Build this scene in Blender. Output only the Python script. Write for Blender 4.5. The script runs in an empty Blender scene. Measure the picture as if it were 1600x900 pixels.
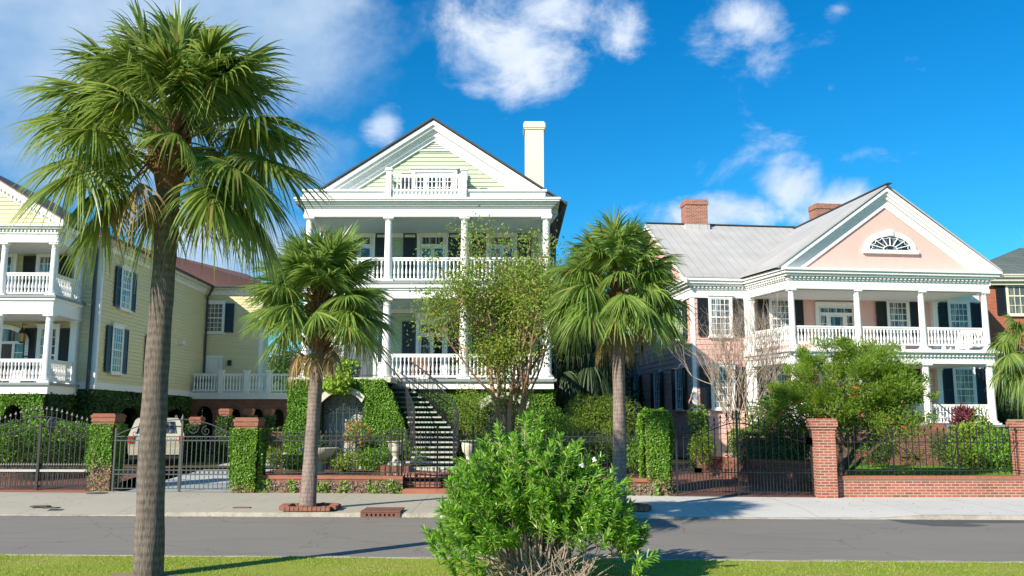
import bpy, math, random
import numpy as np
from mathutils import Vector, Matrix
random.seed(7); RNG = np.random.default_rng(11)
scene = bpy.context.scene
COL = scene.collection
pi = math.pi

# ---------------------------------------------------------------- camera
FOC = 1400.0; TILT = math.atan(205/1400); CH = 2.25
cam_d = bpy.data.cameras.new('camera'); cam = bpy.data.objects.new('camera', cam_d); COL.objects.link(cam)
cam_d.lens = 31.5; cam_d.sensor_width = 36; cam_d.clip_end = 3000; cam_d.clip_start = 0.1
cam.location = (0, 0, CH); cam.rotation_euler = (pi/2 + TILT, 0, 0)
scene.camera = cam

def ray(px, py):
    u = (px-800)/FOC; v = (450-py)/FOC
    return np.array((u, math.cos(TILT)-v*math.sin(TILT), math.sin(TILT)+v*math.cos(TILT)))
def at(px, py, Y):
    d = ray(px, py); s = Y/d[1]; return (d[0]*s, Y, CH+d[2]*s)
def onz(px, py, z):
    d = ray(px, py); s = (z-CH)/d[2]; return (d[0]*s, d[1]*s, z)

# ---------------------------------------------------------------- mesh builder
class MB:
    def __init__(s): s.V = []; s.F = []; s.n = 0
    def add(s, V, F):
        V = np.asarray(V, float).reshape(-1, 3)
        if isinstance(F, np.ndarray): s.F.append(F.astype(int)+s.n)
        else:
            by = {}
            for f in F: by.setdefault(len(f), []).append(f)
            for k, fs in by.items(): s.F.append(np.array(fs, int)+s.n)
        s.V.append(V); s.n += len(V); return s
    BF = [(0,3,2,1),(4,5,6,7),(0,1,5,4),(1,2,6,5),(2,3,7,6),(3,0,4,7)]
    def box(s, x0, x1, y0, y1, z0, z1):
        return s.add([(x0,y0,z0),(x1,y0,z0),(x1,y1,z0),(x0,y1,z0),(x0,y0,z1),(x1,y0,z1),(x1,y1,z1),(x0,y1,z1)], s.BF)
    def bar(s, p, q, w, h, up=(0,0,1)):
        p = np.array(p, float); q = np.array(q, float); d = q-p; d /= np.linalg.norm(d)
        a = np.cross(d, up); 
        if np.linalg.norm(a) < 1e-6: a = np.array((1.,0,0))
        a /= np.linalg.norm(a); b = np.cross(a, d); a = a*w/2; b = b*h/2
        V = [p-a-b, p+a-b, p+a+b, p-a+b, q-a-b, q+a-b, q+a+b, q-a+b]
        return s.add(V, [(0,3,2,1),(4,5,6,7),(0,1,5,4),(1,2,6,5),(2,3,7,6),(3,0,4,7)])
    def tube(s, pts, r, n=6, cap=True):
        P = np.array(pts, float); m = len(P)
        R = np.full(m, r, float) if np.isscalar(r) else np.array(r, float)
        T = np.gradient(P, axis=0); T /= (np.linalg.norm(T, axis=1)[:, None]+1e-9)
        ref = np.array((0,0,1.)) if abs(T[0][2]) < .9 else np.array((1.,0,0))
        a = np.cross(T[0], ref); a /= np.linalg.norm(a)
        ang = np.arange(n)*2*pi/n; V = []
        for i in range(m):
            a = a - T[i]*np.dot(a, T[i]); a /= (np.linalg.norm(a)+1e-9); b = np.cross(T[i], a)
            V.append(P[i] + R[i]*(np.cos(ang)[:, None]*a + np.sin(ang)[:, None]*b))
        V = np.concatenate(V); i0 = np.arange(m-1)[:, None]*n; j = np.arange(n)[None]; k = (j+1) % n
        F = np.stack([i0+j, i0+k, i0+n+k, i0+n+j], -1).reshape(-1, 4)
        s.add(V, F)
        if cap:
            base = s.n-len(V)
            s.F.append(np.array([list(range(n-1, -1, -1))])+base); s.F.append(np.array([list(range(n))])+base+(m-1)*n)
        return s
    def lathe(s, prof, cx, cy, n=16):
        return s.tube2([(cx, cy, z) for r, z in prof], [r for r, z in prof], n)
    def tube2(s, pts, R, n):          # vertical axis rings
        ang = np.arange(n)*2*pi/n+pi/n; V = []
        for (x, y, z), r in zip(pts, R): V.append(np.stack([x+r*np.cos(ang), y+r*np.sin(ang), np.full(n, z)], 1))
        m = len(pts); V = np.concatenate(V); i0 = np.arange(m-1)[:, None]*n; j = np.arange(n)[None]; k = (j+1) % n
        F = np.stack([i0+j, i0+k, i0+n+k, i0+n+j], -1).reshape(-1, 4); s.add(V, F)
        b = s.n-len(V); s.F.append(np.array([list(range(n-1, -1, -1))])+b); s.F.append(np.array([list(range(n))])+b+(m-1)*n)
        return s
    def prism(s, pts, vec):           # polygon (3d pts) extruded along vec
        P = np.array(pts, float); n = len(P); Q = P+np.array(vec, float)
        F = [tuple(range(n-1, -1, -1)), tuple(range(n, 2*n))]+[(i, (i+1) % n, n+(i+1) % n, n+i) for i in range(n)]
        return s.add(np.concatenate([P, Q]), F)
    def poly(s, pts2, z0, z1):        # horizontal polygon slab
        return s.prism([(x, y, z0) for x, y in pts2], (0, 0, z1-z0))
    def face(s, *pts): return s.add(pts, [tuple(range(len(pts)))])
    def ring(s, c, r, tr, axis='y', n=12, k=4):
        a = np.linspace(0, 2*pi, n+1)
        if axis == 'y': P = [(c[0]+r*math.cos(t), c[1], c[2]+r*math.sin(t)) for t in a]
        else: P = [(c[0]+r*math.cos(t), c[1]+r*math.sin(t), c[2]) for t in a]
        return s.tube(P, tr, k, False)
    def mesh(s, name, off=(0,0,0), smooth=False, recalc=False):
        me = bpy.data.meshes.new(name)
        V = np.concatenate(s.V) - np.array(off, float)
        F = s.F; sizes = np.concatenate([np.full(len(f), f.shape[1]) for f in F]); loops = np.concatenate([f.ravel() for f in F])
        me.vertices.add(len(V)); me.vertices.foreach_set('co', V.ravel().astype('f'))
        me.loops.add(len(loops)); me.loops.foreach_set('vertex_index', loops.astype('i'))
        me.polygons.add(len(sizes)); st = np.concatenate([[0], np.cumsum(sizes)[:-1]])
        me.polygons.foreach_set('loop_start', st.astype('i')); me.polygons.foreach_set('loop_total', sizes.astype('i'))
        me.polygons.foreach_set('use_smooth', np.ones(len(sizes), bool))
        me.update(calc_edges=True); me.validate(); me.set_sharp_from_angle(angle=math.radians(38))
        return me

def offset_poly(pts, d):
    n = len(pts); out = []
    for i in range(n):
        p0, p1, p2 = map(lambda q: np.array(q, float), (pts[i-1], pts[i], pts[(i+1) % n]))
        e1 = p1-p0; e1 /= np.linalg.norm(e1); e2 = p2-p1; e2 /= np.linalg.norm(e2)
        n1 = np.array((e1[1], -e1[0])); n2 = np.array((e2[1], -e2[0]))     # outward for CCW
        m = n1+n2; m /= np.linalg.norm(m); out.append(tuple(p1+m*d/np.dot(m, n1)))
    return out

# ---------------------------------------------------------------- things
def tagit(o, label=None, cat=None, group=None, kind=None):
    if label: o['label'] = label
    if cat: o['category'] = cat
    if group: o['group'] = group
    if kind: o['kind'] = kind
    return o
class Thing:
    def __init__(s, name, label, cat, loc=(0,0,0), th=None, group=None):
        s.o = bpy.data.objects.new(name, None); COL.objects.link(s.o); s.o.empty_display_size = .3
        s.o.location = loc; s.loc = np.array(loc, float); s.th = th
        if th is not None: s.o.rotation_euler = (0, 0, th); s.off = (0, 0, loc[2])      # house frame: local xy, world z
        else: s.off = tuple(loc)
        tagit(s.o, label, cat, group)
    def part(s, name, mb, mat, parent=None, smooth=False, label=None, kind=None):
        me = mb.mesh(name, s.off, smooth); me.materials.append(mat)
        o = bpy.data.objects.new(name, me); COL.objects.link(o); o.parent = parent or s.o
        tagit(o, label, kind=kind); return o
    def inst(s, name, me, pos, rz=0, parent=None):      # instance of shared mesh; pos in frame coords
        o = bpy.data.objects.new(name, me); COL.objects.link(o); o.parent = parent or s.o
        if parent is None: o.location = np.array(pos, float)-np.array(s.off); o.rotation_euler = (0, 0, rz)
        return o
    def hit(s, px, py, x=None, y=None):                 # pixel ray onto a wall plane of the frame
        d = ray(px, py); o = np.array((0, 0, CH)); th = s.th or 0
        if s.th is not None:
            c, n = math.cos(th), math.sin(th); R = lambda v: np.array((c*v[0]+n*v[1], -n*v[0]+c*v[1], v[2]))
            o = R(o-np.array((s.loc[0], s.loc[1], 0))); d = R(d)
        t = (x-o[0])/d[0] if x is not None else (y-o[1])/d[1]
        return o+d*t
def solo(name, mb, mat, label=None, cat=None, loc=(0,0,0), group=None, kind=None, smooth=False, mats=None):
    me = mb.mesh(name, loc, smooth); me.materials.append(mat)
    o = bpy.data.objects.new(name, me); COL.objects.link(o); o.location = loc
    return tagit(o, label, cat, group, kind)

# ---------------------------------------------------------------- materials
class N:
    def __init__(s, name):
        s.m = bpy.data.materials.new(name); s.m.use_nodes = True; s.t = s.m.node_tree; s.t.nodes.clear()
        s.out = s.t.nodes.new('ShaderNodeOutputMaterial')
    def n(s, typ, **kw):
        nd = s.t.nodes.new(typ)
        for k, v in kw.items():
            if k.startswith('i_'):
                nd.inputs[k[2:].replace('_', ' ')].default_value = v
            else: setattr(nd, k, v)
        return nd
    def l(s, a, b): s.t.links.new(a, b)
    def ramp(s, fac, stops):
        r = s.n('ShaderNodeValToRGB'); e = r.color_ramp.elements
        while len(e) < len(stops): e.new(.5)
        for el, (p, c) in zip(e, stops): el.position = p; el.color = (*c, 1)
        s.l(fac, r.inputs[0]); return r.outputs[0]
    def noise(s, vec, scale, detail=4, rough=.6):
        t = s.n('ShaderNodeTexNoise'); t.inputs['Scale'].default_value = scale; t.inputs['Detail'].default_value = detail; t.inputs['Roughness'].default_value = rough
        if vec is not None: s.l(vec, t.inputs['Vector'])
        return t.outputs['Fac']
    def map(s, vec, scale=(1,1,1), loc=(0,0,0)):
        t = s.n('ShaderNodeMapping'); t.inputs['Scale'].default_value = scale; t.inputs['Location'].default_value = loc; s.l(vec, t.inputs['Vector']); return t.outputs[0]
    def mix(s, fac, a, b, mode='MIX'):
        t = s.n('ShaderNodeMix', data_type='RGBA', blend_type=mode)
        if isinstance(fac, (int, float)): t.inputs[0].default_value = fac
        else: s.l(fac, t.inputs[0])
        for k, v in ((6, a), (7, b)):
            if isinstance(v, tuple): t.inputs[k].default_value = (*v, 1)
            else: s.l(v, t.inputs[k])
        return t.outputs[2]
    def bump(s, h, strength=.3, dist=.02):
        b = s.n('ShaderNodeBump'); b.inputs['Strength'].default_value = strength; b.inputs['Distance'].default_value = dist; s.l(h, b.inputs['Height']); return b.outputs[0]
    def principled(s, col, rough=.6, nor=None, metal=0, spec=.5):
        p = s.n('ShaderNodeBsdfPrincipled'); p.inputs['Metallic'].default_value = metal; p.inputs['Specular IOR Level'].default_value = spec
        if isinstance(col, tuple): p.inputs['Base Color'].default_value = (*col, 1)
        else: s.l(col, p.inputs['Base Color'])
        if isinstance(rough, (int, float)): p.inputs['Roughness'].default_value = rough
        else: s.l(rough, p.inputs['Roughness'])
        if nor is not None: s.l(nor, p.inputs['Normal'])
        s.l(p.outputs[0], s.out.inputs[0]); return p
def obj_co(n): return n.n('ShaderNodeTexCoord').outputs['Object']
def sc(c, k): return tuple(min(1, x*k) for x in c)

def paint(name, col, rough=.55, var=.12, scale=1.2, bump=.08, streak=True, metal=0, dirt=None):
    n = N(name); co = obj_co(n)
    f = n.noise(co, scale, 6, .65); g = n.noise(n.map(co, (9, 9, .9)), 1.3, 4) if streak else f
    c = n.mix(f, sc(col, 1-var), sc(col, 1+var*.6)); 
    g2 = n.ramp(g, [(.35, (0,0,0)), (.75, (1,1,1))])
    c = n.mix(g2, c, n.mix(.25 if streak else .1, c, dirt or sc(col, .6)))
    n.principled(c, rough, n.bump(n.noise(co, 30, 3), bump, .01), metal); return n.m
def siding(name, col, board=.19):
    n = N(name); co = obj_co(n)
    s_ = n.n('ShaderNodeSeparateXYZ'); n.l(co, s_.inputs[0])
    def M(op, a, b=None):
        t = n.n('ShaderNodeMath', operation=op)
        for i, v in enumerate((a, b)):
            if v is None: continue
            if isinstance(v, (int, float)): t.inputs[i].default_value = v
            else: n.l(v, t.inputs[i])
        return t.outputs[0]
    row = M('FLOOR', M('DIVIDE', s_.outputs[2], board)); u = M('ADD', s_.outputs[0], s_.outputs[1])
    seg = M('FLOOR', M('DIVIDE', M('ADD', u, M('MULTIPLY', M('SINE', M('MULTIPLY', row, 12.9)), 3.7)), 3.1))
    wn = n.n('ShaderNodeTexWhiteNoise', noise_dimensions='2D'); cb = n.n('ShaderNodeCombineXYZ'); n.l(row, cb.inputs[0]); n.l(seg, cb.inputs[1]); n.l(cb.outputs[0], wn.inputs['Vector'])
    c = n.mix(wn.outputs[0], sc(col, .965), sc(col, 1.02))
    f = n.noise(n.map(co, (1, 1, 6)), 1.7, 5); c = n.mix(n.ramp(f, [(.3, (0,0,0)), (.8, (1,1,1))]), c, n.mix(.25, c, sc(col, .65)))
    n.principled(c, .6, n.bump(n.noise(n.map(co, (3, 3, 40)), 2, 3), .1, .01)); return n.m
def brick(name, c1, c2, mortar, w=.235, h=.075, flat=False, stain=.5, bump=.5):
    n = N(name); co = obj_co(n); s_ = n.n('ShaderNodeSeparateXYZ'); n.l(co, s_.inputs[0])
    cb = n.n('ShaderNodeCombineXYZ')
    if flat: n.l(s_.outputs[0], cb.inputs[0]); n.l(s_.outputs[1], cb.inputs[1])
    else:
        a = n.n('ShaderNodeMath', operation='ADD'); n.l(s_.outputs[0], a.inputs[0]); n.l(s_.outputs[1], a.inputs[1]); n.l(a.outputs[0], cb.inputs[0]); n.l(s_.outputs[2], cb.inputs[1])
    b = n.n('ShaderNodeTexBrick'); n.l(cb.outputs[0], b.inputs['Vector'])
    b.inputs['Scale'].default_value = 1; b.inputs['Brick Width'].default_value = w; b.inputs['Row Height'].default_value = h; b.inputs['Mortar Size'].default_value = .010; b.inputs['Mortar Smooth'].default_value = .15; b.inputs['Bias'].default_value = -.15
    b.inputs['Color1'].default_value = (*c1, 1); b.inputs['Color2'].default_value = (*c2, 1); b.inputs['Mortar'].default_value = (*mortar, 1)
    f = n.noise(co, 1.1, 6); c = n.mix(n.ramp(f, [(.35, (0,0,0)), (.75, (1,1,1))]), b.outputs[0], n.mix(stain, b.outputs[0], sc(c1, .35)))
    f2 = n.noise(co, 25, 3); c = n.mix(.35, c, n.mix(f2, sc(c1, .5), sc(c2, 1.4)), 'OVERLAY')
    inv = n.n('ShaderNodeMath', operation='SUBTRACT'); inv.inputs[0].default_value = 1; n.l(b.outputs['Fac'], inv.inputs[1])
    n.principled(c, .85, n.bump(inv.outputs[0], bump, .01)); return n.m
def leafmat(name, c1, c2, transl=.3, rough=.5, clump=1.2, c3=None, spec=.4, patch=None):
    n = N(name); g = n.n('ShaderNodeNewGeometry'); co = obj_co(n)
    st = [(0, c1), (.8, c2)] if c3 is None else [(0, c1), (.75, c2), (.9, c2), (.97, c3)]
    c = n.ramp(g.outputs['Random Per Island'], st)
    f = n.noise(co, clump, 3); c = n.mix(n.ramp(f, [(.35, (0,0,0)), (.65, (1,1,1))]), c, n.mix(.35, c, c2))
    if patch: c = n.mix(n.ramp(n.noise(co, patch[1], 5, .65), [(patch[2], (0,0,0)), (patch[2]+.1, (1,1,1))]), c, n.mix(.75, c, patch[0]))
    p = n.principled(c, rough, spec=spec)
    t = n.n('ShaderNodeBsdfTranslucent'); n.l(n.mix(.5, c, sc(c2, 1.6)), t.inputs[0])
    m = n.n('ShaderNodeMixShader'); m.inputs[0].default_value = transl; n.l(p.outputs[0], m.inputs[1]); n.l(t.outputs[0], m.inputs[2]); n.l(m.outputs[0], n.out.inputs[0]); return n.m
def barkmat(name, c1, c2, stretch=(9, 9, 1), scale=2.5, rings=0, bump=.7):
    n = N(name); co = obj_co(n)
    f = n.noise(n.map(co, stretch), scale, 6, .7); g = n.noise(co, 1.3, 4)
    h = f
    if rings:
        w = n.n('ShaderNodeTexWave', wave_type='BANDS', bands_direction='Z'); w.inputs['Scale'].default_value = rings; w.inputs['Distortion'].default_value = 2.5; w.inputs['Detail'].default_value = 3; n.l(co, w.inputs['Vector'])
        ad = n.n('ShaderNodeMath', operation='MULTIPLY_ADD'); n.l(w.outputs['Fac'], ad.inputs[0]); ad.inputs[1].default_value = .10; n.l(f, ad.inputs[2]); h = ad.outputs[0]
    c = n.ramp(h, [(.35, c1), (.75, c2)]); c = n.mix(n.ramp(g, [(.4, (0,0,0)), (.7, (1,1,1))]), c, n.mix(.4, c, sc(c1, .8)))
    n.principled(c, .9, n.bump(h, bump, .03), spec=.2); return n.m
def glassmat(name, col=(.015, .02, .028), light=(.20, .22, .23), rough=.06):
    n = N(name); co = obj_co(n)
    f = n.noise(n.map(co, (5, 5, .6)), 1.5, 3); f = n.ramp(f, [(.5, (0,0,0)), (.62, (1,1,1))])
    n.principled(n.mix(f, col, light), rough, spec=.9); return n.m

M = {}
M['white'] = paint('white_paint', (.82, .82, .81), .45, .05, .8, .04, dirt=(.52,.50,.46))
M['white2'] = paint('white_paint_weathered', (.74, .74, .72), .5, .08, 1.1, .06, dirt=(.45,.43,.38))
M['yellow'] = siding('yellow_siding_paint', (.64, .56, .33))
M['green'] = siding('green_siding_paint', (.46, .55, .39))
M['pink'] = siding('pink_siding_paint', (.76, .44, .39))
M['pinkflat'] = paint('pink_stucco_paint', (.78, .46, .41), .6, .04, .7, .03)
M['cream'] = paint('cream_stucco', (.72, .70, .54), .7, .06, 1.5, .1)
M['shutter_navy'] = paint('navy_shutter_paint', (.018, .038, .055), .45, .1)
M['shutter_black'] = paint('black_shutter_paint', (.012, .014, .016), .4, .1)
M['shutter_blue'] = paint('slate_blue_shutter_paint', (.03, .045, .065), .45, .1)
M['ceil'] = paint('pale_teal_ceiling_paint', (.45, .62, .62), .6, .05)
M['ceilw'] = paint('pale_grey_ceiling_paint', (.68, .70, .70), .6, .05)
M['floor'] = paint('grey_porch_floor_paint', (.25, .27, .27), .6, .1)
M['door_grey'] = paint('grey_door_paint', (.10, .125, .135), .45, .06)
M['door_brown'] = paint('dark_brown_door_varnish', (.07, .025, .015), .3, .15)
M['glass'] = glassmat('window_glass')
M['glass_c'] = glassmat('window_glass_curtained', (.05,.06,.07), (.42,.42,.38))
M['glass_t'] = glassmat('window_glass_shaded', (.08,.085,.075), (.20,.19,.14))
M['iron'] = paint('black_wrought_iron', (.018, .02, .022), .5, .2, 5, .2, False)
M['iron_g'] = paint('grey_green_wrought_iron', (.055, .068, .068), .5, .2, 5, .2, False)
M['brick'] = brick('red_orange_brick', (.45, .15, .09), (.20, .085, .06), (.54, .48, .40), stain=.3)
M['brick_old'] = brick('old_brown_brick', (.30, .115, .07), (.17, .07, .045), (.26, .21, .17), stain=.5)
M['brick_cap'] = brick('brick_cap', (.42, .16, .095), (.27, .11, .07), (.28, .20, .15), stain=.4)
M['brick_edge'] = brick('soldier_course_brick', (.46, .16, .085), (.30, .11, .06), (.30, .23, .18), w=.075, h=.25, stain=.3)
M['brick_house'] = brick('deep_red_house_brick', (.46, .13, .06), (.32, .08, .04), (.42, .30, .22), stain=.25)
M['brick_pave'] = brick('brick_paving', (.34, .15, .11), (.22, .10, .08), (.14, .10, .08), w=.2, h=.1, flat=True, stain=.4)
M['stone'] = paint('pale_cast_stone', (.55, .54, .44), .8, .15, 3, .2)
M['stone_g'] = paint('grey_stone', (.42, .43, .40), .8, .15, 3, .2)
M['roof_brown'] = None
def metal_roof(name, col, pitch, axis, rough=.55, tile=False):
    n = N(name); co = obj_co(n); s_ = n.n('ShaderNodeSeparateXYZ'); n.l(co, s_.inputs[0])
    m = n.n('ShaderNodeMath', operation='PINGPONG'); n.l(s_.outputs[axis], m.inputs[0]); m.inputs[1].default_value = pitch/2
    r = n.ramp(m.outputs[0], [(0, (1,1,1)), (.03, (0,0,0))])
    r.node.color_ramp.elements[1].position = .025
    f = n.noise(co, .9, 6); c = n.mix(f, sc(col, .75), sc(col, 1.2)); c = n.mix(n.n('ShaderNodeMath').outputs[0] if False else r, c, sc(col, .72))
    n.principled(c, rough, n.bump(r, .5, .03)); return n.m
M['roof_brown'] = metal_roof('red_brown_metal_roof', (.19, .10, .085), .5, 1)
M['roof_grey'] = metal_roof('pale_grey_metal_roof', (.44, .43, .415), .45, 0)
M['roof_grey_y'] = metal_roof('pale_grey_metal_roof_cross', (.42, .41, .395), .45, 1)
M['roof_dark'] = paint('dark_roof_edge', (.045, .045, .05), .7, .2)
M['slate'] = brick('slate_roof', (.19, .23, .20), (.13, .16, .14), (.05, .06, .06), w=.3, h=.2, stain=.3, bump=.3)
M['carpaint'] = paint('beige_car_paint', (.50, .46, .36), .25, .03, 1, 0, False)
M['rubber'] = paint('black_rubber', (.02, .02, .02), .8, .1, 3, .1, False)
M['taillight'] = paint('red_taillight', (.6, .01, .01), .2, .05, 1, 0, False)
M['chrome'] = paint('brushed_metal', (.5, .5, .5), .3, .05, 1, 0, False, metal=1)
M['rust'] = paint('rusty_cast_iron', (.17, .075, .05), .8, .3, 6, .3, False)
M['darkiron'] = paint('dark_cast_iron', (.07, .06, .055), .8, .3, 6, .3, False)
M['soil'] = paint('dry_soil', (.24, .17, .11), .95, .3, 4, .5, False)
M['dark'] = paint('painted_interior_shade', (.02, .018, .016), .9, .1, 2, .1, False)  # near-black colour puts the shade of hollow openings into the paint
M['terracotta'] = paint('blue_glazed_pot', (.03, .07, .16), .3, .2, 2, .1, False)
M['bark_palm'] = barkmat('palm_bark', (.07, .056, .048), (.25, .205, .178), (20, 20, 3.2), 2.4, 2.6)
M['bark_palm2'] = barkmat('palm_bark_pale', (.13, .095, .082), (.32, .255, .225), (9, 9, 2.2), 2.6, 3.2)
M['boot'] = barkmat('palm_boots', (.12, .055, .03), (.38, .21, .12), (6, 6, 2), 3)
M['bark_tan'] = barkmat('crape_myrtle_bark', (.22, .12, .075), (.48, .30, .20), (3, 3, 1), 3, bump=.2)
M['bark_grey'] = barkmat('grey_twig_bark', (.26, .20, .155), (.52, .44, .36), (5, 5, 1), 3, bump=.3)
M['bark_dark'] = barkmat('dark_bark', (.06, .045, .035), (.20, .15, .12), (6, 6, 1), 3)
M['palm1'] = leafmat('big_palm_leaf', (.05, .13, .02), (.25, .33, .065), .42, .36, .9, (.34, .27, .09), .6)
M['palm2'] = leafmat('sunny_palm_leaf', (.07, .16, .022), (.26, .37, .08), .40, .4, .9, (.40, .34, .11), .5)
M['palm_dark'] = leafmat('shaded_palm_leaf', (.02, .05, .02), (.06, .11, .04), .25, .5)  # shaded copy of the palm leaf, darkness put into its colour
M['palm_old'] = leafmat('dead_palm_leaf', (.22, .14, .06), (.34, .24, .10), .2, .7)
M['petiole'] = leafmat('palm_petiole', (.12, .16, .04), (.30, .28, .08), .1, .5)
M['oleander'] = leafmat('oleander_leaf', (.035, .12, .02), (.22, .44, .035), .35, .35, 2.2, (.34, .42, .06), .5)
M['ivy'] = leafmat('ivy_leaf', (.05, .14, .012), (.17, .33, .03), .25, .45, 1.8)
M['ivy_d'] = leafmat('shaded_ivy_leaf', (.02, .05, .012), (.07, .14, .025), .25, .5, 1.4)  # ivy leaf darkened in colour to carry the shade where it grows
M['vine_dry'] = leafmat('dry_grey_vine', (.15, .13, .09), (.30, .27, .20), .1, .8)
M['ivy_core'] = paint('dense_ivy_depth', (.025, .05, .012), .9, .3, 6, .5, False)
M['hedge'] = leafmat('hedge_leaf', (.03, .075, .015), (.09, .17, .035), .25, .45)
M['shrub'] = leafmat('yellow_green_shrub_leaf', (.10, .19, .02), (.30, .40, .05), .35, .45)
M['lime'] = leafmat('lime_leaf', (.16, .32, .02), (.36, .52, .05), .35, .4)
M['bottle'] = leafmat('bottlebrush_leaf', (.055, .13, .015), (.22, .34, .03), .35, .45, 1.3)
M['crape'] = leafmat('crape_myrtle_leaf', (.08, .17, .02), (.26, .36, .05), .35, .5, 1.2, (.30, .10, .03))
M['sago'] = leafmat('sago_leaf', (.03, .09, .02), (.10, .22, .05), .2, .35)
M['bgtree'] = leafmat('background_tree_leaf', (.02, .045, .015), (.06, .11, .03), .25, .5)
M['redfl'] = leafmat('red_flower', (.45, .03, .015), (.65, .09, .04), .3, .6)
M['pinkfl'] = leafmat('pink_flower', (.55, .10, .15), (.65, .20, .25), .3, .6)
M['whitefl'] = leafmat('white_flower', (.75, .75, .72), (.85, .85, .8), .3, .6)
M['orangefl'] = leafmat('orange_leaf', (.22, .12, .03), (.48, .20, .06), .3, .6)
M['purple'] = leafmat('purple_leaf', (.10, .02, .04), (.20, .05, .07), .3, .6)
M['grass'] = leafmat('grass_blade', (.16, .27, .025), (.34, .44, .06), .4, .6, .6, (.46, .40, .16), patch=((.42, .34, .15), 1.1, .53))
M['lawn'] = leafmat('lawn_blade', (.07, .18, .015), (.17, .34, .03), .3, .6)
# ---------------------------------------------------------------- plants
def unit(v): return v/(np.linalg.norm(v, axis=-1, keepdims=True)+1e-9)
def runit(n): return unit(RNG.normal(size=(n, 3)))
def leaves(mb, P, T, NF, size, aspect=.6, fold=.12):
    P = np.asarray(P); T = unit(T); S = unit(np.cross(T, NF)); NF = np.cross(S, T); size = np.broadcast_to(np.asarray(size, float), (len(P),))[:, None]
    V = np.stack([P, P+T*size*.45+S*size*aspect/2+NF*size*fold, P+T*size, P+T*size*.45-S*size*aspect/2+NF*size*fold], 1).reshape(-1, 3)
    i = np.arange(len(P))[:, None]*4
    F = np.concatenate([i+np.array([[0, 1, 2]]), i+np.array([[0, 2, 3]])], 0)
    return mb.add(V, F)
def strips(mb, B, D, L, W, prof, bend=0, side=None, down=(0, 0, -1), bp=2.0):
    B = np.asarray(B, float); D = unit(np.asarray(D, float)); n = len(B); m = len(prof)
    L = np.broadcast_to(np.asarray(L, float), (n,)); W = np.broadcast_to(np.asarray(W, float), (n,)); bend = np.broadcast_to(np.asarray(bend, float), (n,))
    if side is None:
        r = runit(n)*.5+np.array((0, 0, 1.)); side = unit(np.cross(D, r))
    t = np.linspace(0, 1, m)
    C = B[:, None]+D[:, None]*(L[:, None]*t)[..., None]*(1-.25*np.clip(bend, 0, 1)[:, None, None]*t[None, :, None])+np.array(down)*(bend[:, None]*L[:, None]*t[None]**bp)[..., None]
    w = (W[:, None]*np.array(prof)[None]/2)[..., None]*side[:, None]
    V = np.stack([C-w, C+w], 2).reshape(-1, 3)
    i = (np.arange(n)[:, None]*m*2+np.arange(m-1)[None]*2).reshape(-1, 1)
    return mb.add(V, i+np.array([[0, 1, 3, 2]]))

def trunk_mb(pts, radii, n=22, wob=.03, ringn=0, per=14):
    P = np.array(pts, float); t = np.linspace(0, 1, per*(len(P)-1)+1); tt = np.linspace(0, 1, len(P))
    C = np.stack([np.interp(t, tt, P[:, k]) for k in range(3)], 1)
    for k in (0, 1):       # smooth the joints
        c = C[:, k].copy(); c[4:-4] = np.convolve(C[:, k], np.ones(9)/9, 'valid'); C[:, k] = c
    R = np.interp(t, tt, radii); ang = np.arange(n)*2*pi/n; V = []
    ph = RNG.uniform(0, 6, 6)
    for i in range(len(C)):
        z = C[i, 2]
        r = R[i]*(1+wob*np.sin(3*ang+ph[0]+z*.9)+wob*.8*np.sin(5*ang+ph[1]-z*1.7)+wob*.6*np.sin(z*7+ph[2])+RNG.normal(size=n)*wob*.35)
        V.append(np.stack([C[i, 0]+r*np.cos(ang), C[i, 1]+r*np.sin(ang), np.full(n, z)], 1))
    m = len(C); V = np.concatenate(V); i0 = np.arange(m-1)[:, None]*n; j = np.arange(n)[None]; k = (j+1) % n
    mb = MB(); mb.add(V, np.stack([i0+j, i0+k, i0+n+k, i0+n+j], -1).reshape(-1, 4))
    mb.F.append(np.array([list(range(n))])+(m-1)*n); return mb

def frond(blade, pet, base, az, el, Lp, Lf, nl=40, droop=.35, spread=2.3, w=.045, sag=.25):
    """one fan frond: petiole from base, costapalmate fan of narrow drooping segments"""
    f0 = np.array((math.cos(az)*math.cos(el), math.sin(az)*math.cos(el), math.sin(el)))
    ts = np.linspace(0, 1, 6); P = np.array(base)+np.outer(ts*Lp, f0); P[:, 2] -= sag*Lp*ts**2
    pet.tube(P, [.028, .022, .018, .015, .013, .011], 4, False)
    f = unit(P[-1]-P[-2]); f = unit(f+np.array((0, 0, -.12)))
    s = unit(np.cross(f, (0, 0, 1.)) if abs(f[2]) < .97 else np.cross(f, (math.cos(az), math.sin(az), 0)))
    roll = RNG.normal()*.25; up = np.cross(s, f); s, up = s*math.cos(roll)+up*math.sin(roll), up*math.cos(roll)-s*math.sin(roll)
    a = np.linspace(-spread, spread, nl)+RNG.normal(size=nl)*.03
    D = np.outer(np.cos(a), f)+np.outer(np.sin(a), s)
    fold = .34*np.abs(np.sin(a))**1.2
    D = unit(D - up*fold[:, None] - np.array((0,0,.18))*(np.abs(a)/spread)[:, None] + RNG.normal(size=(nl, 3))*.04)
    cost = np.clip(np.cos(a*.75), 0, 1)*Lf*.28
    B = P[-1]+np.outer(cost, f)-up*(cost**2)[:, None]*.35
    L = Lf*(.78+.22*np.cos(a*.9))*RNG.uniform(.88, 1.06, nl)
    S = unit(np.outer(-np.sin(a), f)+np.outer(np.cos(a), s)+up*(RNG.choice([-.55,.55], nl))[:, None])
    dr = droop*RNG.uniform(.6, 1.7, nl)
    strips(blade, B, D, L, w*RNG.uniform(.85, 1.15, nl), [.5, 1, 1, .82, .55, .3, .05], dr, S, bp=2.6)

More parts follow.
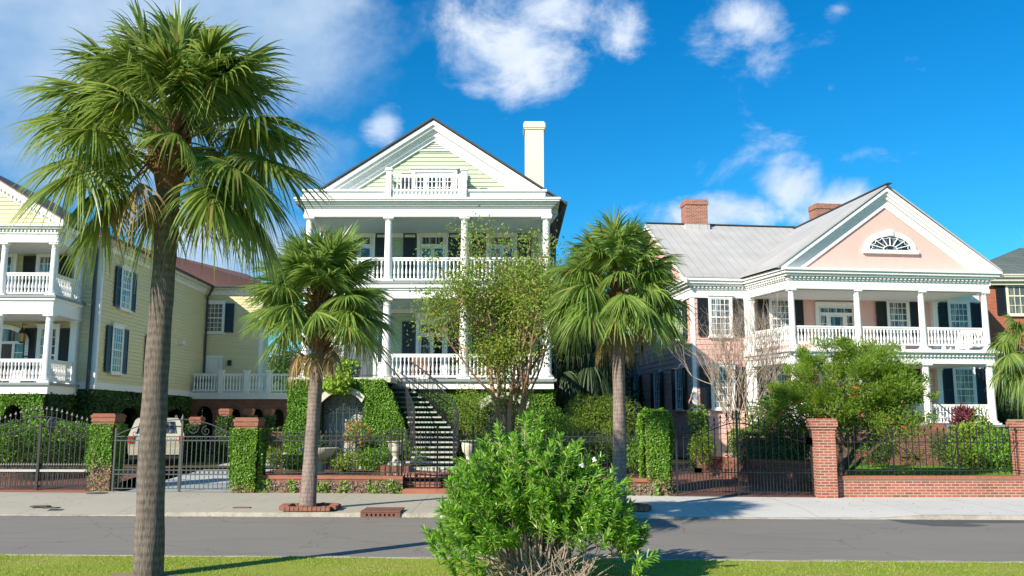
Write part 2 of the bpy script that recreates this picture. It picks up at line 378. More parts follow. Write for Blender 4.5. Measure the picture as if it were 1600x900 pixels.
def palm(name_label, base, pts, radii, heads, fr, mats, group='palm trees along the street', boots=26, boot_r=.24, boot_h=(.0, .9), bsize=.3, label_kw=None, bark='bark_palm'):
    T = Thing('palm_tree', name_label, 'palm tree', base, group=group)
    T.part('trunk', trunk_mb(pts, radii), M[bark], smooth=True)
    top = np.array(pts[-1]); bl, pe, bo = MB(), MB(), MB()
    for i in range(boots):
        a = i*2.4; z = boot_h[0]+(boot_h[1]-boot_h[0])*i/boots; r = boot_r*(1-.35*i/boots)
        d = np.array((math.cos(a), math.sin(a), 0)); p = top+np.array((0, 0, z-.25))+d*r*.35
        q = p+d*(r*.95)+np.array((0, 0, bsize*RNG.uniform(.7, 1.1)))
        mid = (p+q)/2+d*.03; bo.tube([p, mid, q], [.065, .05, .022], 5)
    for (az, el, Lp, Lf, dr, fresh) in fr:
        b = top+np.array((math.cos(az)*.08, math.sin(az)*.08, boot_h[1]*(.35+.5*max(0, math.sin(el)))-.1))
        frond(bl, pe, b, az, el, Lp, Lf, 76, dr, w=.049*Lf**.5, sag=.12+.1*max(0, math.cos(el)))
    dl, dp = MB(), MB()
    for i in range(5):
        a = 1.1+i*1.27+RNG.normal()*.3; frond(dl, dp, top+np.array((math.cos(a)*.12, math.sin(a)*.12, boot_h[0]+.25)), a, math.radians(RNG.uniform(-52, -30)), .5*fr[0][2], .62*fr[0][3], 34, .5, spread=1.5, w=.03, sag=.35)
    T.part('dead_fronds', dl, M['palm_old']); T.part('dead_stalks', dp, M['boot'])
    core = MB(); core.tube2([tuple(top+np.array((0, 0, z))) for z in (-.3, 0, boot_h[1]*.5, boot_h[1])], [radii[-1]*1.02, boot_r*.8, boot_r*.62, .05], 12)
    T.part('leaf_bases', bo, M['boot'], smooth=True)
    T.part('crown_core', core, M['boot'], smooth=True)
    T.part('crown', bl, M[mats[0]]); T.part('leaf_stalks', pe, M['petiole'], smooth=True)
    return T
def make_fronds(n, elmin, elmax, Lp, Lf, dr, seed, power=1.0):
    r = np.random.default_rng(seed); out = []
    for i in range(n):
        t = (i+.5)/n; el = elmax+(elmin-elmax)*t**power
        az = i*2.39996+r.normal()*.15
        out.append((az, math.radians(el+r.normal()*4), Lp*r.uniform(.85, 1.15), Lf*r.uniform(.9, 1.1), dr*r.uniform(.7, 1.3)*(1+.6*t), 1))
    return out

def branch(mb, tips, p, d, L, r, depth, spread=.5, up=.15, kids=(2, 3), n=5, shrink=.72, seg=3, wob=.12, rs=.62, tipall=False):
    P = [np.array(p, float)]; d = unit(np.array(d, float))
    for i in range(seg):
        d = unit(d+RNG.normal(size=3)*wob+np.array((0, 0, up*.3))); P.append(P[-1]+d*L/seg)
    mb.tube(P, np.linspace(r, r*rs*1.05, seg+1), n, False)
    if depth == 0: tips.append((P[-1], d)); return
    if tipall: tips.append((P[-1], d))
    for _ in range(random.randint(*kids)):
        nd = unit(d+RNG.normal(size=3)*spread+np.array((0, 0, up))); branch(mb, tips, P[-1], nd, L*shrink*random.uniform(.75, 1.2), r*rs, depth-1, spread, up, kids, max(3, n-1), shrink, seg, wob, rs, tipall)

def cloud_leaves(mb, C, R, n, size, shell=.55, lump=.25, seed=None, up=.3, aspect=.5, clip=None, lf=3.0):
    """leaves spread through a lumpy ellipsoid's outer volume"""
    r = np.random.default_rng(seed if seed is not None else int(abs(C[0]*91+C[1]*37))+n)
    ph = r.uniform(0, 6, 9); u = unit(r.normal(size=(n, 3)))
    k = 1+lump*(np.sin(lf*u[:, 0]+ph[0])*np.sin(lf*u[:, 1]+ph[1])+.6*np.sin(2.2*lf*u[:, 2]+ph[2]+2*u[:, 0])+.5*np.sin(3*lf*u[:, 0]+ph[3])*np.cos(2.7*lf*u[:, 2]+ph[4]))
    rad = k*(shell+(1-shell)*r.random(n)**.6)
    P = np.array(C)+u*rad[:, None]*np.array(R)
    if clip is not None: m = clip(P); P, u = P[m], u[m]
    T = unit(u*.6+unit(r.normal(size=u.shape))*.9+np.array((0, 0, up))); NF = unit(u+unit(r.normal(size=u.shape))*.7+np.array((0,0,.3)))
    return leaves(mb, P, T, NF, size*r.uniform(.6, 1.25, len(P)), aspect)
def core_blob(mb, C, R, k=.72, lump=.12, n=16):
    th = np.linspace(0, pi, n//2+1); ph = np.arange(n)*2*pi/n; V = []
    for t in th:
        for p in ph:
            f = k*(1+lump*math.sin(3*p+2*t)+lump*math.sin(5*t+p)); V.append((C[0]+R[0]*f*math.sin(t)*math.cos(p), C[1]+R[1]*f*math.sin(t)*math.sin(p), C[2]+R[2]*f*math.cos(t)))
    F = [(i*n+j, (i+1)*n+j, (i+1)*n+(j+1) % n, i*n+(j+1) % n) for i in range(n//2) for j in range(n)]
    return mb.add(V, F)
def surf_leaves(mb, p, u, v, nrm, dens, size, jitter=.05, hole=None, droop=.6, seed=0):
    """ivy over a rectangle p + s*u + t*v"""
    r = np.random.default_rng(seed+int(dens)); p, u, v, nrm = (np.array(a, float) for a in (p, u, v, nrm)); A = np.linalg.norm(np.cross(u, v)); n = int(A*dens)
    s, t = r.random(n), r.random(n)
    P = p+s[:, None]*u+t[:, None]*v
    if hole is not None: k = hole(P); P = P[k]; n = len(P)
    bumpy = .5+.5*np.sin(P[:, 0]*4.1+P[:, 1]*2.3)*np.sin(P[:, 2]*3.7+1.3)
    P = P+nrm*(jitter*(.2+1.3*bumpy*r.random(n)))[:, None]
    T = unit(nrm*.45+unit(r.normal(size=(n, 3)))*.8+np.array((0, 0, -droop))); NF = unit(nrm+unit(r.normal(size=(n, 3)))*.55)
    return leaves(mb, P, T, NF, size*r.uniform(.6, 1.3, n), .85, .1)
def box_leaves(mb, x0, x1, y0, y1, z0, z1, dens, size, jitter=.07, faces='fblrt', seed=0, hole=None):
    if 'f' in faces: surf_leaves(mb, (x0,y0,z0), (x1-x0,0,0), (0,0,z1-z0), (0,-1,0), dens, size, jitter, hole, seed=seed)
    if 'b' in faces: surf_leaves(mb, (x0,y1,z0), (x1-x0,0,0), (0,0,z1-z0), (0,1,0), dens, size, jitter, hole, seed=seed+1)
    if 'l' in faces: surf_leaves(mb, (x0,y0,z0), (0,y1-y0,0), (0,0,z1-z0), (-1,0,0), dens, size, jitter, hole, seed=seed+2)
    if 'r' in faces: surf_leaves(mb, (x1,y0,z0), (0,y1-y0,0), (0,0,z1-z0), (1,0,0), dens, size, jitter, hole, seed=seed+3)
    if 't' in faces: surf_leaves(mb, (x0,y0,z1), (x1-x0,0,0), (0,y1-y0,0), (0,0,1), dens, size, jitter, hole, 0, seed+4)
def clumps(mb, C, R, nc, per, size, cr, aspect=.3, seed=0, zmin=None, inner=.35):
    r = np.random.default_rng(seed); u = unit(r.normal(size=(nc, 3))); rad = inner+(1.02-inner)*r.random(nc)**.45
    K_ = np.array(C)+u*rad[:, None]*np.array(R)
    for k, (c, uu) in enumerate(zip(K_, u)):
        if zmin is not None and c[2] < zmin: continue
        n = int(per*r.uniform(.5, 1.3)); s = cr*r.uniform(.6, 1.25); o = unit(uu*.7+np.array((0, 0, .5))+r.normal(size=3)*.35)
        v = unit(r.normal(size=(n, 3))); P = c+v*s*(r.random(n)**.5)[:, None]*np.array((1, 1, .75))+o*(r.random(n)*s*.9)[:, None]
        leaves(mb, P, unit(v*.6+o+unit(r.normal(size=(n, 3)))*.5), unit(r.normal(size=(n, 3))*.7+np.array((0, -.2, .7))), size*r.uniform(.6, 1.25, n), aspect)
def shrub(label, C, R, n, size, mat, cat='shrub', name='shrub', group=None, lump=.2, aspect=.5, up=.3, flowers=None, stems=10, lf=3.0, shell=.6):
    T = Thing(name, label, cat, (C[0], C[1], C[2]-R[2]), group=group)
    mb = MB(); cloud_leaves(mb, C, R, int(n*1.3), size, shell*.6, lump, up=up, aspect=aspect, lf=lf); T.part('foliage', mb, M[mat])
    st = MB()
    for i in range(stems):
        a = random.uniform(0, 2*pi); q = (C[0]+R[0]*.5*math.cos(a), C[1]+R[1]*.5*math.sin(a), C[2]); st.tube([(C[0]+.05*math.cos(a), C[1]+.05*math.sin(a), C[2]-R[2]), ((C[0]+q[0])/2, (C[1]+q[1])/2, C[2]-R[2]*.5), q], [.02, .015, .008], 4, False)
    T.part('stems', st, M['bark_dark'])
    if flowers:
        fm, fn, fs = flowers; fb = MB(); cloud_leaves(fb, C, np.array(R)*1.04, fn, fs, .93, lump, seed=int(abs(C[0]*91+C[1]*37))+int(n*1.3), aspect=.9, lf=lf); T.part('flowers', fb, M[fm])
    return T
# ---------------------------------------------------------------- architectural builders
def clap(mb, axis, c, u0, u1, z0, z1, out, board=.19, lip=.034, rng=None):
    """overlapping boards on a wall plane. axis 'y': wall at y=c spanning x; 'x': wall at x=c spanning y. out=+-1 outward sign. rng(z)->(u0,u1)"""
    z = z0
    while z < z1-1e-4:
        zt = min(z+board, z1)
        a0, a1 = (u0, u1) if rng is None else rng(z); b0, b1 = (u0, u1) if rng is None else rng(zt)
        if a1-a0 > .02:
            if b1 < b0: b0 = b1 = (b0+b1)/2
            o1, o0 = c+out*lip, c+out*.010; g = .016 if zt-z > .1 else 0
            def p(u, o, zz): return (u, o, zz) if axis == 'y' else (o, u, zz)
            mb.add([p(a0, o1, z), p(a1, o1, z), p(b1, o0, zt-g), p(b0, o0, zt-g), p(a0, c, z), p(a1, c, z), p(b1, c, zt-g), p(b0, c, zt-g)], [(0,1,2,3), (4,5,1,0), (3,2,6,7)])
        z = zt
_cache = {}
def window_mesh(w, h, nx, nz, sash=True, sill=True, cas=.11, head=True):
    """double hung window. returns frame mesh, pane mesh"""
    k = ('w', w, h, nx, nz, sash, sill, cas, head)
    if k in _cache: return _cache[k]
    f, g = MB(), MB()
    for x0 in (-w/2-cas, w/2): f.box(x0, x0+cas, -.09, .0, 0, h)
    f.box(-w/2-cas, w/2+cas, -.095, .0, h, h+cas*1.05)
    if head: f.box(-w/2-cas-.05, w/2+cas+.05, -.15, 0, h+cas*1.05, h+cas*1.05+.05)
    if sill: f.box(-w/2-cas-.05, w/2+cas+.05, -.15, 0, -.09, 0)
    f.box(-w/2, w/2, -.045, -.035, .0, h)
    s = .045; mid = h/2
    f.box(-w/2, -w/2+s, -.075, -.045, 0, h); f.box(w/2-s, w/2, -.075, -.045, 0, h)
    f.box(-w/2+s, w/2-s, -.075, -.045, 0, .07); f.box(-w/2+s, w/2-s, -.075, -.045, h-s, h)
    if sash: f.box(-w/2+s, w/2-s, -.082, -.045, mid-.03, mid+.03)
    for i in range(1, nx): x = -w/2+s+(w-2*s)*i/nx; f.box(x-.013, x+.013, -.068, -.045, .07, h-s)
    for i in range(1, nz):
        z = h*i/nz
        if sash and abs(z-mid) < .05: continue
        f.box(-w/2+s, w/2-s, -.066, -.045, z-.013, z+.013)
    g.face((-w/2+s, -.05, .07), (w/2-s, -.05, .07), (w/2-s, -.05, h-s), (-w/2+s, -.05, h-s))
    _cache[k] = (f.mesh('window_frame'), g.mesh('pane')); return _cache[k]
def unit_mesh(name, w, h, panes, cas=.12, head='cap', solids=(), slab=True):
    """door or french window: white slab with framed glazed fields; panes=(x0,z0,x1,z1,nx,nz)"""
    f, g = MB(), MB()
    f.box(-w/2, w/2, -.04, 0, 0, h)
    for x0 in (-w/2-cas, w/2): f.box(x0, x0+cas, -.1, 0, 0, h)
    f.box(-w/2-cas, w/2+cas, -.105, 0, h, h+cas)
    if head == 'cap': f.box(-w/2-cas-.06, w/2+cas+.06, -.17, 0, h+cas, h+cas+.06)
    if head == 'ped': f.box(-w/2-cas-.04, w/2+cas+.04, -.13, 0, h+cas, h+cas+.18); f.box(-w/2-cas-.09, w/2+cas+.09, -.19, 0, h+cas+.18, h+cas+.24)
    for x0, z0, x1, z1, nx, nz in panes:
        b = .035
        f.box(x0-b, x0, -.07, -.04, z0-b, z1+b); f.box(x1, x1+b, -.07, -.04, z0-b, z1+b); f.box(x0, x1, -.07, -.04, z0-b, z0); f.box(x0, x1, -.07, -.04, z1, z1+b)
        for i in range(1, nx): x = x0+(x1-x0)*i/nx; f.box(x-.012, x+.012, -.062, -.04, z0, z1)
        for i in range(1, nz): z = z0+(z1-z0)*i/nz; f.box(x0, x1, -.06, -.04, z-.012, z+.012)
        g.face((x0, -.045, z0), (x1, -.045, z0), (x1, -.045, z1), (x0, -.045, z1))
    for x0, z0, x1, z1 in solids:      # raised wooden panels
        f.box(x0, x1, -.055, -.04, z0, z1); f.box(x0+.04, x1-.04, -.065, -.055, z0+.04, z1-.04)
    return f.mesh(name), g.mesh('pane')
def shutter_mesh(w, h):
    k = ('s', w, h)
    if k in _cache: return _cache[k]
    f = MB(); s = .055; f.box(-w/2, w/2, -.075, -.05, 0, h)
    for a, b in ((0, s*1.3), (h*.46, h*.46+s), (h-s, h)): f.box(-w/2, w/2, -.1, -.075, a, b)
    for a in (-w/2, w/2-s): f.box(a, a+s, -.1, -.075, 0, h)
    for z0, z1 in ((s*1.3, h*.46), (h*.46+s, h-s)):
        n = int((z1-z0)/.06)
        for i in range(n): z = z0+(z1-z0)*(i+.5)/n; f.add([(-w/2+s, -.094, z-.025), (w/2-s, -.094, z-.025), (w/2-s, -.077, z+.02), (-w/2+s, -.077, z+.02)], [(0,1,2,3)])
    _cache[k] = f.mesh('shutter'); return _cache[k]
def setmat(me, m):
    if not me.materials: me.materials.append(m)
    return me
def put_window(T, pos, rz, w, h, nx, nz, shut=None, sw=None, glass='glass', frame='white', sides='lr', sash=True, label=None, **kw):
    f, g = window_mesh(w, h, nx, nz, sash, **kw)
    if glass != 'glass': k = ('g', w, h, nx, nz, glass); _cache.setdefault(k, g.copy()); g2 = _cache[k]; g2.materials.clear(); g2.materials.append(M[glass]); g = g2
    setmat(f, M[frame]); setmat(g, M['glass'])
    o = T.inst('window', f, pos, rz); p = T.inst('pane', g, None, parent=o)
    if label: o['label'] = label
    if shut:
        sw = sw or w*.5; s = shutter_mesh(round(sw, 2), h); k = ('sm', sw, h, shut); 
        if k not in _cache: c = s.copy(); c.materials.clear(); c.materials.append(M[shut]); _cache[k] = c
        ca, sa = math.cos(rz), math.sin(rz)
        for sd in sides:
            dx = (w/2+.115+sw/2+.01)*(1 if sd == 'r' else -1); T.inst('shutter', _cache[k], (pos[0]+dx*ca, pos[1]+dx*sa, pos[2]), rz)
    return o
def baluster(mb, x, y, z0, z1, r=.034):
    h = z1-z0; P = [(r*.85, 0), (r*.85, .14), (r*.5, .17), (r*1.05, .33), (r*.95, .42), (r*.5, .62), (r*.42, .74), (r*.8, .8), (r*.8, 1)]
    mb.tube2([(x, y, z0+h*t) for _, t in P], [a*1.25 for a, _ in P], 6)
def railing(mb, p, q, z0, h=.9, sp=.135, r=.034, bottom=.1, topw=.1):
    p = np.array(p, float); q = np.array(q, float); L = np.linalg.norm(q-p); n = max(2, int(L/sp))
    mb.bar((*p, z0+h-.035), (*q, z0+h-.035), topw, .07); mb.bar((*p, z0+h-.1), (*q, z0+h-.1), topw*.6, .05); mb.bar((*p, z0+bottom), (*q, z0+bottom), topw*.75, .07)
    for i in range(n): c = p+(q-p)*(i+.5)/n; baluster(mb, c[0], c[1], z0+bottom+.035, z0+h-.12, r)
def column(mb, x, y, z0, z1, r=.15, n=24):
    b = r*1.45
    mb.box(x-b, x+b, y-b, y+b, z0, z0+.07)
    prof = [(b*.95, z0+.07), (b, z0+.10), (b*.95, z0+.14), (r*1.12, z0+.15), (r*1.06, z0+.19), (r, z0+.22)]
    H = z1-z0
    for t in (.3, .5, .7, .85): prof.append((r*(1-.16*(t-.1)**1.3), z0+H*t))
    zt = z1-.28; prof += [(r*.83, zt), (r*.93, zt+.015), (r*.93, zt+.045), (r*.83, zt+.06), (r*.83, zt+.14), (r*1.15, zt+.2), (r*1.2, zt+.215)]
    mb.lathe(prof, x, y, n); mb.box(x-r*1.28, x+r*1.28, y-r*1.28, y+r*1.28, z1-.066, z1)
def pilaster(mb, x0, x1, y0, y1, z0, z1):
    mb.box(x0, x1, y0, y1, z0, z1); e = .025
    mb.box(x0-e, x1+e, y0-e, y1+e, z0, z0+.16); mb.box(x0-e, x1+e, y0-e, y1+e, z1-.22, z1-.17); mb.box(x0-e*1.6, x1+e*1.6, y0-e*1.6, y1+e*1.6, z1-.1, z1-.002)
def entab(mb, pts, layers):
    for z0, z1, o in layers: mb.poly(offset_poly(pts, o), z0, z1)
def dentils(mb, p, q, z0, z1, depth=.07, w=.07, sp=.15, side=1):
    p = np.array(p, float); q = np.array(q, float); L = np.linalg.norm(q-p); d = (q-p)/L; nrm = np.array((d[1], -d[0]))*side
    for i in range(int(L/sp)):
        c = p+d*(i+.5)*sp+nrm*depth/2; a = c-d*w/2; b = c+d*w/2
        mb.bar((*a, (z0+z1)/2), (*b, (z0+z1)/2), depth, z1-z0)
def spear(mb, x, y, z, s=.03, h=.12):
    mb.tube2([(x, y, z-h*.15), (x, y, z+h*.12), (x, y, z+h*.3), (x, y, z+h)], [s*.35, s*.5, s, .002], 4)
def picket(mb, x, y, z0, z1, w=.016): mb.box(x-w/2, x+w/2, y-w/2, y+w/2, z0, z1)
def spiral(mb, c, r0, r1, turns, a0, axis='y', tr=.011, n=18, sgn=1, th=0):
    t = np.linspace(0, 1, n); r = r0+(r1-r0)*t; a = a0+sgn*turns*2*pi*t
    P = [(c[0]+rr*math.cos(aa)*math.cos(th), c[1]+rr*math.cos(aa)*math.sin(th), c[2]+rr*math.sin(aa)) for rr, aa in zip(r, a)]
    mb.tube(P, tr, 4, False)
def arch_wall(mb, axis, c, depth, u0, u1, z0, z1, openings, n=14, pw_=1):
    """wall slab with arched openings: openings (u centre, half width, spring z, arch rise); faces at c and c+depth"""
    def p(u, o, z): return (u, o, z) if axis == 'y' else (o, u, z)
    ops = sorted(openings); cur = u0
    def slab(a, b, za, zb):
        if axis == 'y': mb.box(a, b, min(c, c+depth), max(c, c+depth), za, zb)
        else: mb.box(min(c, c+depth), max(c, c+depth), a, b, za, zb)
    for uc, hw, zs, rise in ops:
        slab(cur, uc-hw, z0, z1)
        for i in range(n):
            ta, tb = pi-pi*i/n, pi-pi*(i+1)/n
            ua, ub = uc+hw*math.cos(ta), uc+hw*math.cos(tb); za, zb = zs+rise*math.sin(ta)**pw_, zs+rise*math.sin(tb)**pw_
            V = [p(ua, c, za), p(ub, c, zb), p(ub, c, z1), p(ua, c, z1), p(ua, c+depth, za), p(ub, c+depth, zb), p(ub, c+depth, z1), p(ua, c+depth, z1)]
            mb.add(V, MB.BF)
        cur = uc+hw
    slab(cur, u1, z0, z1)
# ---------------------------------------------------------------- setting
K = lambda x: 21.2-.042*x      # far kerb face
E_ = lambda x: 15.04-.049*x      # near road edge
PL = lambda x: 26.0-.1*x if x < 8.6 else 25.3   # property line
def grid_surface(name, xs, rows, mat, label_kind='structure'):
    """rows: list of functions x->(y,z)"""
    mb = MB(); V = []; n = len(xs)
    for f in rows:
        for x in xs: y, z = f(x); V.append((x, y, z))
    F = [(i*n+j, i*n+j+1, (i+1)*n+j+1, (i+1)*n+j) for i in range(len(rows)-1) for j in range(n-1)]
    mb.add(V, F); return solo(name, mb, mat, kind=label_kind)
def asphalt():
    n = N('asphalt'); co = obj_co(n); f = n.noise(co, .35, 5); g = n.noise(co, 90, 2); h = n.noise(n.map(co, (.25, 3, 1)), 1.2, 5)
    c = n.mix(f, (.18, .162, .136), (.275, .248, .21)); c = n.mix(n.ramp(h, [(.5, (0,0,0)), (.9, (1,1,1))]), c, (.15, .142, .13))
    c = n.mix(.35, c, n.mix(n.ramp(g, [(.35, (0,0,0)), (.65, (1,1,1))]), (.06, .06, .06), (.30, .29, .28)))
    v = n.n('ShaderNodeTexVoronoi', feature='DISTANCE_TO_EDGE'); v.inputs['Scale'].default_value = .28
    w = n.n('ShaderNodeVectorMath', operation='ADD'); n.l(co, w.inputs[0]); nn = n.n('ShaderNodeTexNoise'); nn.inputs['Scale'].default_value = 1.2; n.l(co, nn.inputs['Vector']); n.l(nn.outputs['Color'], w.inputs[1]); n.l(w.outputs[0], v.inputs['Vector'])
    cr = n.ramp(v.outputs['Distance'], [(0, (1,1,1)), (.006, (0,0,0))]); c = n.mix(cr, c, n.mix(.38, c, (.03, .03, .03)))
    n.principled(c, .9, n.bump(g, .4, .01), spec=.3); return n.m
def concrete(name, c0, joints=2.3, ang=0, c_r=None):
    n = N(name); co = obj_co(n); f = n.noise(co, .5, 6); g = n.noise(co, 40, 3); s = n.noise(co, 2.2, 5)
    base = n.mix(f, sc(c0, .82), sc(c0, 1.08))
    if c_r:      # newer, whiter pavement laid east of the bush
        sx = n.n('ShaderNodeSeparateXYZ'); n.l(co, sx.inputs[0]); r = n.ramp(sx.outputs[0], [(0, (0,0,0)), (.01, (1,1,1))])
        mr = n.n('ShaderNodeMapRange'); n.l(sx.outputs[0], mr.inputs[0]); mr.inputs[1].default_value = 1.1; mr.inputs[2].default_value = 1.14; base = n.mix(mr.outputs[0], base, n.mix(f, sc(c_r, .88), sc(c_r, 1.06)))
    c = n.mix(n.ramp(s, [(.55, (0,0,0)), (.75, (1,1,1))]), base, n.mix(.3, base, sc(c0, .5)))
    c = n.mix(.15, c, n.mix(g, sc(c0, .4), sc(c0, 1.5)))
    if joints:
        sx = n.n('ShaderNodeSeparateXYZ'); n.l(co, sx.inputs[0]); m = n.n('ShaderNodeMath', operation='PINGPONG'); n.l(sx.outputs[0], m.inputs[0]); m.inputs[1].default_value = joints/2
        r = n.ramp(m.outputs[0], [(0, (1,1,1)), (.012, (0,0,0))]); c = n.mix(r, c, n.mix(.75, c, (.05, .045, .04)))
        n.principled(c, .85, n.bump(g, .25, .01), spec=.3)
    else: n.principled(c, .85, n.bump(g, .25, .01), spec=.3)
    return n.m
def groundmat(name, a, b, scale=1.0, c3=None):
    n = N(name); co = obj_co(n); f = n.noise(co, scale, 6, .7); g = n.noise(co, 30, 3, .7)
    c = n.ramp(f, [(.35, a), (.65, b)] if c3 is None else [(.3, a), (.55, b), (.72, c3)]); c = n.mix(.4, c, n.mix(g, sc(a, .5), sc(b, 1.5)))
    n.principled(c, .95, n.bump(g, .8, .03), spec=.1); return n.m
M['asphalt'] = asphalt(); M['walk'] = concrete('sidewalk_concrete', (.40, .37, .30), 2.35, c_r=(.60, .59, .56))
M['kerb'] = groundmat('kerb_stone', (.20, .17, .12), (.42, .39, .33), 2.6, (.50, .40, .27)); M['drive'] = concrete('driveway_concrete', (.42, .44, .45), 0)
M['turf'] = groundmat('grassy_soil', (.18, .24, .03), (.30, .33, .06), .7, (.38, .31, .14)); M['mulch'] = groundmat('red_brown_mulch', (.10, .045, .03), (.20, .095, .06), 9)
M['yard'] = groundmat('dark_yard_soil', (.06, .06, .03), (.11, .10, .05), .8); M['lawnsoil'] = groundmat('green_lawn', (.07, .15, .015), (.13, .24, .03), 1.5)  # yard soil is dark in its own colour
def build_ground():
    xs = [-400, -60, -30]+list(np.arange(-20, 20.1, .8))+[30, 60, 400]
    mb = MB(); mb.face((-1500, -600, -.12), (1500, -600, -.12), (1500, 2400, -.12), (-1500, 2400, -.12)); solo('ground', mb, M['yard'], kind='structure')
    grid_surface('road', xs, [lambda x: (E_(x)-.02, 0), lambda x: (K(x)+.02, 0)], M['asphalt'])
    # wheelchair ramp dips the kerb between x=4 and 8.8
    def dip(x): return .5-.5*math.cos(pi*min(1, max(0, min((x-2.6)/1.6, (9.6-x)/1.4))))
    dip2 = lambda x: .5-.5*math.cos(pi*min(1, max(0, (-8.2-x)/1.2)))
    zk = lambda x: .095-.075*dip(x)-.075*dip2(x)
    xs2 = [-400, -60, -30]+list(np.arange(-20, 20.1, .25))+[30, 60, 400]
    grid_surface('sidewalk', xs2, [lambda x: (K(x)+.17, zk(x)), lambda x: (K(x)+1.3, .115-.01*dip(x)), lambda x: (PL(x)+.25, .125)], M['walk'])
    grid_surface('kerb', xs2, [lambda x: (K(x)-.01, -.03), lambda x: (K(x)+.015+.012*math.sin(x*9)+.012*math.sin(x*23), zk(x)-.016+.006*math.sin(x*13)), lambda x: (K(x)+.05+.01*math.sin(x*17), zk(x)+.004+.005*math.sin(x*5.1)+.004*math.sin(x*19)), lambda x: (K(x)+.17, zk(x)+.004), lambda x: (K(x)+.175, zk(x)-.05)], M['kerb'])
    grid_surface('near_kerb', xs2, [lambda x: (E_(x)+.0, -.02), lambda x: (E_(x)-.01, .028+.006*math.sin(x*4)), lambda x: (E_(x)-.13-.02*math.sin(x*3.1), .03), lambda x: (E_(x)-.16, -.02)], M['kerb'])
    grid_surface('grass_verge', xs, [lambda x: (-300, .0), lambda x: (8, .035), lambda x: (E_(x)-.11, .022)], M['turf'])
    # grass blades
    n = 120000; X = RNG.uniform(-10, 10.5, n); Y = 10.5+(E_(X)-.1-10.5+.05*np.sin(X*7)+.04*np.sin(X*17))*RNG.random(n)**.55
    dens = .5+.5*np.sin(X*1.7+1)*np.sin(Y*2.3+X*.6); k = (RNG.random(n) < .45+.55*dens) & (np.hypot(X+5.3, Y-13.3) > .33); X, Y = X[k], Y[k]; n = len(X); dens = dens[k]
    mb = MB(); D = RNG.normal(size=(n, 3))*.45+np.array((0, 0, 1)); strips(mb, np.stack([X, Y, np.full(n, .015)], 1), D, RNG.uniform(.03, .07, n)*(.75+.5*dens), .009, [1, .8, .1], .35)
    solo('verge_grass', mb, M['grass'], 'short sunlit grass with straw coloured blades on the near verge', 'grass', kind='stuff')
    # garden levels
    def patch(name, x0, x1, y1, z0, z1, mat, yz=6.0, n=3, inset=.28):
        xs = list(np.linspace(x0, x1, n)); grid_surface(name, xs, [lambda x: (PL(x)+(inset if z0 > .3 else .0), z0), lambda x: (PL(x)+yz, z1), lambda x: (y1, z1)], mat)
    patch('brick_court', -60, -12.45, 33.9, .14, .5, M['brick_pave'], 5, 6)
    patch('driveway', -11.45, -8.05, 48, .135, .5, M['drive'], 9)
    patch('garden_bed', -8.05, 4.45, 33.2, .56, .56, M['mulch'])
    patch('brick_driveway', 4.4, 8.5, 34, .14, .52, M['brick_pave'], 7)
    patch('lawn', 8.5, 60, 46, .5, .5, M['lawnsoil'])
    for a, b, y0 in ((-60, -12.3, 33.85), (-12.46, -11.44, 25.6), (-8.05, 4.45, 33.15), (4.4, 8.52, 33.9), (-12.3, -11.4, 33)):
        pass
    mb = MB(); mb.face((-60, 33.8, .47), (8.55, 33.8, .47), (8.55, 160, .47), (-60, 160, .47)); mb.face((8.5, 45.9, .47), (60, 45.9, .47), (60, 160, .47), (8.5, 160, .47)); solo('yard', mb, M['yard'], kind='structure')
    n = 45000; X = RNG.uniform(8.6, 24, n); Y = RNG.uniform(25.8, 34, n); mb = MB(); D = RNG.normal(size=(n, 3))*.4+np.array((0, 0, 1))
    strips(mb, np.stack([X, Y, np.full(n, .49)], 1), D, RNG.uniform(.04, .08, n), .014, [1, .8, .1], .3); solo('lawn_grass', mb, M['lawn'], 'bright green mown lawn behind the brick wall and iron fence', 'grass', kind='stuff')
    mb = MB(); grid = [(18.0, 27.0), (24, 26.0), (24, 27.2), (18.0, 28.4)]; mb.poly(grid, .495, .515); mb.poly([(16.4, 29.5), (18.0, 27.0), (18.0, 28.4), (17.4, 31.5)], .4951, .5151); solo('garden_path', mb, M['drive'], kind='structure')
    mb = MB(); a, b = onz(0, 764, .14)[0]-8, -12.5; grid_surface('brick_apron', [a, -15, b], [lambda x: (PL(x)-.45, .13), lambda x: (PL(x)+.05, .142)], M['brick_edge'])
build_ground()
mb = MB(); mb.face(*[(*onz(px, py, 0)[:2], .004) for px, py in ((1385, 811.5), (1410, 817), (1460, 822), (1520, 823), (1545, 821), (1500, 817.5), (1600, 817), (1600, 812.5))][::1]); M['tar'] = paint('dark_asphalt_patch', (.085, .082, .08), .85, .15, 3, .2, False); solo('road_patch', mb, M['tar'], kind='structure')
def drop(name, label, cat, mb, mat, **k): return solo(name, mb, mat, label, cat, **k)
# storm drain
T = Thing('storm_drain', 'rusty cast iron storm drain inlet set in the far kerb', 'storm drain', (-2.95, K(-2.95)+.2, .0))
x0, x1 = onz(564, 808, 0)[0], onz(626, 808, 0)[0]; yk = K(-2.95)
mb = MB(); mb.prism([(x0, yk-.06, .115), (x1, yk-.06, .115), (x1+.02, yk+.62, .14), (x0+.04, yk+.62, .14)], (0, 0, .03)); T.part('cover_plate', mb, M['rust'])
mb = MB(); nb = 8; w = (x1-x0)
mb.box(x0, x1, yk-.05, yk-.02, .085, .114); mb.box(x0, x1, yk-.05, yk-.02, -.02, .03)
for i in range(nb): x = x0+.1+(w-.2)*i/(nb-1); mb.box(x-.03, x+.03, yk-.05, yk-.021, .03, .085)
mb.box(x0, x0+.1, yk-.049, yk-.022, .03, .085); mb.box(x1-.1, x1, yk-.049, yk-.022, .03, .085); T.part('grate', mb, M['rust'])
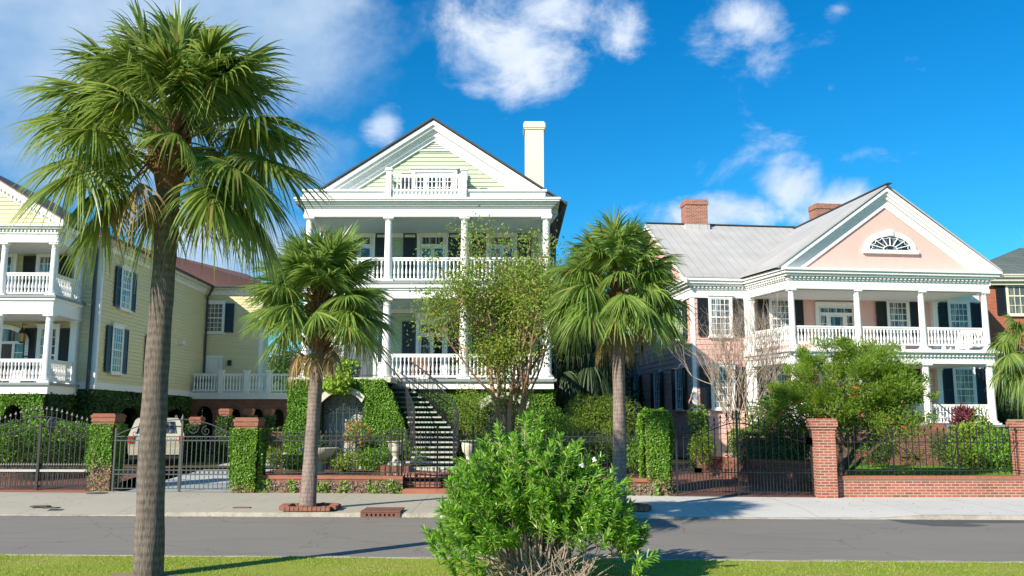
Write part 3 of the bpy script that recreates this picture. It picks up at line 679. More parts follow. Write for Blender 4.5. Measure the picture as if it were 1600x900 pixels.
mb = MB(); mb.box(x0+.02, x1-.02, yk-.018, yk+.0, -.02, .11); T.part('inlet_shade_block', mb, M['dark'])  # solid dark block painted as the shade inside the inlet
# small covers in the pavement
for k, (px, py, w, d, lab, mt) in enumerate(((63, 791, .42, .22, 'small rectangular dark iron cover in the pavement, nearest the left edge', 'darkiron'), (81, 793.5, .34, .2, 'small rectangular dark iron cover in the pavement, right of its twin', 'darkiron'), (378, 793, .42, .12, 'rusty rectangular utility cover in the pavement left of the middle palm', 'rust'))):
    x, y, _ = onz(px, py, .12); mb = MB(); mb.box(x-w/2, x+w/2, y-d/2, y+d/2, .11, .132); mb.box(x-w/2+.04, x+w/2-.04, y-d/2+.04, y+d/2-.04, .132, .137)
    solo('utility_cover', mb, M[mt], lab, 'utility cover', (x, y, .11), group='utility covers in the pavement')
x, y, _ = onz(152, 771, .12); mb = MB(); mb.tube2([(x, y, .11), (x, y, .135), (x, y, .14)], [.3, .3, .27], 24); solo('utility_cover', mb, M['darkiron'], 'round dark iron cover in the pavement below the ivy pillar', 'utility cover', (x, y, .11), group='utility covers in the pavement')
# brick tree surrounds
def surround(cx, cy, hx, hy, lab):
    T = Thing('tree_surround', lab, 'brick edging', (cx, cy, .12), group='brick edgings round the palm trunks'); mb = MB(); r = random.Random(int(cx*10))
    def run(p, q):
        p, q = np.array(p), np.array(q); L = np.linalg.norm(q-p); n = int(L/.105); d = (q-p)/L; nn = np.array((-d[1], d[0]))
        for i in range(n):
            c = p+d*(i+.5)*L/n+nn*r.uniform(-.012, .012); hgt = .1+r.uniform(-.015, .015); mb.bar((*(c-nn*.1), .12+hgt/2), (*(c+nn*.1), .12+hgt/2), L/n-.014, hgt)
    run((cx-hx, cy-hy), (cx+hx, cy-hy)); run((cx-hx, cy+hy), (cx+hx, cy+hy)); run((cx-hx, cy-hy+.1), (cx-hx, cy+hy-.1)); run((cx+hx, cy-hy+.1), (cx+hx, cy+hy-.1))
    T.part('brick_edging', mb, M['brick_cap']); mb = MB(); mb.box(cx-hx+.08, cx+hx-.08, cy-hy+.08, cy+hy-.08, .1, .165); T.part('soil', mb, M['soil'])
surround(-4.85, 22.05, .58, .42, 'low square of red bricks around the middle palm trunk'); surround(2.64, 22.05, .56, .42, 'low square of red bricks around the right palm, half hidden by the oleander')
# ---------------------------------------------------------------- green house
def green_house():
    T = Thing('green_house', 'pale green wooden house with white double porch and tall cream chimney', 'house', (-3.1, 33, .5))
    YB = 35.8; XL, XR = -7.75, 1.32; cols = [-7.6, -4.63, -1.78, 1.29]
    body = MB(); body.box(XL, XR, YB+.002, 50, .5, 10.3); T.part('wall', body, M['cream'])
    w = MB()
    clap(w, 'y', YB, XL, XR, 3.7, 9.8, -1, .155); clap(w, 'x', XL, YB, 50, 3.5, 10.3, -1, .155); clap(w, 'x', XR, YB, 50, 3.5, 10.3, 1, .155)
    ga = lambda z: (-3.03-(13.25-z)/.655, -3.03+(13.25-z)/.655)
    clap(w, 'y', 33.55, 0, 0, 10.45, 12.53, -1, board=.165, rng=ga); T.part('siding', w, M['green'])
    gb = MB(); gb.prism([(-7.2, 33.56, 10.45), (1.15, 33.56, 10.45), (-3.03, 33.56, 13.3)], (0, .2, 0)); T.part('gable_wall', gb, M['green'])
    lv = MB()
    for i in range(7):
        z = 12.56+i*.075; a, b = ga(z)
        if b-a > .05: lv.add([(a, 33.5, z), (b, 33.5, z), (b-.09, 33.55, z+.06), (a+.09, 33.55, z+.06)], [(0,1,2,3)])
    lv.box(-3.03-.95, -3.03+.95, 33.47, 33.56, 12.5, 12.55); T.part('gable_vent', lv, M['white'])
    # raking cornice
    rk = MB()
    def rake(d0, d1, y0, y1, zoff=0):   # band between perpendicular distances below the outer line
        s = .66; ax, az = -3.03, 13.62; run = 4.78
        for sg in (-1, 1):
            P = [(ax, y0, az-d0*1.2), (ax+sg*(run), y0, az-s*run-d0*1.2), (ax+sg*(run), y0, az-s*run-d1*1.2), (ax, y0, az-d1*1.2)]
            rk.prism(P if sg < 0 else P[::-1], (0, y1-y0, 0))
    rake(.0, .15, 33.12, 33.6); rake(.15, .26, 33.2, 33.6); rake(.26, .46, 33.36, 33.6); rake(.46, .6, 33.45, 33.6); T.part('raking_cornice', rk, M['white'])
    rf = MB(); ax, az, s = -3.03, 13.66, .66
    for sg in (-1, 1):
        P = [(ax, 33.06, az), (ax+sg*5.02, 33.06, az-s*5.02), (ax+sg*5.02, 33.06, az-s*5.02+.07), (ax, 33.06, az+.085)]
        rf.prism(P if sg < 0 else P[::-1], (0, 18, 0))
    T.part('roof', rf, M['roof_dark'])
    gt = MB()
    for sg in (-1, 1): x = ax+sg*5.06; gt = MB(); gt.tube([(x, 33.0, 10.33), (x, 50.5, 10.33)], .075, 8); T.part('gutter', gt, M['roof_dark'])
    gt = MB(); gt.tube([(1.98, 33.0, 10.27), (1.9, 33.1, 10.05), (1.62, 33.3, 9.7), (1.62, 33.3, 3.5)], .045, 8); T.part('downpipe', gt, M['roof_dark'])
    # entablatures (rectangle round the porch)
    rect = [(-7.78, 32.83), (1.47, 32.83), (1.47, YB), (-7.78, YB)]
    en = MB(); entab(en, rect, [(9.76, 9.86, .03), (9.86, 10.1, 0), (10.1, 10.15, .06), (10.15, 10.22, .12), (10.22, 10.3, .2), (10.3, 10.36, .3), (10.36, 10.42, .34)])
    entab(en, [(-7.85, 32.75), (1.25, 32.75), (1.25, 33.5), (-7.85, 33.5)], [(10.421, 10.7, 0), (10.7, 10.78, .06)])
    T.part('upper_entablature', en, M['white'])
    tp = MB(); entab(tp, rect, [(10.4205, 10.45, .33)]); T.part('cornice_flashing', tp, M['floor'])
    en = MB(); entab(en, rect, [(6.67, 6.76, .03), (6.76, 6.98, 0), (6.98, 7.06, .05), (7.06, 7.2, .12)]); T.part('lower_entablature', en, M['white'])
    for nm, z, m in (('upper_porch_floor', 7.2, 'floor'), ('lower_porch_floor', 3.6, 'floor')):
        f = MB(); entab(f, rect, [(z+.001, z+.1, .16)]); T.part(nm, f, M[m])
    sk = MB(); entab(sk, rect, [(3.34, 3.6, .05)]); T.part('skirt_board', sk, M['white'])
    for nm, z in (('upper_porch_ceiling', 9.755), ('lower_porch_ceiling', 6.665)):
        c = MB(); c.box(-7.5, 1.2, 33.1, YB-.02, z-.03, z-.001); T.part(nm, c, M['ceil'])
        c = MB(); c.box(-7.5, 1.2, YB-.12, YB-.03, z-.2, z-.03); T.part('ceiling_trim', c, M['white'])
    for x in cols:
        for z0, z1 in ((7.3, 9.76), (3.7, 6.67)):
            c = MB(); column(c, x, 33.0, z0, z1, .165 if z0 < 5 else .15); T.part('column', c, M['white'], smooth=False)
    for x in (-7.6, 1.2):
        for z0, z1 in ((7.3, 9.72), (3.7, 6.63)):
            c = MB(); pilaster(c, x-.13, x+.13, YB-.2, YB-.05, z0, z1); T.part('pilaster', c, M['white'])
    for z0 in (7.3, 3.7):
        for i in range(3):
            if z0 < 5 and i == 0: continue
            r = MB(); railing(r, (cols[i]+.17, 33.0), (cols[i+1]-.17, 33.0), z0, .93, .14, .036); T.part('railing', r, M['white'])
        for x in ((-7.6, 1.29)): r = MB(); railing(r, (x, 33.2), (x, YB-.2), z0, .93, .14, .036); T.part('railing', r, M['white'])
    # windows
    fr, pn = unit_mesh('french_window', 1.02, 2.42, [(-.42, 1.98, .42, 2.28, 3, 1), (-.42, .35, -.07, 1.8, 1, 4), (.07, .35, .42, 1.8, 1, 4)], head='ped', solids=[(-.42, .08, -.07, .28), (.07, .08, .42, .28)])
    setmat(fr, M['white']); setmat(pn, M['glass']); sh = shutter_mesh(.54, 2.4).copy(); sh.materials.append(M['shutter_blue'])
    for px, py, z in ((562, 400, 7.3), (676, 400, 7.3), (784, 400, 7.3), (675, 520, 3.7), (784, 520, 3.7)):
        x = T.hit(px, py, y=YB)[0]; o = T.inst('french_window', fr, (x, YB-.03, z)); T.inst('pane', pn, None, parent=o)
        for sg in (-1, 1): T.inst('shutter', sh, (x+sg*.92, YB-.03, z+.02))
    # entrance door with sidelights at the left of the lower porch
    x = T.hit(561, 560, y=YB)[0]
    sl, sp = unit_mesh('sidelight', .34, 2.3, [(-.1, .8, .1, 2.1, 1, 4)], cas=.09, head='none', solids=[(-.12, .1, .12, .68)])
    setmat(sl, M['white']); setmat(sp, M['glass'])
    for sg in (-1, 1): o = T.inst('sidelight', sl, (x+sg*.86, YB-.03, 3.7)); T.inst('pane', sp, None, parent=o)
    d = MB(); d.box(x-.5, x+.5, YB-.1, YB-.03, 3.7, 6.05)
    for a in (-.42, .04):
        for z0, z1 in ((3.85, 4.45), (4.55, 5.2), (5.3, 5.95)): d.box(x+a, x+a+.38, YB-.12, YB-.1, z0, z1); d.box(x+a+.05, x+a+.33, YB-.135, YB-.12, z0+.05, z1-.05)
    dd = T.part('door', d, M['door_grey']); k = MB(); k.tube([(x+.42, YB-.2, 4.75), (x+.42, YB-.1, 4.75)], .03, 8); T.part('handle', k, M['chrome'], dd)
    h = MB(); h.box(x-1.15, x+1.15, YB-.14, YB-.03, 6.08, 6.3); h.box(x-1.22, x+1.22, YB-.2, YB-.03, 6.3, 6.36); T.part('door_head', h, M['white'])
    # gable window group behind balcony
    xg = T.hit(679, 290, y=33.5)[0]
    fr, pn = unit_mesh('balcony_window', 1.5, 1.15, [(-.66, .1, -.42, 1.0, 1, 4), (-.3, .1, .3, 1.0, 3, 4), (.42, .1, .66, 1.0, 1, 4)], head='cap'); setmat(fr, M['white']); setmat(pn, M['glass'])
    o = T.inst('balcony_window', fr, (xg, 33.51, 10.5)); T.inst('pane', pn, None, parent=o)
    s2 = shutter_mesh(.36, 1.1); a = s2.copy(); a.materials.append(M['shutter_blue']); T.inst('shutter', a, (xg-1.08, 33.51, 10.5)); b = s2.copy(); b.materials.append(M['white']); T.inst('shutter', b, (xg+1.08, 33.51, 10.5))['label'] = 'shutter folded open showing its white face'
    bc = MB(); x0, x1 = T.hit(608, 290, y=32.8)[0], T.hit(725, 290, y=32.8)[0]
    for x in (x0, x1): bc.box(x-.1, x+.1, 32.62, 32.82, 10.46, 11.5); bc.box(x-.14, x+.14, 32.58, 32.86, 11.5, 11.56); bc.box(x-.12, x+.12, 32.6, 32.84, 11.56, 11.6)
    railing(bc, (x0+.1, 32.72), (x1-.1, 32.72), 10.43, .93, .14, .034); railing(bc, (x0, 32.8), (x0, 33.5), 10.43, .93, .14, .034); railing(bc, (x1, 32.8), (x1, 33.5), 10.43, .93, .14, .034)
    T.part('balcony_railing', bc, M['white'])
    ch = MB(); x0, x1 = at(820.5, 240, 37)[0], at(849.5, 240, 37)[0]; zt = at(819, 190, 37)[2]
    ch.box(x0, x1, 37, 38.1, 10, zt-.35); ch.box(x0-.04, x1+.04, 36.96, 38.14, zt-.35, zt-.28); ch.box(x0-.07, x1+.07, 36.93, 38.17, zt-.28, zt-.08); ch.box(x0-.03, x1+.03, 36.97, 38.13, zt-.08, zt); T.part('chimney', ch, M['cream'])
    # basement under the porch, ivy clad, with an arched opening
    bs = MB(); oa, ob = at(752, 660, 33.2)[0], at(823, 660, 33.2)[0]; oc = (oa+ob)/2; hw = (ob-oa)/2
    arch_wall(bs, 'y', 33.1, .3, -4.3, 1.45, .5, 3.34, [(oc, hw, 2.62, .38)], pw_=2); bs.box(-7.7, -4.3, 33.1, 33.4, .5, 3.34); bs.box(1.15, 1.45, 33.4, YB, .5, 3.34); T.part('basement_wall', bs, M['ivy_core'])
    bk = MB(); bk.box(oa-.2, ob+.2, 33.75, 33.85, .5, 3.2); T.part('arch_back', bk, M['stone_g'])
    def archtrim(xc, hw, zs, rise, y, t=.2):
        m = MB(); n = 18
        for i in range(n):
            a, b = pi*i/n, pi*(i+1)/n
            P = [(xc+hw*math.cos(a), y, zs+rise*math.sin(a)**2), (xc+hw*math.cos(b), y, zs+rise*math.sin(b)**2), (xc+(hw+.1)*math.cos(b), y, zs+rise*math.sin(b)**2+t), (xc+(hw+.1)*math.cos(a), y, zs+rise*math.sin(a)**2+t)]
            m.prism(P, (0, .25, 0))
        return m
    tr = archtrim(oc, hw, 2.62, .38, 32.93, .24); T.part('arch_stone', tr, M['stone_g'])
    def scrollgate(x0, x1, z0, zs, rise, y):
        m = MB(); xc = (x0+x1)/2; hw = (x1-x0)/2
        for i in range(7):
            x = x0+(x1-x0)*i/6; zt = zs+rise*max(0, 1-((x-xc)/hw)**2); m.bar((x, y, z0), (x, y, zt), .02, .02, (0, 1, 0))
        for z in (z0+.05, z0+.75, zs-.05): m.bar((x0, y, z), (x1, y, z), .02, .03)
        for k in range(4):
            cx = x0+(x1-x0)*(k+.5)/4
            for sg in (-1, 1):
                spiral(m, (cx+sg*.1, y, zs-.28), .13, .02, 1.4, pi/2, sgn=sg, tr=.014); spiral(m, (cx+sg*.09, y, z0+1.0), .1, .02, 1.3, -pi/2, sgn=sg, tr=.014)
                m.tube([(cx+sg*.2, y, zs-.3), (cx+sg*.1, y, (zs+z0)/2+.3), (cx, y, z0+1.05)], .012, 4, False)
            m.ring((cx, y, zs+.06), .05, .01)
        return m
    T.part('basement_gate', scrollgate(oa+.02, ob-.02, .5, 2.62, .36, 33.3), M['iron_g'])
    iv = MB(); hole = lambda P: ~((np.abs(P[:, 0]-oc) < hw+.16) & (P[:, 2] < 2.82+.42*np.clip(1-((P[:, 0]-oc)/(hw+.16))**2, 0, 1)))
    box_leaves(iv, -4.6, 1.5, 33.05, 35.6, .5, 3.36, 1500, .065, .09, 'fr', 3, hole)
    T.part('wall_ivy', iv, M['ivy'])
    # --- landing block, ivy clad, with arched grotto
    YF = 30.8; xl, xr = at(452, 650, YF)[0], at(601, 620, YF)[0]; ga_, gb_ = at(503, 650, YF)[0], at(566, 650, YF)[0]; gc, gw = (ga_+gb_)/2, (gb_-ga_)/2; zs = at(530, 629, YF)[2]; zr = at(533, 612, YF)[2]-zs
    lb = MB(); arch_wall(lb, 'y', YF, .35, xl, xr, .5, 3.5, [(gc, gw, zs, zr)], pw_=2); lb.box(xl, xl+.3, YF+.35, 32.8, .5, 3.5); lb.box(xr-.3, xr, YF+.35, 32.8, .5, 3.5)
    xe = at(650, 720, YF)[0]; lb.prism([(xr, YF, .5), (xe, YF, .5), (xe-.15, YF, 1.0), (xr+.5, YF, 2.4), (xr, YF, 3.5)], (0, .35, 0)); lb.box(xl, xr, YF+.35, 32.8, 3.4, 3.5)
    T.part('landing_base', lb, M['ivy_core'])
    T.part('grotto_arch_stone', archtrim(gc, gw, zs, zr, YF-.17, .2), M['stone']); bk = MB(); bk.box(ga_-.1, gb_+.1, YF+.6, YF+.7, .5, 3.4); T.part('grotto_back', bk, M['stone_g'])
    T.part('grotto_gate', scrollgate(ga_+.02, gb_-.02, .5, zs, zr, YF+.2), M['iron_g'])
    fl = MB(); fl.box(xl-.05, xr+.2, YF-.08, 32.8, 3.5, 3.66); T.part('landing_floor', fl, M['stone'])
    iv = MB(); hole = lambda P: ~((np.abs(P[:, 0]-gc) < gw+.1) & (P[:, 2] < zs+.15+(zr+.04)*np.clip(1-((P[:, 0]-gc)/(gw+.1))**2, 0, 1)))
    box_leaves(iv, xl, xr, YF-.05, 32.8, .5, 3.62, 2400, .062, .1, 'fl', 7, hole)
    def slope(P):
        z = np.interp(P[:, 0], [xr, xr+.35, xr+.7, xe-.2, xe], [3.6, 2.9, 2.1, 1.2, .6]); return P[:, 2] < z+.05*np.sin(P[:, 0]*30)
    surf_leaves(iv, (xr, YF-.06, .5), (xe-xr, 0, 0), (0, 0, 3.1), (.1, -1, 0), 2400, .062, .12, slope); surf_leaves(iv, (xr, YF, .5), (xe-xr+.3, 1.2, 0), (0, 0, 3.1), (.3, -1, .2), 900, .062, .12, slope)
    T.part('landing_ivy', iv, M['ivy'])
    # --- curved stair
    tl = [(600, 640, 604), (618, 668, 625), (633, 684, 645), (638, 699, 660), (643, 708, 671), (647, 714, 685), (647, 716, 699), (643, 712, 710), (634, 708, 721)]
    ys = np.array([a[2] for a in tl], float); n = 16; yy = np.linspace(604, 721, n); st = MB(); L, R_ = [], []
    for i, y in enumerate(yy):
        Y = 32.4-(32.4-28.7)*(i/(n-1)); a = np.interp(y, ys, [t[0] for t in tl]); b = np.interp(y, ys, [t[1] for t in tl]); p, q = at(a, y, Y), at(b, y, Y)
        st.box(p[0], q[0], Y-.05, Y+.3, p[2]-.05, p[2]); L.append(p); R_.append(q)
    T.part('stair_tread', st, M['stone_g'], label='curving flight of pale stone treads')
    ir = MB(); T_ = lambda P, dz, dy=.1: [(x, y+dy, z+dz) for x, y, z in P]
    ir.tube(T_(L, -.06), .03, 5, False); ir.tube(T_(R_, -.06), .03, 5, False); ir.tube(T_(L, .92), .025, 6, False); ir.tube(T_(R_, .92), .028, 6, False)
    for P in (L, R_):
        for i in range(n-1):
            for t in (0, .33, .66): c = np.array(P[i])*(1-t)+np.array(P[i+1])*t; ir.bar((c[0], c[1]+.1, c[2]-.06), (c[0], c[1]+.1, c[2]+.92), .014, .014, (0, 1, 0))
        c = P[-1]; ir.bar((c[0], c[1]+.1, .55), (c[0], c[1]+.1, c[2]+1.0), .05, .05, (0, 1, 0))
    T.part('stair_railing', ir, M['iron'])
    lr = MB(); xa, xb = xl-.02, at(591, 560, YF)[0]
    for z in (4.58, 3.74): lr.bar((xa, YF, z), (xb, YF, z), .025, .025); lr.bar((xa, YF, z), (xa, 32.7, z), .025, .025)
    for i in range(24): x = xa+(xb-xa)*i/23; lr.bar((x, YF, 3.66), (x, YF, 4.58), .012, .012, (0, 1, 0))
    lr.tube([(xb, YF, 4.58), (L[0][0], L[0][1], L[0][2]+.92)], .022, 5)
    T.part('landing_railing', lr, M['iron'])
    bt = MB(); p, q = at(630, 725, 28.4), at(716, 725, 28.4); bt.box(p[0], q[0], 28.1, 28.7, .55, .78); T.part('bottom_step', bt, M['stone'])
    bt = MB(); bt.box(p[0]-.3, q[0]+.3, 27.0, 28.1, .2, .66); T.part('brick_step', bt, M['brick'])
    return T
GH = green_house()
def yellow_house():
    T = Thing('yellow_house', 'long pale yellow clapboard house with white portico and navy shutters, at the left', 'house', (-16.95, 36.5, .5), th=math.radians(1.8))
    D = 14.0; H0, H1 = 3.46, 9.25; W = 3.2
    c = MB(); c.box(-12, -.002, .002, 24, H0, 9.7); c.box(-.01, W-.002, D+.002, D+1.6, H0, 9.7); T.part('wall', c, M['cream'])
    w = MB(); clap(w, 'y', 0, -11, 0, H0+.28, H1, -1, .165); clap(w, 'x', 0, 0, D, H0+.28, H1, 1, .165); clap(w, 'y', D, 0, W, H0+.28, H1, -1, .165); clap(w, 'x', W, D, D+1.6, H0+.28, H1, 1, .165); T.part('siding', w, M['yellow'])
    tr = MB(); tr.box(-.14, .045, -.045, .14, H0, H1); T.part('corner_board', tr, M['white2']); tr = MB(); tr.box(W-.12, W+.045, D-.045, D+.14, H0, H1); T.part('corner_board', tr, M['white2']); tr = MB(); tr.box(-11, -.142, -.05, 0, H0, H0+.28); tr.box(0, .05, .142, D-.05, H0, H0+.28); tr.box(.05, W, D-.05, D, H0, H0+.28); T.part('skirt_trim', tr, M['white2'])
    fz = MB()   # frieze, dentils and eave
    plan = [(-12, 0), (0, 0), (0, D), (W, D), (W, 24), (-12, 24)]
    fz.box(-11, .06, -.06, .0, H1, 9.55); fz.box(0.0, .06, 0, D-.06, H1, 9.55); fz.box(.06, W+.06, D-.06, D, H1, 9.55); fz.box(W, W+.06, D, D+1.6, H1, 9.55)
    fz.box(-11, .36, -.36, .0, 9.551, 9.68); fz.box(0.0, .36, 0, D-.36, 9.551, 9.68); fz.box(.0, W+.36, D-.36, D, 9.551, 9.68); fz.box(W, W+.36, D, D+1.6, 9.551, 9.68)
    dentils(fz, (.06, .0), (.06, D-.1), 9.4, 9.52, .12, .12, .3); dentils(fz, (.06, D-.06), (W, D-.06), 9.4, 9.52, .12, .12, .3); dentils(fz, (-2, -.06), (0, -.06), 9.4, 9.52, .12, .12, .3)
    T.part('cornice', fz, M['white2'])
    rf = MB(); zr, xr = 12.5, -5.6; e = .5; z0 = 9.7
    rf.add([(e, -e, z0), (e, D-e, z0), (xr, D-e, zr), (xr, 6, zr), (-11.5, -e, z0)], [(0,1,2,3), (4,0,3)])
    rf.add([(e, D-e, z0), (W+e, D-e, z0), (W+e, D+2.2, z0), (W-1.2, D+.9, z0+.9), (xr, D+1.2, zr), (xr, D-e, zr), (xr, D+3, z0)], [(0,1,3,4,5), (1,2,3), (2,6,4,3)])
    rf.add([(e, -e, z0-.06), (e, D-e, z0-.06), (e, D-e, z0), (e, -e, z0), (-11.5, -e, z0-.06), (-11.5, -e, z0), (W+e, D-e, z0-.06), (W+e, D-e, z0)], [(0,1,2,3), (4,0,3,5), (1,6,7,2)])
    T.part('roof', rf, M['roof_brown'])
    gt = MB(); gt.tube([(.53, -.5, 9.66), (.53, D-.55, 9.66)], .06, 8); gt.tube([(.53, D-.53, 9.66), (W+.5, D-.53, 9.66)], .06, 8)
    T.part('gutter', gt, M['roof_dark'])
    dp = MB(); dp.tube([(.5, D-.5, 9.6), (.3, D-.3, 9.3), (.14, D-.16, 9.1), (.14, D-.16, 3.5)], .06, 8); T.part('downpipe', dp, M['roof_dark'])
    dp = MB(); dp.tube([(-.3, -.45, 9.6), (-.2, -.12, 9.2), (-.2, -.12, 3.4)], .065, 8); T.part('downpipe', dp, M['shutter_navy'])
    vp = MB(); p = T.hit(207, 365, x=-2); vp.tube([(-2, p[1], 10.5), (-2, p[1], p[2]-.1)], .09, 10); vp.tube([(-2, p[1], p[2]-.1), (-2, p[1], p[2]+.06)], .14, 10); T.part('roof_vent', vp, M['rust'])
    # side windows
    for px, z in ((190.5, 7.0), (250, 7.0), (182.5, 4.2), (241, 4.2)):
        y = T.hit(px, 500, x=0)[1]; put_window(T, (.03, y, z), pi/2, .98, 1.75 if z > 5 else 1.95, 4, 6, 'shutter_navy', .5, 'glass_c' if z > 5 else 'glass_t', 'white2')
    p = T.hit(336, 488, y=D); put_window(T, (p[0], D-.03, 7.1), 0, .95, 1.65, 4, 6, 'shutter_navy', .5, 'glass_t', 'white2')
    p = T.hit(331, 570, y=D); d, g = unit_mesh('side_door', .95, 2.05, [], cas=.13, head='none', solids=[(-.4, .15, -.03, .9), (.03, .15, .4, .9), (-.4, 1.0, -.03, 1.9), (.03, 1.0, .4, 1.9)]) if False else (None, None)
    d = MB(); d.box(p[0]-.46, p[0]+.46, D-.07, D-.03, 3.7, 5.65)
    for a in (-.38, .04):
        for z in (3.85, 4.85): d.box(p[0]+a, p[0]+a+.34, D-.085, D-.07, z, z+.7)
    for a in (-.6, .46): d.box(p[0]+a, p[0]+a+.14, D-.12, D-.03, 3.7, 5.65)
    d.box(p[0]-.6, p[0]+.6, D-.13, D-.03, 5.65, 5.8); T.part('side_door', d, M['white2'])
    li = MB(); q = T.hit(358, 567, y=D-.2); li.box(q[0]-.09, q[0]+.09, D-.2, D-.03, q[2]-.15, q[2]+.15); T.part('wall_lamp', li, M['iron'])
    li = MB(); q = T.hit(283, 535, x=.1); li.box(.03, .25, q[1]-.15, q[1]+.15, q[2]-.12, q[2]+.12); T.part('wall_vent', li, M['white2'])
    for px, py in ((208, 613), (269, 618)):
        li = MB(); q = T.hit(px, py, x=.15); li.tube([(.05, q[1]-.12, q[2]), (.3, q[1]-.2, q[2]-.1)], [.04, .09], 8); li.tube([(.05, q[1]+.12, q[2]), (.3, q[1]+.2, q[2]-.1)], [.04, .09], 8); li.box(.05, .12, q[1]-.2, q[1]+.2, q[2]-.03, q[2]+.03); T.part('floodlight', li, M['iron'])
    # ---- portico
    yf = -2.35; xr_ = T.hit(83, 430, y=yf)[0]; sp = xr_-T.hit(5, 430, y=yf)[0]; cols = [xr_-sp*i for i in range(5)]; xl = cols[-1]
    rect = [(xl-.17, yf-.17), (xr_+.17, yf-.17), (xr_+.17, 0), (xl-.17, 0)]
    e1 = MB(); entab(e1, rect, [(9.0, 9.12, .02), (9.12, 9.34, 0), (9.34, 9.4, .05), (9.52, 9.6, .16), (9.6, 9.68, .24)]); entab(e1, rect, [(9.4, 9.52, .02)])
    dentils(e1, (xl, yf-.19), (xr_+.17, yf-.19), 9.41, 9.51, .07, .07, .14); dentils(e1, (xr_+.19, yf-.17), (xr_+.19, -.1), 9.41, 9.51, .07, .07, .14, side=1); T.part('upper_entablature', e1, M['white'])
    e1 = MB(); entab(e1, rect, [(6.22, 6.32, .02), (6.32, 6.75, 0), (6.75, 6.85, .07)]); T.part('lower_entablature', e1, M['white'])
    for nm, z in (('upper_porch_floor', 6.851), ('lower_porch_floor', 3.53)): f = MB(); entab(f, rect, [(z, z+.09, .12)]); T.part(nm, f, M['floor'])
    f = MB(); entab(f, rect, [(3.2, 3.53, .02)]); T.part('skirt_board', f, M['white'])
    for nm, z in (('upper_porch_ceiling', 8.995), ('lower_porch_ceiling', 6.215)): f = MB(); f.box(xl, xr_, yf+.1, -.03, z-.02, z); T.part(nm, f, M['ceilw'])
    for z0, z1, r in ((6.94, 9.0, .13), (3.62, 6.22, .15)):
        for x in cols: c = MB(); column(c, x, yf, z0, z1, r); T.part('column', c, M['white'])
        c = MB(); pilaster(c, xr_-.13, xr_+.12, -.32, -.03, z0, z1); T.part('pilaster', c, M['white'])
        for i in range(3): r_ = MB(); railing(r_, (cols[i+1]+.15, yf), (cols[i]-.15, yf), z0, .9, .125, .036); T.part('railing', r_, M['white'])
        r_ = MB(); railing(r_, (xr_, yf+.15), (xr_, -.33), z0, .9, .125, .036); T.part('railing', r_, M['white'])
    # windows under the portico
    for px0, px1, z, h in ((60, 94, 6.95, 1.95), (59, 92, 3.72, 2.2)):
        a, b = T.hit(px0, 400 if z > 5 else 550, y=0)[0], T.hit(px1, 400 if z > 5 else 550, y=0)[0]
        put_window(T, ((a+b)/2, -.03, z), 0, (b-a)*.8, h, 4, 6, 'shutter_black', .5, 'glass_c')
    a, b = T.hit(-8, 400, y=0)[0], T.hit(26, 400, y=0)[0]; fr, pn = unit_mesh('porch_door', .8, 2.05, [(-.28, .7, .28, 1.9, 2, 3)], head='cap', solids=[(-.3, .1, .3, .6)]); setmat(fr, M['white']); setmat(pn, M['glass'])
    o = T.inst('porch_door', fr, ((a+b)/2, -.03, 6.95)); T.inst('pane', pn, None, parent=o)
    # arched entrance
    xc, zt = T.hit(4, 550, y=0)[0], 0
    en = MB(); hw = 1.02
    for i in range(16):
        a, b = pi*i/16, pi*(i+1)/16
        for r0, r1, dd in ((.86, 1.08, .1),):
            P = [(xc+r0*math.cos(a), -.03, 5.35+.62*r0*math.sin(a)), (xc+r0*math.cos(b), -.03, 5.35+.62*r0*math.sin(b)), (xc+r1*math.cos(b), -.03, 5.35+.66*r1*math.sin(b)), (xc+r1*math.cos(a), -.03, 5.35+.66*r1*math.sin(a))]; en.prism(P, (0, -dd, 0))
    for s in (-1, 1): en.box(xc+s*.97-.1, xc+s*.97+.1, -.12, -.03, 3.62, 5.35); en.box(xc+s*.46-.05, xc+s*.46+.05, -.1, -.03, 3.62, 5.3); en.box(xc+s*.5 if s > 0 else xc-.87, xc+.87 if s > 0 else xc-.5, -.09, -.03, 3.62, 4.2)
    for z in (4.55, 4.9): en.box(xc+.5, xc+.87, -.075, -.03, z, z+.04); en.box(xc-.87, xc-.5, -.075, -.03, z, z+.04)
    en.box(xc-.9, xc+.9, -.11, -.03, 5.27, 5.38); T.part('entrance_frame', en, M['white'])
    g = MB(); P = [(xc+.86*math.cos(pi*i/16), -.045, 5.38+.53*math.sin(pi*i/16)) for i in range(17)]; g.face(*P); g.face((xc+.5, -.045, 4.2), (xc+.87, -.045, 4.2), (xc+.87, -.045, 5.27), (xc+.5, -.045, 5.27)); g.face((xc-.87, -.045, 4.2), (xc-.5, -.045, 4.2), (xc-.5, -.045, 5.27), (xc-.87, -.045, 5.27)); T.part('fanlight', g, M['glass'])
    d = MB(); d.box(xc-.41, xc+.41, -.08, -.03, 3.62, 5.27); d.box(xc-.32, xc+.32, -.095, -.08, 3.75, 4.4); d.box(xc-.32, xc+.32, -.095, -.08, 4.5, 5.15); T.part('front_door', d, M['door_brown'])
    # pediment
    yb = yf-.17; run = xr_+.42; xa = (xr_+xl)/2; hw = xr_+.17-xa; s = .6; zb = 9.681; za = zb+hw*s
    p = MB(); clap(p, 'y', yb+.25, 0, 0, zb, za-.1, -1, .165, rng=lambda z: (xa-(za-z)/s, xa+(za-z)/s)); T.part('pediment_siding', p, M['yellow'])
    p = MB(); p.prism([(xa-hw, yb+.27, zb), (xa+hw, yb+.27, zb), (xa, yb+.27, za)], (0, .1, 0)); T.part('pediment_wall', p, M['cream'])
    rk = MB()
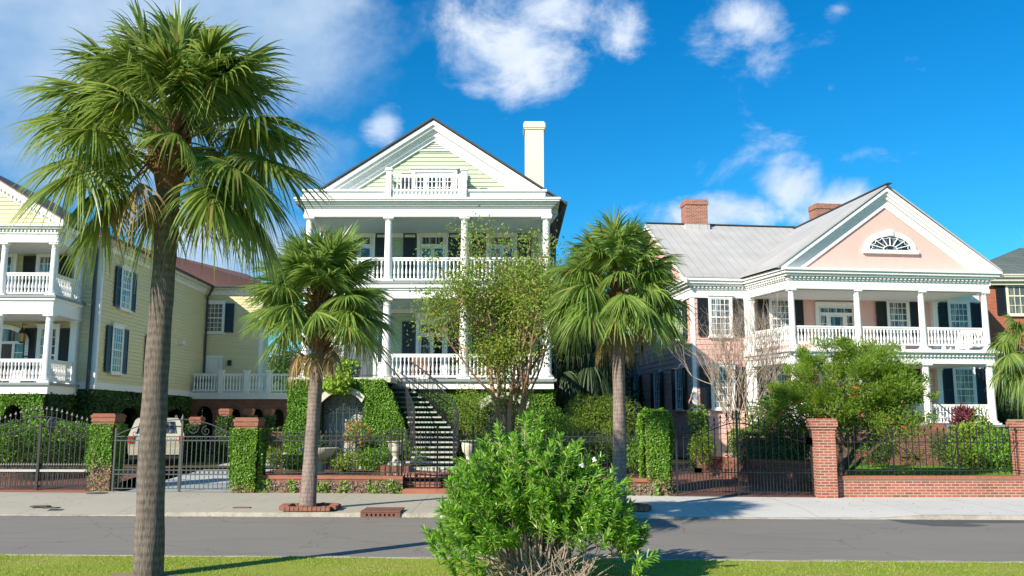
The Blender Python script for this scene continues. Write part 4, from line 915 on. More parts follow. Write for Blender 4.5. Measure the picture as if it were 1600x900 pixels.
    for d0, d1, yy in ((-.3, -.18, yb-.3), (-.18, -.05, yb-.15), (-.05, .16, yb+.05)):
        for sg in (-1, 1):
            P = [(xa, yy, za-d0), (xa+sg*(hw+.28), yy, za-d0-s*(hw+.28)), (xa+sg*(hw+.28), yy, za-d1-s*(hw+.28)), (xa, yy, za-d1)]; rk.prism(P if sg < 0 else P[::-1], (0, yb+.3-yy, 0))
    n = 26
    for i in range(n): x = xa+(hw)*(i+.5)/n; z = za-s*(x-xa); rk.box(x-.04, x+.04, yb-.06, yb+.05, z-.06, z+.05)
    T.part('raking_cornice', rk, M['white'])
    rr = MB()
    for sg in (-1, 1):
        P = [(xa, yb-.34, za+.31), (xa+sg*(hw+.34), yb-.34, za+.31-s*(hw+.34)), (xa+sg*(hw+.34), yb-.34, za+.36-s*(hw+.34)), (xa, yb-.34, za+.36)]; rr.prism(P if sg < 0 else P[::-1], (0, 8, 0))
    T.part('portico_roof', rr, M['roof_brown'])
    # ---- basement with ivy and arches
    b = MB(); zc = T.hit(20, 632, y=yf)[2]
    def ops(L, plane): 
        out = []
        for pa, pb in L:
            if plane[0] == 'y': u0, u1 = T.hit(pa, 640, y=plane[1])[0], T.hit(pb, 640, y=plane[1])[0]
            else: u0, u1 = T.hit(pa, 640, x=plane[1])[1], T.hit(pb, 640, x=plane[1])[1]
            out.append(((u0+u1)/2, (u1-u0)/2, zc-.6, .6))
        return out
    o1 = ops([(5, 40)], ('y', yf-.1)); o2 = ops([(87, 110)], ('y', 0)); o3 = ops([(181, 217), (258, 286)], ('x', 0))
    arch_wall(b, 'y', yf-.1, .4, -9.5, xr_+.1, .5, 3.2, o1); arch_wall(b, 'x', xr_+.1, -.35, yf+.3, 0, .5, 3.2, [(-1.1, .6, zc-.6, .55)])
    arch_wall(b, 'y', 0, .3, xr_+.15, 0, .5, 3.46, []); arch_wall(b, 'x', 0, -.35, .3, D, .5, 3.46, o3); b.box(-9.5, xr_, .0, .3, .5, 3.46); b.box(-9, -.4, 6, 6.2, .5, 3.46); T.part('basement_wall', b, M['ivy_core']); b = MB(); b.box(-4.2, -4, .4, D, .5, 3.4); b.box(-9, -.4, .35, D, 3.3, 3.44); b.box(-9, -.05, D-.2, D, .5, 3.44); T.part('basement_interior', b, M['dark'])  # inner walls and slab coloured near-black as shade behind the arches
    def hole(ops_, ax):
        def f(P):
            k = np.ones(len(P), bool)
            for uc, hw, zs, ri in ops_: k &= ~((np.abs(P[:, ax]-uc) < hw) & (P[:, 2] < zs+ri*np.sqrt(np.clip(1-((P[:, ax]-uc)/hw)**2, 0, 1))))
            return k
        return f
    iv = MB(); surf_leaves(iv, (-9.5, yf-.12, .5), (xr_+9.6, 0, 0), (0, 0, 2.72), (0, -1, 0), 1400, .07, .1, hole(o1, 0)); T.part('front_ivy', iv, M['ivy'])
    iv = MB(); surf_leaves(iv, (xr_+.12, yf, .5), (0, -yf, 0), (0, 0, 2.72), (1, 0, 0), 420, .1, .1, hole([(-1.1, .6, zc-.6, .55)], 1)); surf_leaves(iv, (xr_, -.02, .5), (-xr_+.05, 0, 0), (0, 0, 2.9), (0, -1, 0), 420, .1, .1)
    surf_leaves(iv, (.02, 0, .5), (0, D, 0), (0, 0, 2.93), (1, 0, 0), 330, .11, .14, hole(o3, 1)); T.part('side_ivy', iv, M['ivy_d'])  # darker leaf copy carries the shade on this side
    # ---- deck
    yd = T.hit(295, 613, x=0)[1]; X1 = T.hit(456, 600, y=yd)[0]; zd = 3.66
    d = MB(); d.box(0.06, X1, yd-.05, D-.06, zd-.1, zd); d.box(.06, X1-.05, yd, yd+.15, zd-.34, zd-.1); d.box(.06, X1-.02, yd-.03, yd+.1, zd-.2, zd-.1)
    T.part('deck', d, M['white2']); w = MB(); o4 = ops([(305, 333), (357, 377), (392, 412), (427, 444)], ('y', yd+.12)); o4 = [(a, h_, zc-.45 if i == 0 else zc-.45, .45 if i else .6) for i, (a, h_, _, _) in enumerate(o4)]
    arch_wall(w, 'y', yd+.12, .4, .05, X1-.05, .5, zd-.341, o4); T.part('deck_wall', w, M['brick_old']); bk = MB(); bk.box(.1, X1-.1, yd+2.2, yd+2.3, .5, 3.3); T.part('deck_back_wall', bk, M['dark'])  # back panel coloured near-black as the shade under the deck
    for uc, hw, zs, ri in o4:
        ar = MB()
        for i in range(12):
            a, b_ = pi*i/12+.02, pi*(i+1)/12-.02
            ar.prism([(uc+hw*math.cos(a), yd+.12, zs+ri*math.sin(a)), (uc+hw*math.cos(b_), yd+.12, zs+ri*math.sin(b_)), (uc+(hw+.2)*math.cos(b_), yd+.12, zs+(ri+.2)*math.sin(b_)), (uc+(hw+.2)*math.cos(a), yd+.12, zs+(ri+.2)*math.sin(a))], (0, -.03, 0))
        T.part('brick_arch', ar, M['brick_old'])
    ps = [T.hit(px, 600, y=yd)[0] for px in (345, 385, 420, 455)]; 
    for x in ps: pr = MB(); pr.box(x-.12, x+.12, yd-.1, yd+.1, zd, zd+1.12); pr.box(x-.17, x+.17, yd-.15, yd+.15, zd+1.12, zd+1.2); T.part('deck_post', pr, M['white2'])
    xs = [.1]+ps
    for a, b_ in zip(xs[:-1], xs[1:]): r_ = MB(); railing(r_, (a+.1, yd), (b_-.12, yd), zd, 1.02, .15, .04); T.part('deck_railing', r_, M['white2'])
    r_ = MB(); railing(r_, (ps[-1], yd+.1), (ps[-1], D), zd, 1.02, .15, .04); T.part('deck_railing', r_, M['white2'])
    # things on the deck / porch
    p = T.hit(325, 585, y=D-.8); q = T.o.matrix_world
    return T, (xr_, yf, D, yd)
YH, (yx, yyf, YD, ydk) = yellow_house()
def yw(x, y, z=0):      # yellow frame to world
    a = math.radians(1.8); return (-16.95+x*math.cos(a)-y*math.sin(a), 36.5+x*math.sin(a)+y*math.cos(a), z)
# lantern under the portico
x, y, z = at(34, 527, yw(-4, -.3)[1]); T = Thing('wall_lantern', 'dark hexagonal lantern with warm glass beside the arched entrance', 'lantern', (x, y, z-.25))
mb = MB(); mb.tube2([(x, y, z-.25), (x, y, z-.18)], [.03, .12], 6); mb.tube2([(x, y, z+.16), (x, y, z+.3), (x, y, z+.4)], [.16, .07, .02], 6); mb.bar((x, y, z+.4), (x, y, z+.58), .02, .02); mb.bar((x, y, z+.55), (x, y+.32, z+.55), .025, .025)
for i in range(6): a = i*pi/3+pi/6; mb.bar((x+.12*math.cos(a), y+.12*math.sin(a), z-.18), (x+.15*math.cos(a), y+.15*math.sin(a), z+.17), .018, .018)
T.part('lantern_frame', mb, M['iron']); mb = MB(); mb.tube2([(x, y, z-.17), (x, y, z+.15)], [.105, .135], 6); M['amber'] = paint('amber_glass', (.55, .34, .13), .2, .05, 1, 0, False); T.part('lantern_glass', mb, M['amber'])
x, y, z = at(324, 588, 49.5); mb = MB(); mb.box(x-.45, x+.45, y-.3, y+.3, 3.66, 4.75); T = Thing('air_conditioner', 'grey air conditioner unit on the deck behind the white railing', 'air conditioner', (x, y, 3.66)); T.part('casing', mb, M['stone_g']); mb = MB(); mb.ring((x-.1, y-.31, 4.2), .28, .02, 'y', 20); mb.ring((x-.1, y-.31, 4.2), .15, .02, 'y', 16)
for i in range(8): mb.box(x-.38, x+.38, y-.312, y-.3, 3.8+i*.11, 3.83+i*.11)
T.part('fan_grille', mb, M['iron_g'])
def pink_house():
    TH = math.radians(7.2)
    T = Thing('pink_house', 'large pink house with white two storey portico, fanlight gable and grey metal roof', 'house', (8.2, 40.6, .5), th=TH)
    W, D = 14.1, 11.5; zf = 2.0; ze = 8.6
    ax, ay = 3.3, -3.25; bx = 12.15; b0, b1 = 2.6, 11.85
    body = MB(); body.box(.002, W-.002, .002, D, .5, 8.5); body.prism([(.002, 0.02, 8.5), (.002, D, 8.5), (.002, D/2, 12.2)], (W-.004, 0, 0)); T.part('wall', body, M['pinkflat'])
    w = MB(); clap(w, 'y', 0, 0, b0, 1.15, 7.8, -1, .235); clap(w, 'x', 0, 0, D, 1.15, 8.5, -1, .235)
    clap(w, 'x', -.001, 0, 0, 8.5, 12.2, -1, .235, rng=lambda z: (.05+(z-8.5)*1.545, D-.05-(z-8.5)*1.545)); clap(w, 'x', W, 0, D, 1.15, 8.5, 1, .235); T.part('siding', w, M['pink']); w = MB(); clap(w, 'y', 0, b1, W, 1.15, 7.8, -1, .235); T.part('siding', w, M['pink'])
    fl = MB(); fl.box(b0, b1, -.02, .0, 2.0, 7.8); T.part('porch_wall', fl, M['pinkflat'])
    for q in ((-.05, .13, -.05, .13), (W-.16, W+.05, -.05, .13), (b0-.16, b0+.12, -.1, -.0), (b1-.05, b1+.2, -.1, -.0)): cb = MB(); cb.box(*q, .9, 7.8); T.part('corner_board', cb, M['white'])
    # entablature: main wall + portico with canted left return
    port = [(b0, 0), (ax-.17, ay-.17), (bx+.17, ay-.17), (b1+.1, 0)]
    lay = [(7.75, 7.86, .02), (7.86, 8.12, 0), (8.12, 8.18, .05), (8.28, 8.38, .2), (8.38, 8.5, .3), (8.5, 8.6, .38)]
    e = MB(); entab(e, port, lay+[(8.18, 8.28, .04)])
    for z0, z1, o in lay+[(8.18, 8.28, .04)]:
        e.box(-.06-o, b0-.01, -.06-o, .0, z0, z1+.0005); e.box(-.06-o, .0, 0, D, z0, z1); e.box(b1+.12, W+.06+o, -.06-o, 0, z0, z1+.0005); e.box(W, W+.06+o, 0, D, z0, z1)
    dentils(e, (ax-.17, ay-.21), (bx+.17, ay-.21), 8.19, 8.27, .1, .09, .19); dentils(e, (b0, -.0), (ax-.2, ay-.17), 8.19, 8.27, .14, .09, .19); dentils(e, (0, -.1), (b0, -.1), 8.19, 8.27, .1, .09, .19)
    T.part('upper_entablature', e, M['white'])
    e = MB(); entab(e, port, [(4.6, 4.7, .02), (4.7, 4.9, 0), (4.98, 5.06, .12), (5.06, 5.14, .22), (4.9, 4.98, .03)])
    dentils(e, (ax-.17, ay-.2), (bx+.17, ay-.2), 4.9, 4.97, .08, .08, .17); dentils(e, (b0, 0), (ax-.2, ay-.17), 4.9, 4.97, .12, .08, .17); T.part('lower_entablature', e, M['white'])
    f = MB(); entab(f, port, [(5.1405, 5.2, .1)]); T.part('upper_porch_floor', f, M['white2']); f = MB(); entab(f, port, [(1.92, 2.02, .14)]); T.part('lower_porch_floor', f, M['floor'])
    f = MB(); entab(f, port, [(.5, 1.92, 0)]); T.part('porch_base', f, M['brick'])
    for nm, z in (('upper_porch_ceiling', 7.745), ('lower_porch_ceiling', 4.595)): f = MB(); f.poly(offset_poly(port, -.2), z-.03, z); T.part(nm, f, M['ceilw'])
    cols = [ax+(bx-ax)*i/3 for i in range(4)]
    for z0, z1, r in ((5.2, 7.75, .14), (2.02, 4.6, .165)):
        for x in cols: c = MB(); column(c, x, ay, z0, z1, r); T.part('column', c, M['white'])
        for x in (b0+.15, b1-.1): c = MB(); pilaster(c, x-.12, x+.12, -.26, -.03, z0, z1-.005); T.part('pilaster', c, M['white'])
        for i in range(3):
            if z0 < 3 and i == 1:
                continue
            r_ = MB(); railing(r_, (cols[i]+.16, ay), (cols[i+1]-.16, ay), z0+(.12 if z0 > 3 else 0), .86, .15, .04); T.part('railing', r_, M['white'])
            if z0 > 3:
                for x in (cols[i]+.9, cols[i]+2.0): c = MB(); c.box(x-.06, x+.06, ay-.05, ay+.05, z0, z0+.16); T.part('railing_foot', c, M['white'])
        for p, q in (((b0+.15, -.3), (ax-.03, ay+.18)), ((b1, -.3), (bx, ay+.18))): r_ = MB(); railing(r_, p, q, z0+(.12 if z0 > 3 else 0), .86, .15, .04); T.part('railing', r_, M['white'])
    # gable
    g0, g1 = ax-.17-.5, bx+.17+.5; gx = (g0+g1)/2; hw = (g1-g0)/2; s = .72; yw_ = ay-.17; za = 8.6+hw*s
    p = MB(); p.prism([(g0+.3, yw_+.15, 8.61), (g1-.3, yw_+.15, 8.61), (gx, yw_+.15, za-.25)], (0, .15, 0)); T.part('gable_wall', p, M['pinkflat'])
    rk = MB()
    for d0, d1, yy in ((.03, .17, yw_-.2), (.17, .3, yw_-.12), (.3, .42, yw_-.04), (.42, .75, yw_+.08)):
        for sg in (-1, 1):
            P = [(gx, yy, za-d0*1.15), (gx+sg*hw, yy, za-d0*1.15-s*hw), (gx+sg*hw, yy, max(8.605, za-d1*1.15-s*hw)), (gx+sg*max(0, min(hw, (za-d1*1.15-8.605)/s)), yy, 8.605), (gx, yy, za-d1*1.15)]
            P[1] = (gx+sg*hw, yy, max(8.62, P[1][2])); rk.prism(P if sg < 0 else P[::-1], (0, yw_+.16-yy, 0))
    T.part('raking_cornice', rk, M['white'])
    # fanlight
    q = T.hit(1391, 391, y=yw_+.1); fx, fz = q[0], q[2]; a_, b_ = T.hit(1358, 389, y=yw_+.1)[0], T.hit(1424, 389, y=yw_+.1)[0]; rx = (b_-a_)/2; rz = rx*.62
    f = MB(); n = 24
    for i in range(n):
        t0, t1 = pi*i/n, pi*(i+1)/n; k = .22
        P = [(fx+rx*math.cos(t0), yw_+.15, fz+rz*math.sin(t0)), (fx+rx*math.cos(t1), yw_+.15, fz+rz*math.sin(t1)), (fx+(rx+k)*math.cos(t1), yw_+.15, fz+(rz+k)*math.sin(t1)), (fx+(rx+k)*math.cos(t0), yw_+.15, fz+(rz+k)*math.sin(t0))]; f.prism(P, (0, -.1, 0))
        f.tube([(fx+rx*.33*math.cos(t0), yw_+.08, fz+rz*.33*math.sin(t0)), (fx+rx*.33*math.cos(t1), yw_+.08, fz+rz*.33*math.sin(t1))], .02, 4)
    f.box(fx-rx-.3, fx+rx+.3, yw_-.0, yw_+.15, fz-.16, fz)
    for i in range(1, 8): t = pi*i/8; f.bar((fx+rx*.33*math.cos(t), yw_+.08, fz+rz*.33*math.sin(t)), (fx+rx*.98*math.cos(t), yw_+.08, fz+rz*.98*math.sin(t)), .035, .04, (0, 1, 0))
    for i in range(8):
        t0, t1 = pi*i/8, pi*(i+1)/8; A = np.array((fx+rx*.95*math.cos(t0), yw_+.08, fz+rz*.95*math.sin(t0))); B = np.array((fx+rx*.95*math.cos(t1), yw_+.08, fz+rz*.95*math.sin(t1))); Cc = (A+B)/2*.9+np.array((fx, yw_+.08, fz))*.1; f.tube([A, Cc, B], .015, 4)
    f.box(fx-.13, fx+.13, yw_-.02, yw_+.1, fz+rz+.02, fz+rz+.3); o = T.part('fanlight_frame', f, M['white'])
    g = MB(); g.face(*[(fx+rx*math.cos(pi*i/n), yw_+.12, fz+rz*math.sin(pi*i/n)) for i in range(n+1)]); T.part('fanlight_glass', g, M['glass'], o)
    # roofs
    r = MB(); yr, zr, ev = D/2, 12.4, .45; sl = (zr-8.62)/(yr+ev)
    def slab(P, m, nm):
        P = [np.array(p, float) for p in P]; mb = MB(); mb.prism(P, (0, 0, .07)); return T.part(nm, mb, m)
    slab([(-.45, -ev, 8.62), (g0+.2, -ev, 8.62), (W+.45, -ev, 8.62), (W+.45, yr, zr), (-.45, yr, zr)], M['roof_grey'], 'main_roof')
    slab([(-.45, D+ev, 8.62), (-.45, yr, zr), (W+.45, yr, zr), (W+.45, D+ev, 8.62)], M['roof_grey'], 'rear_roof')
    yb = (za-8.62)/sl-ev
    slab([(g0, yw_-.25, 8.63), (gx, yw_-.25, za+.02), (gx, yb+.6, za+.02), (b0-.45, -ev+.05, 8.63)], M['roof_grey_y'], 'portico_roof')
    slab([(g1, yw_-.25, 8.63), (g1, -ev, 8.63), (gx, yb+.6, za+.02), (gx, yw_-.25, za+.02)], M['roof_grey_y'], 'portico_roof')
    rc = MB(); rc.bar((-.45, yr, zr+.08), (W+.45, yr, zr+.08), .3, .05); rc.bar((gx, yw_-.45, za+.1), (gx, yb+.3, za+.1), .22, .05); rc.box(0, 0, 0, 0, 0, 0) if False else None; T.part('ridge_cap', rc, M['roof_dark'])
    bg = MB()
    for y0, y1, z0_, z1_ in ((-.5, yr, 8.55, zr), (D+.5, yr, 8.55, zr)): bg.prism([(-.46, y0, z0_-.18), (-.46, y1, z1_-.18), (-.46, y1, z1_+.02), (-.46, y0, z0_+.02)], (.12, 0, 0))
    T.part('bargeboard', bg, M['white'])
    # chimneys
    for (px0, px1, pt, py_, lab) in ((1072, 1105, 311, 5.2, None), (1275, 1315, 318, 7.2, None)):
        a, b = T.hit(px0, pt, y=py_)[0], T.hit(px1, pt, y=py_)[0]; zt = T.hit((px0+px1)/2, pt, y=py_)[2]; m = MB()
        m.box(a, b, py_, py_+.9, 9, zt-.3); m.box(a-.04, b+.04, py_-.04, py_+.94, zt-.3, zt-.08); m.box(a-.01, b+.01, py_-.01, py_+.91, zt-.08, zt); c = T.part('chimney', m, M['brick'])
        m = MB(); m.box(a-.07, b+.07, py_-.1, py_+1, 9.5, T.hit((px0+px1)/2, 351, y=py_)[2]); T.part('chimney_flashing', m, M['roof_grey'], c)
    # windows
    def fw(pc, z, h, y=-.03, w=None, pw=None, shut='shutter_black', glass='glass_c', sides='lr', nx=4, nz=6):
        x = T.hit(pc, 500 if z > 5 else 600, y=0)[0]; put_window(T, (x, y, z), 0, w or .95, h, nx, nz, shut, .5, glass, 'white', sides)
    fw(1125, 6.0, 1.72, w=.92); fw(1128.5, 2.72, 1.9, w=.92)
    for pc, z in ((1219, 5.95), (1402, 5.95), (1497, 5.95), (1224, 2.7), (1402, 2.7), (1505, 2.7)): fw(pc, z, 1.75 if z > 5 else 1.9, y=-.05, w=.92)
    x = T.hit(1305, 490, y=0)[0]; fr, pn = unit_mesh('porch_door', 1.75, 2.3, [(-.78, 1.95, .78, 2.15, 4, 1), (-.78, .7, -.5, 1.8, 1, 3), (.5, .7, .78, 1.8, 1, 3), (-.3, .6, .3, 1.75, 1, 1)], head='none', cas=.14, solids=[(-.3, .1, .3, .5)]); setmat(fr, M['white']); setmat(pn, M['glass'])
    for z in (5.2, 2.02): o = T.inst('porch_door', fr, (x, -.05, z)); T.inst('pane', pn, None, parent=o)
    for pc in (1064.5, 1029.5, 997, 1010):
        for z, h in ((5.95, 1.75), (2.7, 1.9)):
            if pc == 1010: continue
            y = T.hit(pc, 520 if z > 5 else 610, x=0)[1]; put_window(T, (-.03, y, z), -pi/2, .9, h, 3, 4, 'shutter_black', .5, 'glass_c')
    y = T.hit(975, 600, x=0)[1]
    for z, h in ((5.95, 1.75), (2.7, 1.9)): put_window(T, (-.03, y+.4, z), -pi/2, .9, h, 3, 4, 'shutter_black', .5, 'glass_c')
    fd = MB(); fd.box(-.06, W+.04, -.06, 0, .5, 1.15); fd.box(-.06, 0, 0, D, .5, 1.15); T.part('foundation', fd, M['pinkflat'])
    # brick steps to the porch
    st = MB(); x0, x1 = cols[1]+.25, cols[2]-.25; n = 9
    for i in range(n): st.box(x0, x1, ay-.3-.32*(n-i), ay-.3-.32*(n-i-1)+.001*i, .5, .5+1.5*(i+1)/(n+0)-.02*0)
    for x in (x0-.3, x1): st.prism([(x, ay-.3, .5), (x, ay-.3, 2.1), (x, ay-.9, 2.1), (x, ay-.35-.32*n, 1.0), (x, ay-.35-.32*n, .5)], (.3, 0, 0))
    T.part('front_steps', st, M['brick_old'])
    ir = MB()
    for x in (x1+.15,):
        P = [(x, ay-.35, 3.0), (x, ay-.8, 2.95), (x+.1, ay-1.6, 2.45), (x+.25, ay-2.6, 2.0), (x+.6, ay-3.2, 1.85)]; ir.tube(P, .025, 5)
        for i in range(9): t = i/8; p = np.array([np.interp(t, np.linspace(0, 1, 5), [q[k] for q in P]) for k in range(3)]); ir.bar(p-np.array((0, 0, .9)), p, .016, .016, (0, 1, 0))
    T.part('step_handrail', ir, M['iron']); return T, TH, cols, ay
PH, pth, pcols, pay = pink_house()
def pw(x, y, z=0): c, s = math.cos(pth), math.sin(pth); return (8.2+x*c-y*s, 40.6+x*s+y*c, z)
# white slatted armchairs on the lower porch
def armchair(label, loc, rz, z0=2.02, mat='white', name='armchair', cat='chair', group='white armchairs on the pink porch', rock=False):
    T = Thing(name, label, cat, (*loc, z0), th=rz, group=group)
    m = MB()
    for i in range(5): m.bar((-.27, -.28+i*.12, z0+.36-i*.02), (.27, -.28+i*.12, z0+.36-i*.02), .09, .022)
    T.part('seat', m, M[mat]); m = MB()
    for i in range(5): x = -.24+i*.12; m.bar((x*.8, .26, z0+.3), (x*1.15, .52, z0+1.05-.09*abs(i-2)*.6), .1, .02, (0, 1, 0))
    m.bar((-.28, .45, z0+.8), (.28, .45, z0+.8), .03, .06); T.part('backrest', m, M[mat])
    for s in (-1, 1):
        m = MB(); m.bar((s*.34, -.36, z0+.58), (s*.34, .42, z0+.56), .13, .025); T.part('armrest', m, M[mat])
        m = MB(); m.bar((s*.31, -.3, z0), (s*.31, -.3, z0+.57), .09, .03, (0, 1, 0)); T.part('leg', m, M[mat]); m = MB(); m.bar((s*.31, .35, z0), (s*.31, .3, z0+.56), .09, .03, (0, 1, 0)); T.part('leg', m, M[mat])
        if rock: m = MB(); m.tube([(s*.31, -.5, z0+.1), (s*.31, -.2, z0+.02), (s*.31, .2, z0+.02), (s*.31, .55, z0+.12)], .022, 5); T.part('rocker', m, M[mat])
for xx, yy, rz, lab in ((pcols[1]+1.3, -1.4, .3, 'white slatted armchair on the pink porch, right of the bottlebrush crown'), (pcols[2]+.9, -1.2, -.2, 'white slatted armchair below the lower right window of the pink house'), (pcols[2]+2.2, -1.3, .25, 'white slatted armchair at the right end of the pink porch'), (pcols[0]+1.6, -1.4, 0, 'white slatted armchair on the left of the pink porch, behind the tree')):
    x, y, _ = pw(xx, yy); armchair(lab, (x, y), pth+rz)
for px, rz, lab in ((660, .2, 'brown wooden rocking chair on the green porch, left of the glazed doors'), (757, -.3, 'brown wooden rocking chair on the green porch, right of the middle columns')):
    x = at(px, 575, 34.8)[0]; armchair(lab, (x, 34.8), rz, 3.7, 'boot', 'rocking_chair', 'rocking chair', 'rocking chairs on the green porch', True)
# ---------------------------------------------------------------- pillars, walls, fences, gates
def brick_cap(m, x0, x1, y0, y1, z, e=.06):
    m.box(x0-e*.4, x1+e*.4, y0-e*.4, y1+e*.4, z, z+.075); m.box(x0-e, x1+e, y0-e, y1+e, z+.075, z+.2); m.box(x0-e*1.5, x1+e*1.5, y0-e*1.5, y1+e*1.5, z+.2, z+.275); m.box(x0-e*.5, x1+e*.5, y0-e*.5, y1+e*.5, z+.275, z+.32)
def ivy_pillar(label, x0, x1, y0, y1, z0, zt, dry=.3, dens=650, leaf='ivy', thick=.12, cap=True, seed=0, size=.055):
    T = Thing('ivy_pillar', label, 'ivy pillar', ((x0+x1)/2, (y0+y1)/2, z0), group='ivy clad brick pillars'); t = thick
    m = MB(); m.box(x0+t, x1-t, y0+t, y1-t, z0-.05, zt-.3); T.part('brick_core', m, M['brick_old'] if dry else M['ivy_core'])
    if cap: m = MB(); brick_cap(m, x0+t*.9, x1-t*.9, y0+t*.9, y1-t*.9, zt-.32, .04); T.part('cap', m, M['brick_cap'])
    zi = zt-.3 if cap else zt
    def top(P): u = P[:, 2]; e = z0+dry*(zi-z0)+.3*np.sin(P[:, 0]*5+P[:, 1]*3)*dry; return RNG.random(len(P)) < np.clip((u-e)/.45+.3, .06, 1)
    m = MB(); box_leaves(m, x0+t*.6, x1-t*.6, y0+t*.6, y1-t*.6, z0, zi, dens, size, t*1.0, 'fblrt' if not cap else 'fblr', seed, top if dry else None); T.part('ivy', m, M[leaf])
    if dry:
        m = MB(); inv = lambda P: P[:, 2] < z0+dry*1.3*(zi-z0)+.2*np.sin(P[:, 0]*6)
        box_leaves(m, x0+t*.7, x1-t*.7, y0+t*.7, y1-t*.7, z0, zi, 420, .05, t*.6, 'flr', seed+9, inv); T.part('dry_vine', m, M['vine_dry'])
    return T
def span(pa, pb, Y, z=.12): return at(pa, 700, Y)[0], at(pb, 700, Y)[0]
x0, x1 = span(136, 178, 27.2); ivy_pillar('ivy covered pillar with brick cap between the arched gate and the driveway gate', x0, x1, 27.2, 28.05, .12, 2.42, .34, 2200, seed=1, thick=.1)
PX1 = x1; PX0 = x0
x0, x1 = span(359, 404, 26.6); ivy_pillar('ivy covered pillar with brick cap right of the driveway gate', x0, x1, 26.6, 27.5, .12, 2.3, .1, 2600, seed=2)
QX0, QX1 = x0, x1
x0, x1 = span(1004, 1050, 25.7); ivy_pillar('tall ivy column with rounded top left of the brick driveway gate', x0, x1, 25.65, 26.6, .12, 2.42, .2, 2800, 'ivy', .14, cap=False, seed=3)
RX1 = x1
for k, (pa, pb, Y, zt, lab) in enumerate(((336, 357, 38.5, 2.7, 'ivy pillar with brick cap beside the driveway, nearest of the row behind'), (375, 393, 42.5, 2.75, 'ivy pillar with brick cap, second of the row under the deck arches'), (408, 424, 45.2, 2.75, 'ivy pillar with brick cap, third of the row under the deck arches'), (290, 314, 38.6, 2.35, 'ivy pillar with brick cap behind the scrolls of the driveway gate'))):
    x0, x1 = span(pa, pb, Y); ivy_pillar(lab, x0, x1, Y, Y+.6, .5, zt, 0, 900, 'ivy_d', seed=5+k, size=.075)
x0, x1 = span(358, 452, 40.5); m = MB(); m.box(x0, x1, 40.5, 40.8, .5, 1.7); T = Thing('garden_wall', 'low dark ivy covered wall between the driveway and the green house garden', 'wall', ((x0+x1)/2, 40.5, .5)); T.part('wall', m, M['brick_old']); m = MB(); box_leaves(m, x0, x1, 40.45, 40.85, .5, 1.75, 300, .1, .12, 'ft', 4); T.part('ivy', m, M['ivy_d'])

# brick pier + low walls
def brick_pier(label, x0, x1, y0, y1, zt):
    T = Thing('brick_pier', label, 'brick pier', ((x0+x1)/2, (y0+y1)/2, .12), group='red brick gate piers'); m = MB(); m.box(x0, x1, y0, y1, .05, zt-.3); T.part('shaft', m, M['brick'])
    m = MB(); m.box(x0-.03, x1+.03, y0-.03, y1+.03, zt-.3, zt-.225); m.box(x0-.065, x1+.065, y0-.065, y1+.065, zt-.225, zt-.06); m.box(x0-.04, x1+.04, y0-.04, y1+.04, zt-.06, zt); T.part('cap', m, M['brick']); return T
a, b = span(1274, 1304, 25.05); brick_pier('red brick pier with corbelled cap between the brick driveway gate and the low wall', a, b, 24.95, 25.5, 2.27); SX0, SX1 = a, b
c, d = span(1594, 1626, 25.3); brick_pier('red brick pier at the right edge of the picture', c, d, 25.2, 25.75, 2.25)
def low_wall(label, x0, x1, yf, zt, t=.3, cap='brick_edge', vines=None, mat='brick'):
    T = Thing('brick_wall', label, 'brick wall', ((x0+x1)/2, yf(x0), .12)); m = MB(); q = MB()
    xs = np.linspace(x0, x1, max(2, int((x1-x0)/2)+1))
    for u, v in zip(xs[:-1], xs[1:]):
        m.prism([(u, yf(u), .05), (v, yf(v), .05), (v, yf(v)+t, .05), (u, yf(u)+t, .05)][::1], (0, 0, zt-.1-.05)); q.prism([(u, yf(u)-.03, zt-.1), (v, yf(v)-.03, zt-.1), (v, yf(v)+t+.03, zt-.1), (u, yf(u)+t+.03, zt-.1)], (0, 0, .1))
    T.part('wall', m, M[mat]); T.part('coping', q, M[cap])
    if vines:
        g, d_ = MB(), MB()
        for u, v in zip(xs[:-1], xs[1:]):
            vec = (v-u, yf(v)-yf(u), 0); base = (u, yf(u)-.03, .12)
            surf_leaves(d_, base, vec, (0, 0, zt-.28), (0, -1, 0), 700, .05, .07); surf_leaves(g, base, vec, (0, 0, zt-.2), (0, -1, 0), 400, .08, .1, lambda P: (np.sin(P[:, 0]*3.1)+np.sin(P[:, 0]*7.7+1)) > .3-vines)
        T.part('dry_vine', d_, M['vine_dry']); T.part('creeper', g, M['ivy'])
    return T
WF = lambda x: 24.35+.0*x
low_wall('low red brick garden wall with soldier course coping below the iron railing on the right', SX1, c, lambda x: 25.2, .7)
mid = lambda x: 26.15-.1*x
g0x, g1x = onz(634, 768, .12)[0], onz(738, 768, .12)[0]
low_wall('low brick wall overgrown with grey vines left of the stair gate', QX0+.5, g0x, mid, .62, .3, 'brick_cap', .6, 'brick_old')
low_wall('low brick wall overgrown with vines right of the stair gate, ending at the ivy column', g1x, RX1-.4, mid, .6, .3, 'brick_cap', .3, 'brick_old')
m = MB(); m.prism([(g0x, mid(g0x)-.1, .1), (g1x, mid(g1x)-.1, .1), (g1x, mid(g1x)+.3, .1), (g0x, mid(g0x)+.3, .1)], (0, 0, .17)); m.prism([(g0x, mid(g0x)+.301, .1), (g1x, mid(g1x)+.301, .1), (g1x, mid(g1x)+.8, .1), (g0x, mid(g0x)+.8, .1)], (0, 0, .36)); solo('gate_step', m, M['brick_cap'], 'brick step under the iron stair gate', 'brick step', ((g0x+g1x)/2, 25.6, .1))
m = MB()
P_ = [onz(1096, 722, .55), onz(1130, 727, .5), onz(1170, 735, .45), onz(1220, 745, .4), onz(1268, 752, .3)]
P_ = [at(1092, 722, 30.5), at(1125, 727, 29.8), at(1165, 735, 28.6), at(1215, 744, 27.4), at(1270, 750, 26.6)]
